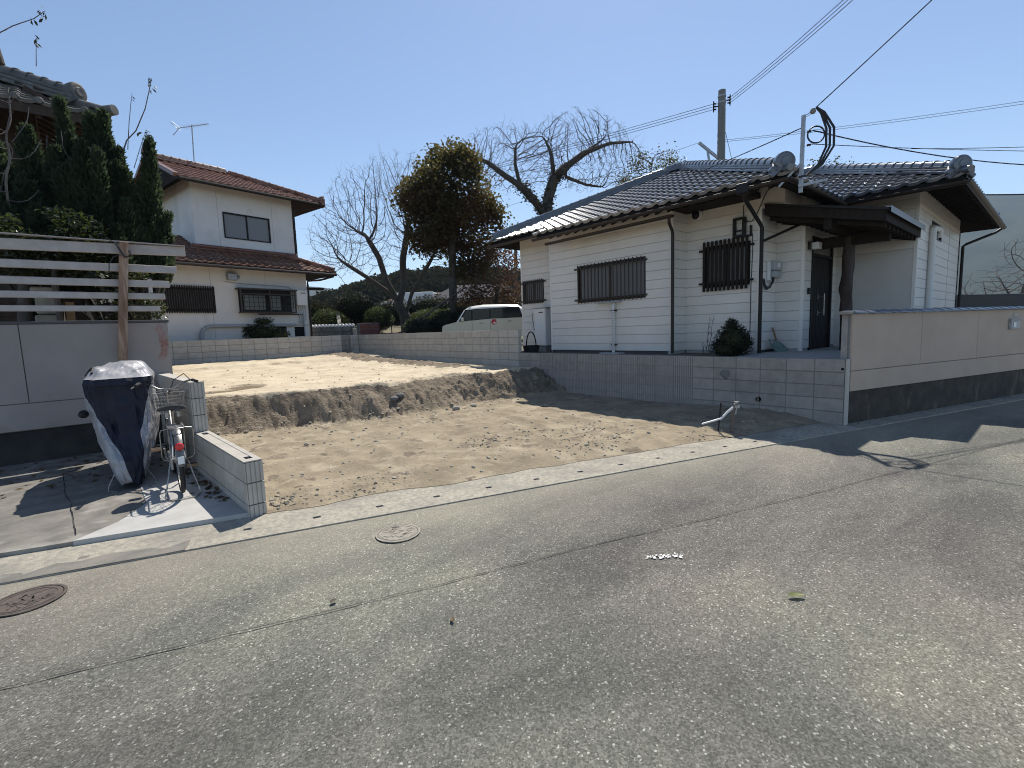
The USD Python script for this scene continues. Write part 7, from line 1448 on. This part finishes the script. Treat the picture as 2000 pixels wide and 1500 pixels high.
# pale shed wall and oddments seen between the rails
t = thing('garden_screen', 'pale panel screen with dark posts behind the rails', 'screen', (-7.9, 8.9, 1.0))
for x0, x1, m in ((-8.62, -8.36, 'old_timber'), (-8.34, -8.05, 'house_tan'), (-8.03, -7.80, 'house_tan'), (-7.78, -7.60, 'curtain')): MB().box(x0, x1, 8.85, 8.88, 1.0, 3.55).build('panel', m, t)
for x in (-8.35, -8.04, -7.79): MB().box(x - 0.012, x + 0.012, 8.835, 8.89, 1.0, 3.6).build('post', 'dark_wood', t)
t = thing('white_post', 'white post standing behind the right ends of the rails', 'post', (-7.52, 7.4, 1.0)); MB().box(-7.545, -7.49, 7.35, 7.41, 1.0, 2.62, 0.004).build('post', 'white_trim', t); MB().box(-7.60, -7.565, 7.36, 7.40, 1.0, 2.62).build('dark_jamb', 'dark_metal', t)
t = thing('stone_lantern', 'pale weathered stone block pillar behind the rails', 'stone pillar', (-8.78, 7.6, 1.0))
for z0, z1, h in ((1.0, 1.75, 0.10), (1.76, 2.05, 0.14), (2.06, 2.36, 0.115), (2.37, 2.46, 0.15)): MB().box(-8.78 - h, -8.78 + h, 7.6 - h, 7.6 + h, z0, z1, 0.02).build('stone', 'stone_pale', t)
MB().bar((-8.56, 7.55, 1.0), (-8.52, 7.62, 2.25), 0.10, 0.03, up=(0, 1, 0)).build('plank', 'tan_board', label='orange-tan plank leaning behind the rails', cat='plank')
t = thing('garden_tree', 'crooked tree trunk behind the rails on the left', 'tree', (-9.0, 7.9, 1.0)); rg = np.random.default_rng(9); A = ell_points(260, np.array([-9.0, 8.0, 4.3]), np.array([0.9, 0.7, 1.2]), 5)
P, par = colonize([([(-8.98, 7.7, 1.0), (-9.06, 7.75, 1.9), (-8.98, 7.8, 2.6), (-9.1, 7.85, 3.3)], None), ([(-8.98, 7.8, 2.6), (-8.7, 7.8, 2.8), (-8.2, 7.7, 2.95)], (-8.98, 7.8, 2.6))], A, 0.12, 1.0, 0.2, 80, 2); big, small, r_, kids = limbs(P, par, 0.006, 2.3, 0.085, 0.012); big.build('trunk', 'bark_grey', t, smooth=True)
if small.n: small.build('twigs', 'bark_grey', t)

def spires(name, label, c, lst, n, seed):
    """juniper: many upward flames, each covered with short upward sprays."""
    t = thing(name, label, 'conifer', c); rg = np.random.default_rng(seed); pts, dirs = [], []; stem = MB(); inner = MB()
    for (x, y, z0, z1, r, lx_, ly_) in lst:
        k = int(n * r * (z1 - z0)); u = rg.random(k); prof = np.sin(np.clip(u * 0.90 + 0.10, 0, 1) * PI) ** 0.65 * (1 - 0.55 * u); a = rg.random(k) * 6.28; rad = r * prof * (0.45 + 0.6 * rg.random(k) ** 0.5) * (0.75 + 0.5 * meshkit.noise(np.stack([np.cos(a) * 1.5 + seed, np.sin(a) * 1.5, u * (z1 - z0) * 3.5], -1), seed))
        cx = x + lx_ * u ** 1.3; cy = y + ly_ * u ** 1.3; p = np.stack([cx + np.cos(a) * rad, cy + np.sin(a) * rad, z0 + u * (z1 - z0)], 1); pts.append(p)
        d = np.stack([np.cos(a) * 0.42, np.sin(a) * 0.42, 0.8 + 0 * a], 1) + rg.normal(0, 0.24, (k, 3)); dirs.append(d / np.linalg.norm(d, axis=1, keepdims=True))
        stem.tube([(c[0], c[1], c[2]), ((x + c[0]) / 2, (y + c[1]) / 2, (c[2] + z0) / 2 + 0.2), (x, y, z0), (x + lx_, y + ly_, z1 - 0.1)], [0.035, 0.032, 0.028, 0.006], 5)
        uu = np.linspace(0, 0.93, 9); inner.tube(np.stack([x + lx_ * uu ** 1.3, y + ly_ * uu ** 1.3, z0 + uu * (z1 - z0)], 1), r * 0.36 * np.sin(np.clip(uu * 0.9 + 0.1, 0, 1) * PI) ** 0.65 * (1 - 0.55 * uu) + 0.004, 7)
    p, d = np.vstack(pts), np.vstack(dirs); m = len(p); a = np.cross(d, rg.normal(0, 1, (m, 3))); a /= np.linalg.norm(a, axis=1, keepdims=True); L = (0.06 + 0.085 * rg.random((m, 1))); w_ = 0.016 + 0.014 * rg.random((m, 1))
    v = np.stack([p - a * w_ * 0.4, p + d * L * 0.45 + a * w_, p + d * L, p + d * L * 0.5 - a * w_], 1).reshape(-1, 3); i = np.arange(m)[:, None] * 4
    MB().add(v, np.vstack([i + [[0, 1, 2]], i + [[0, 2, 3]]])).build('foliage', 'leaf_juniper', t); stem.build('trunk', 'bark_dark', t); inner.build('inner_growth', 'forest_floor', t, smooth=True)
    return t
rg = np.random.default_rng(3)
def flames(cx, cy, zt, n, spread, r, zlow, hmax, seed):
    rg = np.random.default_rng(seed); out = []
    for k in range(n):
        x, y = cx + rg.normal(0, spread), cy + rg.normal(0, spread * 0.7); off = abs(x - cx) / max(spread, .01); z1 = zt - off * 0.55 * hmax * rg.random() - rg.random() * 0.5 * hmax; z0 = max(zlow, z1 - hmax * (0.8 + 0.6 * rg.random())); out.append((x, y, z0, z1, r * (0.7 + 0.5 * rg.random()), (x - cx) * 0.35, 0.0))
    return out
spires('juniper', 'dark tall juniper with several flame-shaped tips, nearest the old roof corner', (-7.95, 8.1, 1.0), [(-8.0, 8.1, 3.6, 5.25, 0.15, 0.02, 0), (-7.87, 8.0, 3.4, 5.3, 0.14, 0.05, 0), (-8.25, 8.2, 3.6, 5.42, 0.13, -.08, 0), (-7.75, 7.9, 3.0, 4.72, 0.17, 0.06, 0), (-8.1, 7.8, 2.3, 4.7, 0.30, -.04, 0)] + flames(-7.98, 7.95, 4.75, 46, 0.27, 0.125, 2.3, 1.1, 5), 15000, 3)
spires('juniper', 'dark juniper with one slender leading tip, beside the two-storey house', (-7.72, 7.75, 1.0), [(-7.38, 7.75, 3.0, 4.92, 0.13, 0.12, 0), (-7.45, 7.7, 2.7, 4.2, 0.17, 0.04, 0), (-7.62, 7.75, 2.6, 4.35, 0.17, -.02, 0), (-7.74, 7.8, 2.6, 4.45, 0.16, 0, 0)] + flames(-7.64, 7.7, 4.0, 40, 0.23, 0.11, 2.55, 0.95, 6) + [(-7.4, 7.7, 3.1, 3.72, 0.09, 0.30, 0), (-7.4, 7.7, 2.75, 3.35, 0.10, 0.28, 0)], 15000, 4)
spires('juniper', 'dark juniper at the left edge below the old roof', (-8.75, 8.2, 1.0), [(-8.75, 8.2, 3.4, 4.9, 0.22, 0, 0), (-8.5, 8.0, 3.2, 4.6, 0.22, .05, 0), (-9.1, 8.3, 3.4, 4.7, 0.25, -.05, 0)] + flames(-8.8, 8.0, 4.2, 26, 0.33, 0.13, 3.2, 1.1, 7), 12000, 5)
def camellia(name, label, c, blobs, n, L, W, seed):
    t = thing(name, label, 'shrub', c); pts = np.vstack([ell_points(int(n * k), np.array(o), np.array(r), seed + i, 0.2) for i, (o, r, k) in enumerate(blobs)]); rg = np.random.default_rng(seed); dens = meshkit.fbm(pts * 2.4, 3, seed); pts = pts[dens > 0.42]
    MB().add(*leaves(pts, L, W, seed, 0.6, 0.2)).build('foliage', 'leaf_camellia', t); A = pts[rg.integers(0, len(pts), 160)]
    P, par = colonize([([(c[0], c[1], c[2]), (c[0], c[1], min(b_[0][2] for b_ in blobs) - 0.1)], None)], A, 0.10, 2.5, 0.14, 90, seed); big, small, r_, kids = limbs(P, par, 0.004, 2.3, 0.04, 0.008); big.build('stems', 'bark_grey', t)
    if small.n: small.build('twigs', 'bark_grey', t)
    return t
camellia('camellia', 'glossy-leaved camellia glinting in the sun above the top rail', (-8.65, 7.35, 1.0), [((-8.45, 7.3, 3.22), (0.5, 0.4, 0.38), 1.0), ((-8.9, 7.3, 3.1), (0.5, 0.4, 0.35), .8), ((-8.75, 7.4, 2.75), (0.6, 0.4, 0.25), .6), ((-8.2, 7.4, 3.0), (0.35, 0.3, 0.3), .5)], 2600, 0.075, 0.036, 5)
t2 = camellia('camellia', 'low camellia with white blossoms behind the rails', (-7.95, 7.1, 1.0), [((-7.95, 7.05, 2.15), (0.30, 0.2, 0.30), 1.0), ((-7.6, 7.15, 2.1), (0.25, 0.2, 0.28), .8), ((-8.1, 7.1, 2.62), (0.25, 0.2, 0.18), .4), ((-7.75, 7.1, 2.65), (0.25, 0.2, 0.2), .5)], 620, 0.07, 0.034, 6)
rg = np.random.default_rng(12)
for p in ((-8.11, 6.95, 2.60), (-8.14, 6.95, 2.22), (-8.05, 6.93, 2.24), (-7.98, 6.95, 2.3), (-8.2, 6.98, 2.48)):
    b = MB()
    for k in range(6): a = k * 1.047 + rg.random(); q = np.array(p); o = np.array([math.cos(a), -0.25, math.sin(a)]); s = np.array([-math.sin(a), 0, math.cos(a)]); b.poly([q, q + o * 0.022 + s * 0.016, q + o * 0.04, q + o * 0.022 - s * 0.016])
    b.build('blossom', 'petal_white', t2)
# long arching shoots with a few leaves against the sky
def shoot(name, label, paths, lpts, c):
    t = thing(name, label, 'branch', c); b = MB()
    for p, r in paths: b.tube(p, np.linspace(r, r * 0.45, len(p)), 5)
    b.build('stem', 'bark_grey', t, smooth=40); pts = []; rg = np.random.default_rng(int(abs(c[0] * 100)))
    for p, n in lpts:
        for k in range(n): pts.append(np.array(p) + rg.normal(0, 0.02, 3) + np.array([0, 0, 0.02 * k - 0.01 * n]))
    MB().add(*leaves(pts, 0.085, 0.03, 5, 0.3, 0.7)).build('leaf', 'leaf_dark', t)
def px8(px, py, D=8.0):
    return EYE + D * (F + RIGHT * (px - 1000) / 942.23 - UP * (py - 750) / 942.23)
shoot('shoot', 'long arching shoot with leafy tip rising right of the old roof', [([(-7.69, 8.05, 4.55), (-7.55, 8.0, 4.95), (-7.42, 7.9, 5.10), (-7.27, 7.8, 5.45), (-7.19, 7.72, 5.75), (-7.15, 7.7, 5.92)], 0.012), ([(-7.55, 8.0, 4.80), (-7.50, 7.9, 5.2), (-7.45, 7.85, 5.5), (-7.42, 7.85, 5.65)], 0.007), ([(-7.5, 7.95, 4.5), (-7.35, 7.85, 4.95), (-7.28, 7.82, 5.12)], 0.006)],
      [((-7.15, 7.7, 5.90), 7), ((-7.18, 7.72, 5.76), 4), ((-7.43, 7.85, 5.64), 3), ((-7.29, 7.82, 5.1), 6), ((-7.33, 7.85, 4.85), 3), ((-7.42, 7.9, 5.05), 2)], (-7.69, 8.05, 4.5))
shoot('shoot', 'bare shoot with drooping leaves reaching over the old roof at the top left', [([(-9.3, 8.6, 6.2), (-9.0, 8.6, 6.33), (-8.75, 8.55, 6.55), (-8.5, 8.5, 6.72), (-8.36, 8.45, 6.86)], 0.010), ([(-8.55, 8.5, 6.0), (-8.52, 8.5, 6.3), (-8.49, 8.5, 6.45)], 0.006)],
      [((-8.52, 8.5, 6.70), 4), ((-8.42, 8.47, 6.80), 6), ((-8.36, 8.45, 6.86), 3), ((-8.49, 8.5, 6.45), 4), ((-8.52, 8.5, 6.38), 2)], (-9.3, 8.6, 6.1))
MB().tube([(-9.0, 8.75, 6.0), (-9.06, 8.7, 6.45), (-9.12, 8.7, 7.0)], [0.09, 0.085, 0.06], 8).build('dead_tree', 'bark_dark', label='reddish bare tree stem at the top left edge above the old roof', cat='tree')
# ------------------------------------------------------------------ air
LOOK['haze_air'] = usdkit.material(stage, '/World/Looks/haze_air', {'v': ('principled_volume', {'color': (0.62, 0.78, 1.0), 'density': 0.00012, 'anisotropy': 0.2})}, [], volume='v.volume')
MB().box(-3500, 3500, -3500, 3500, -3.5, 480).build('haze', 'haze_air', kind='stuff')
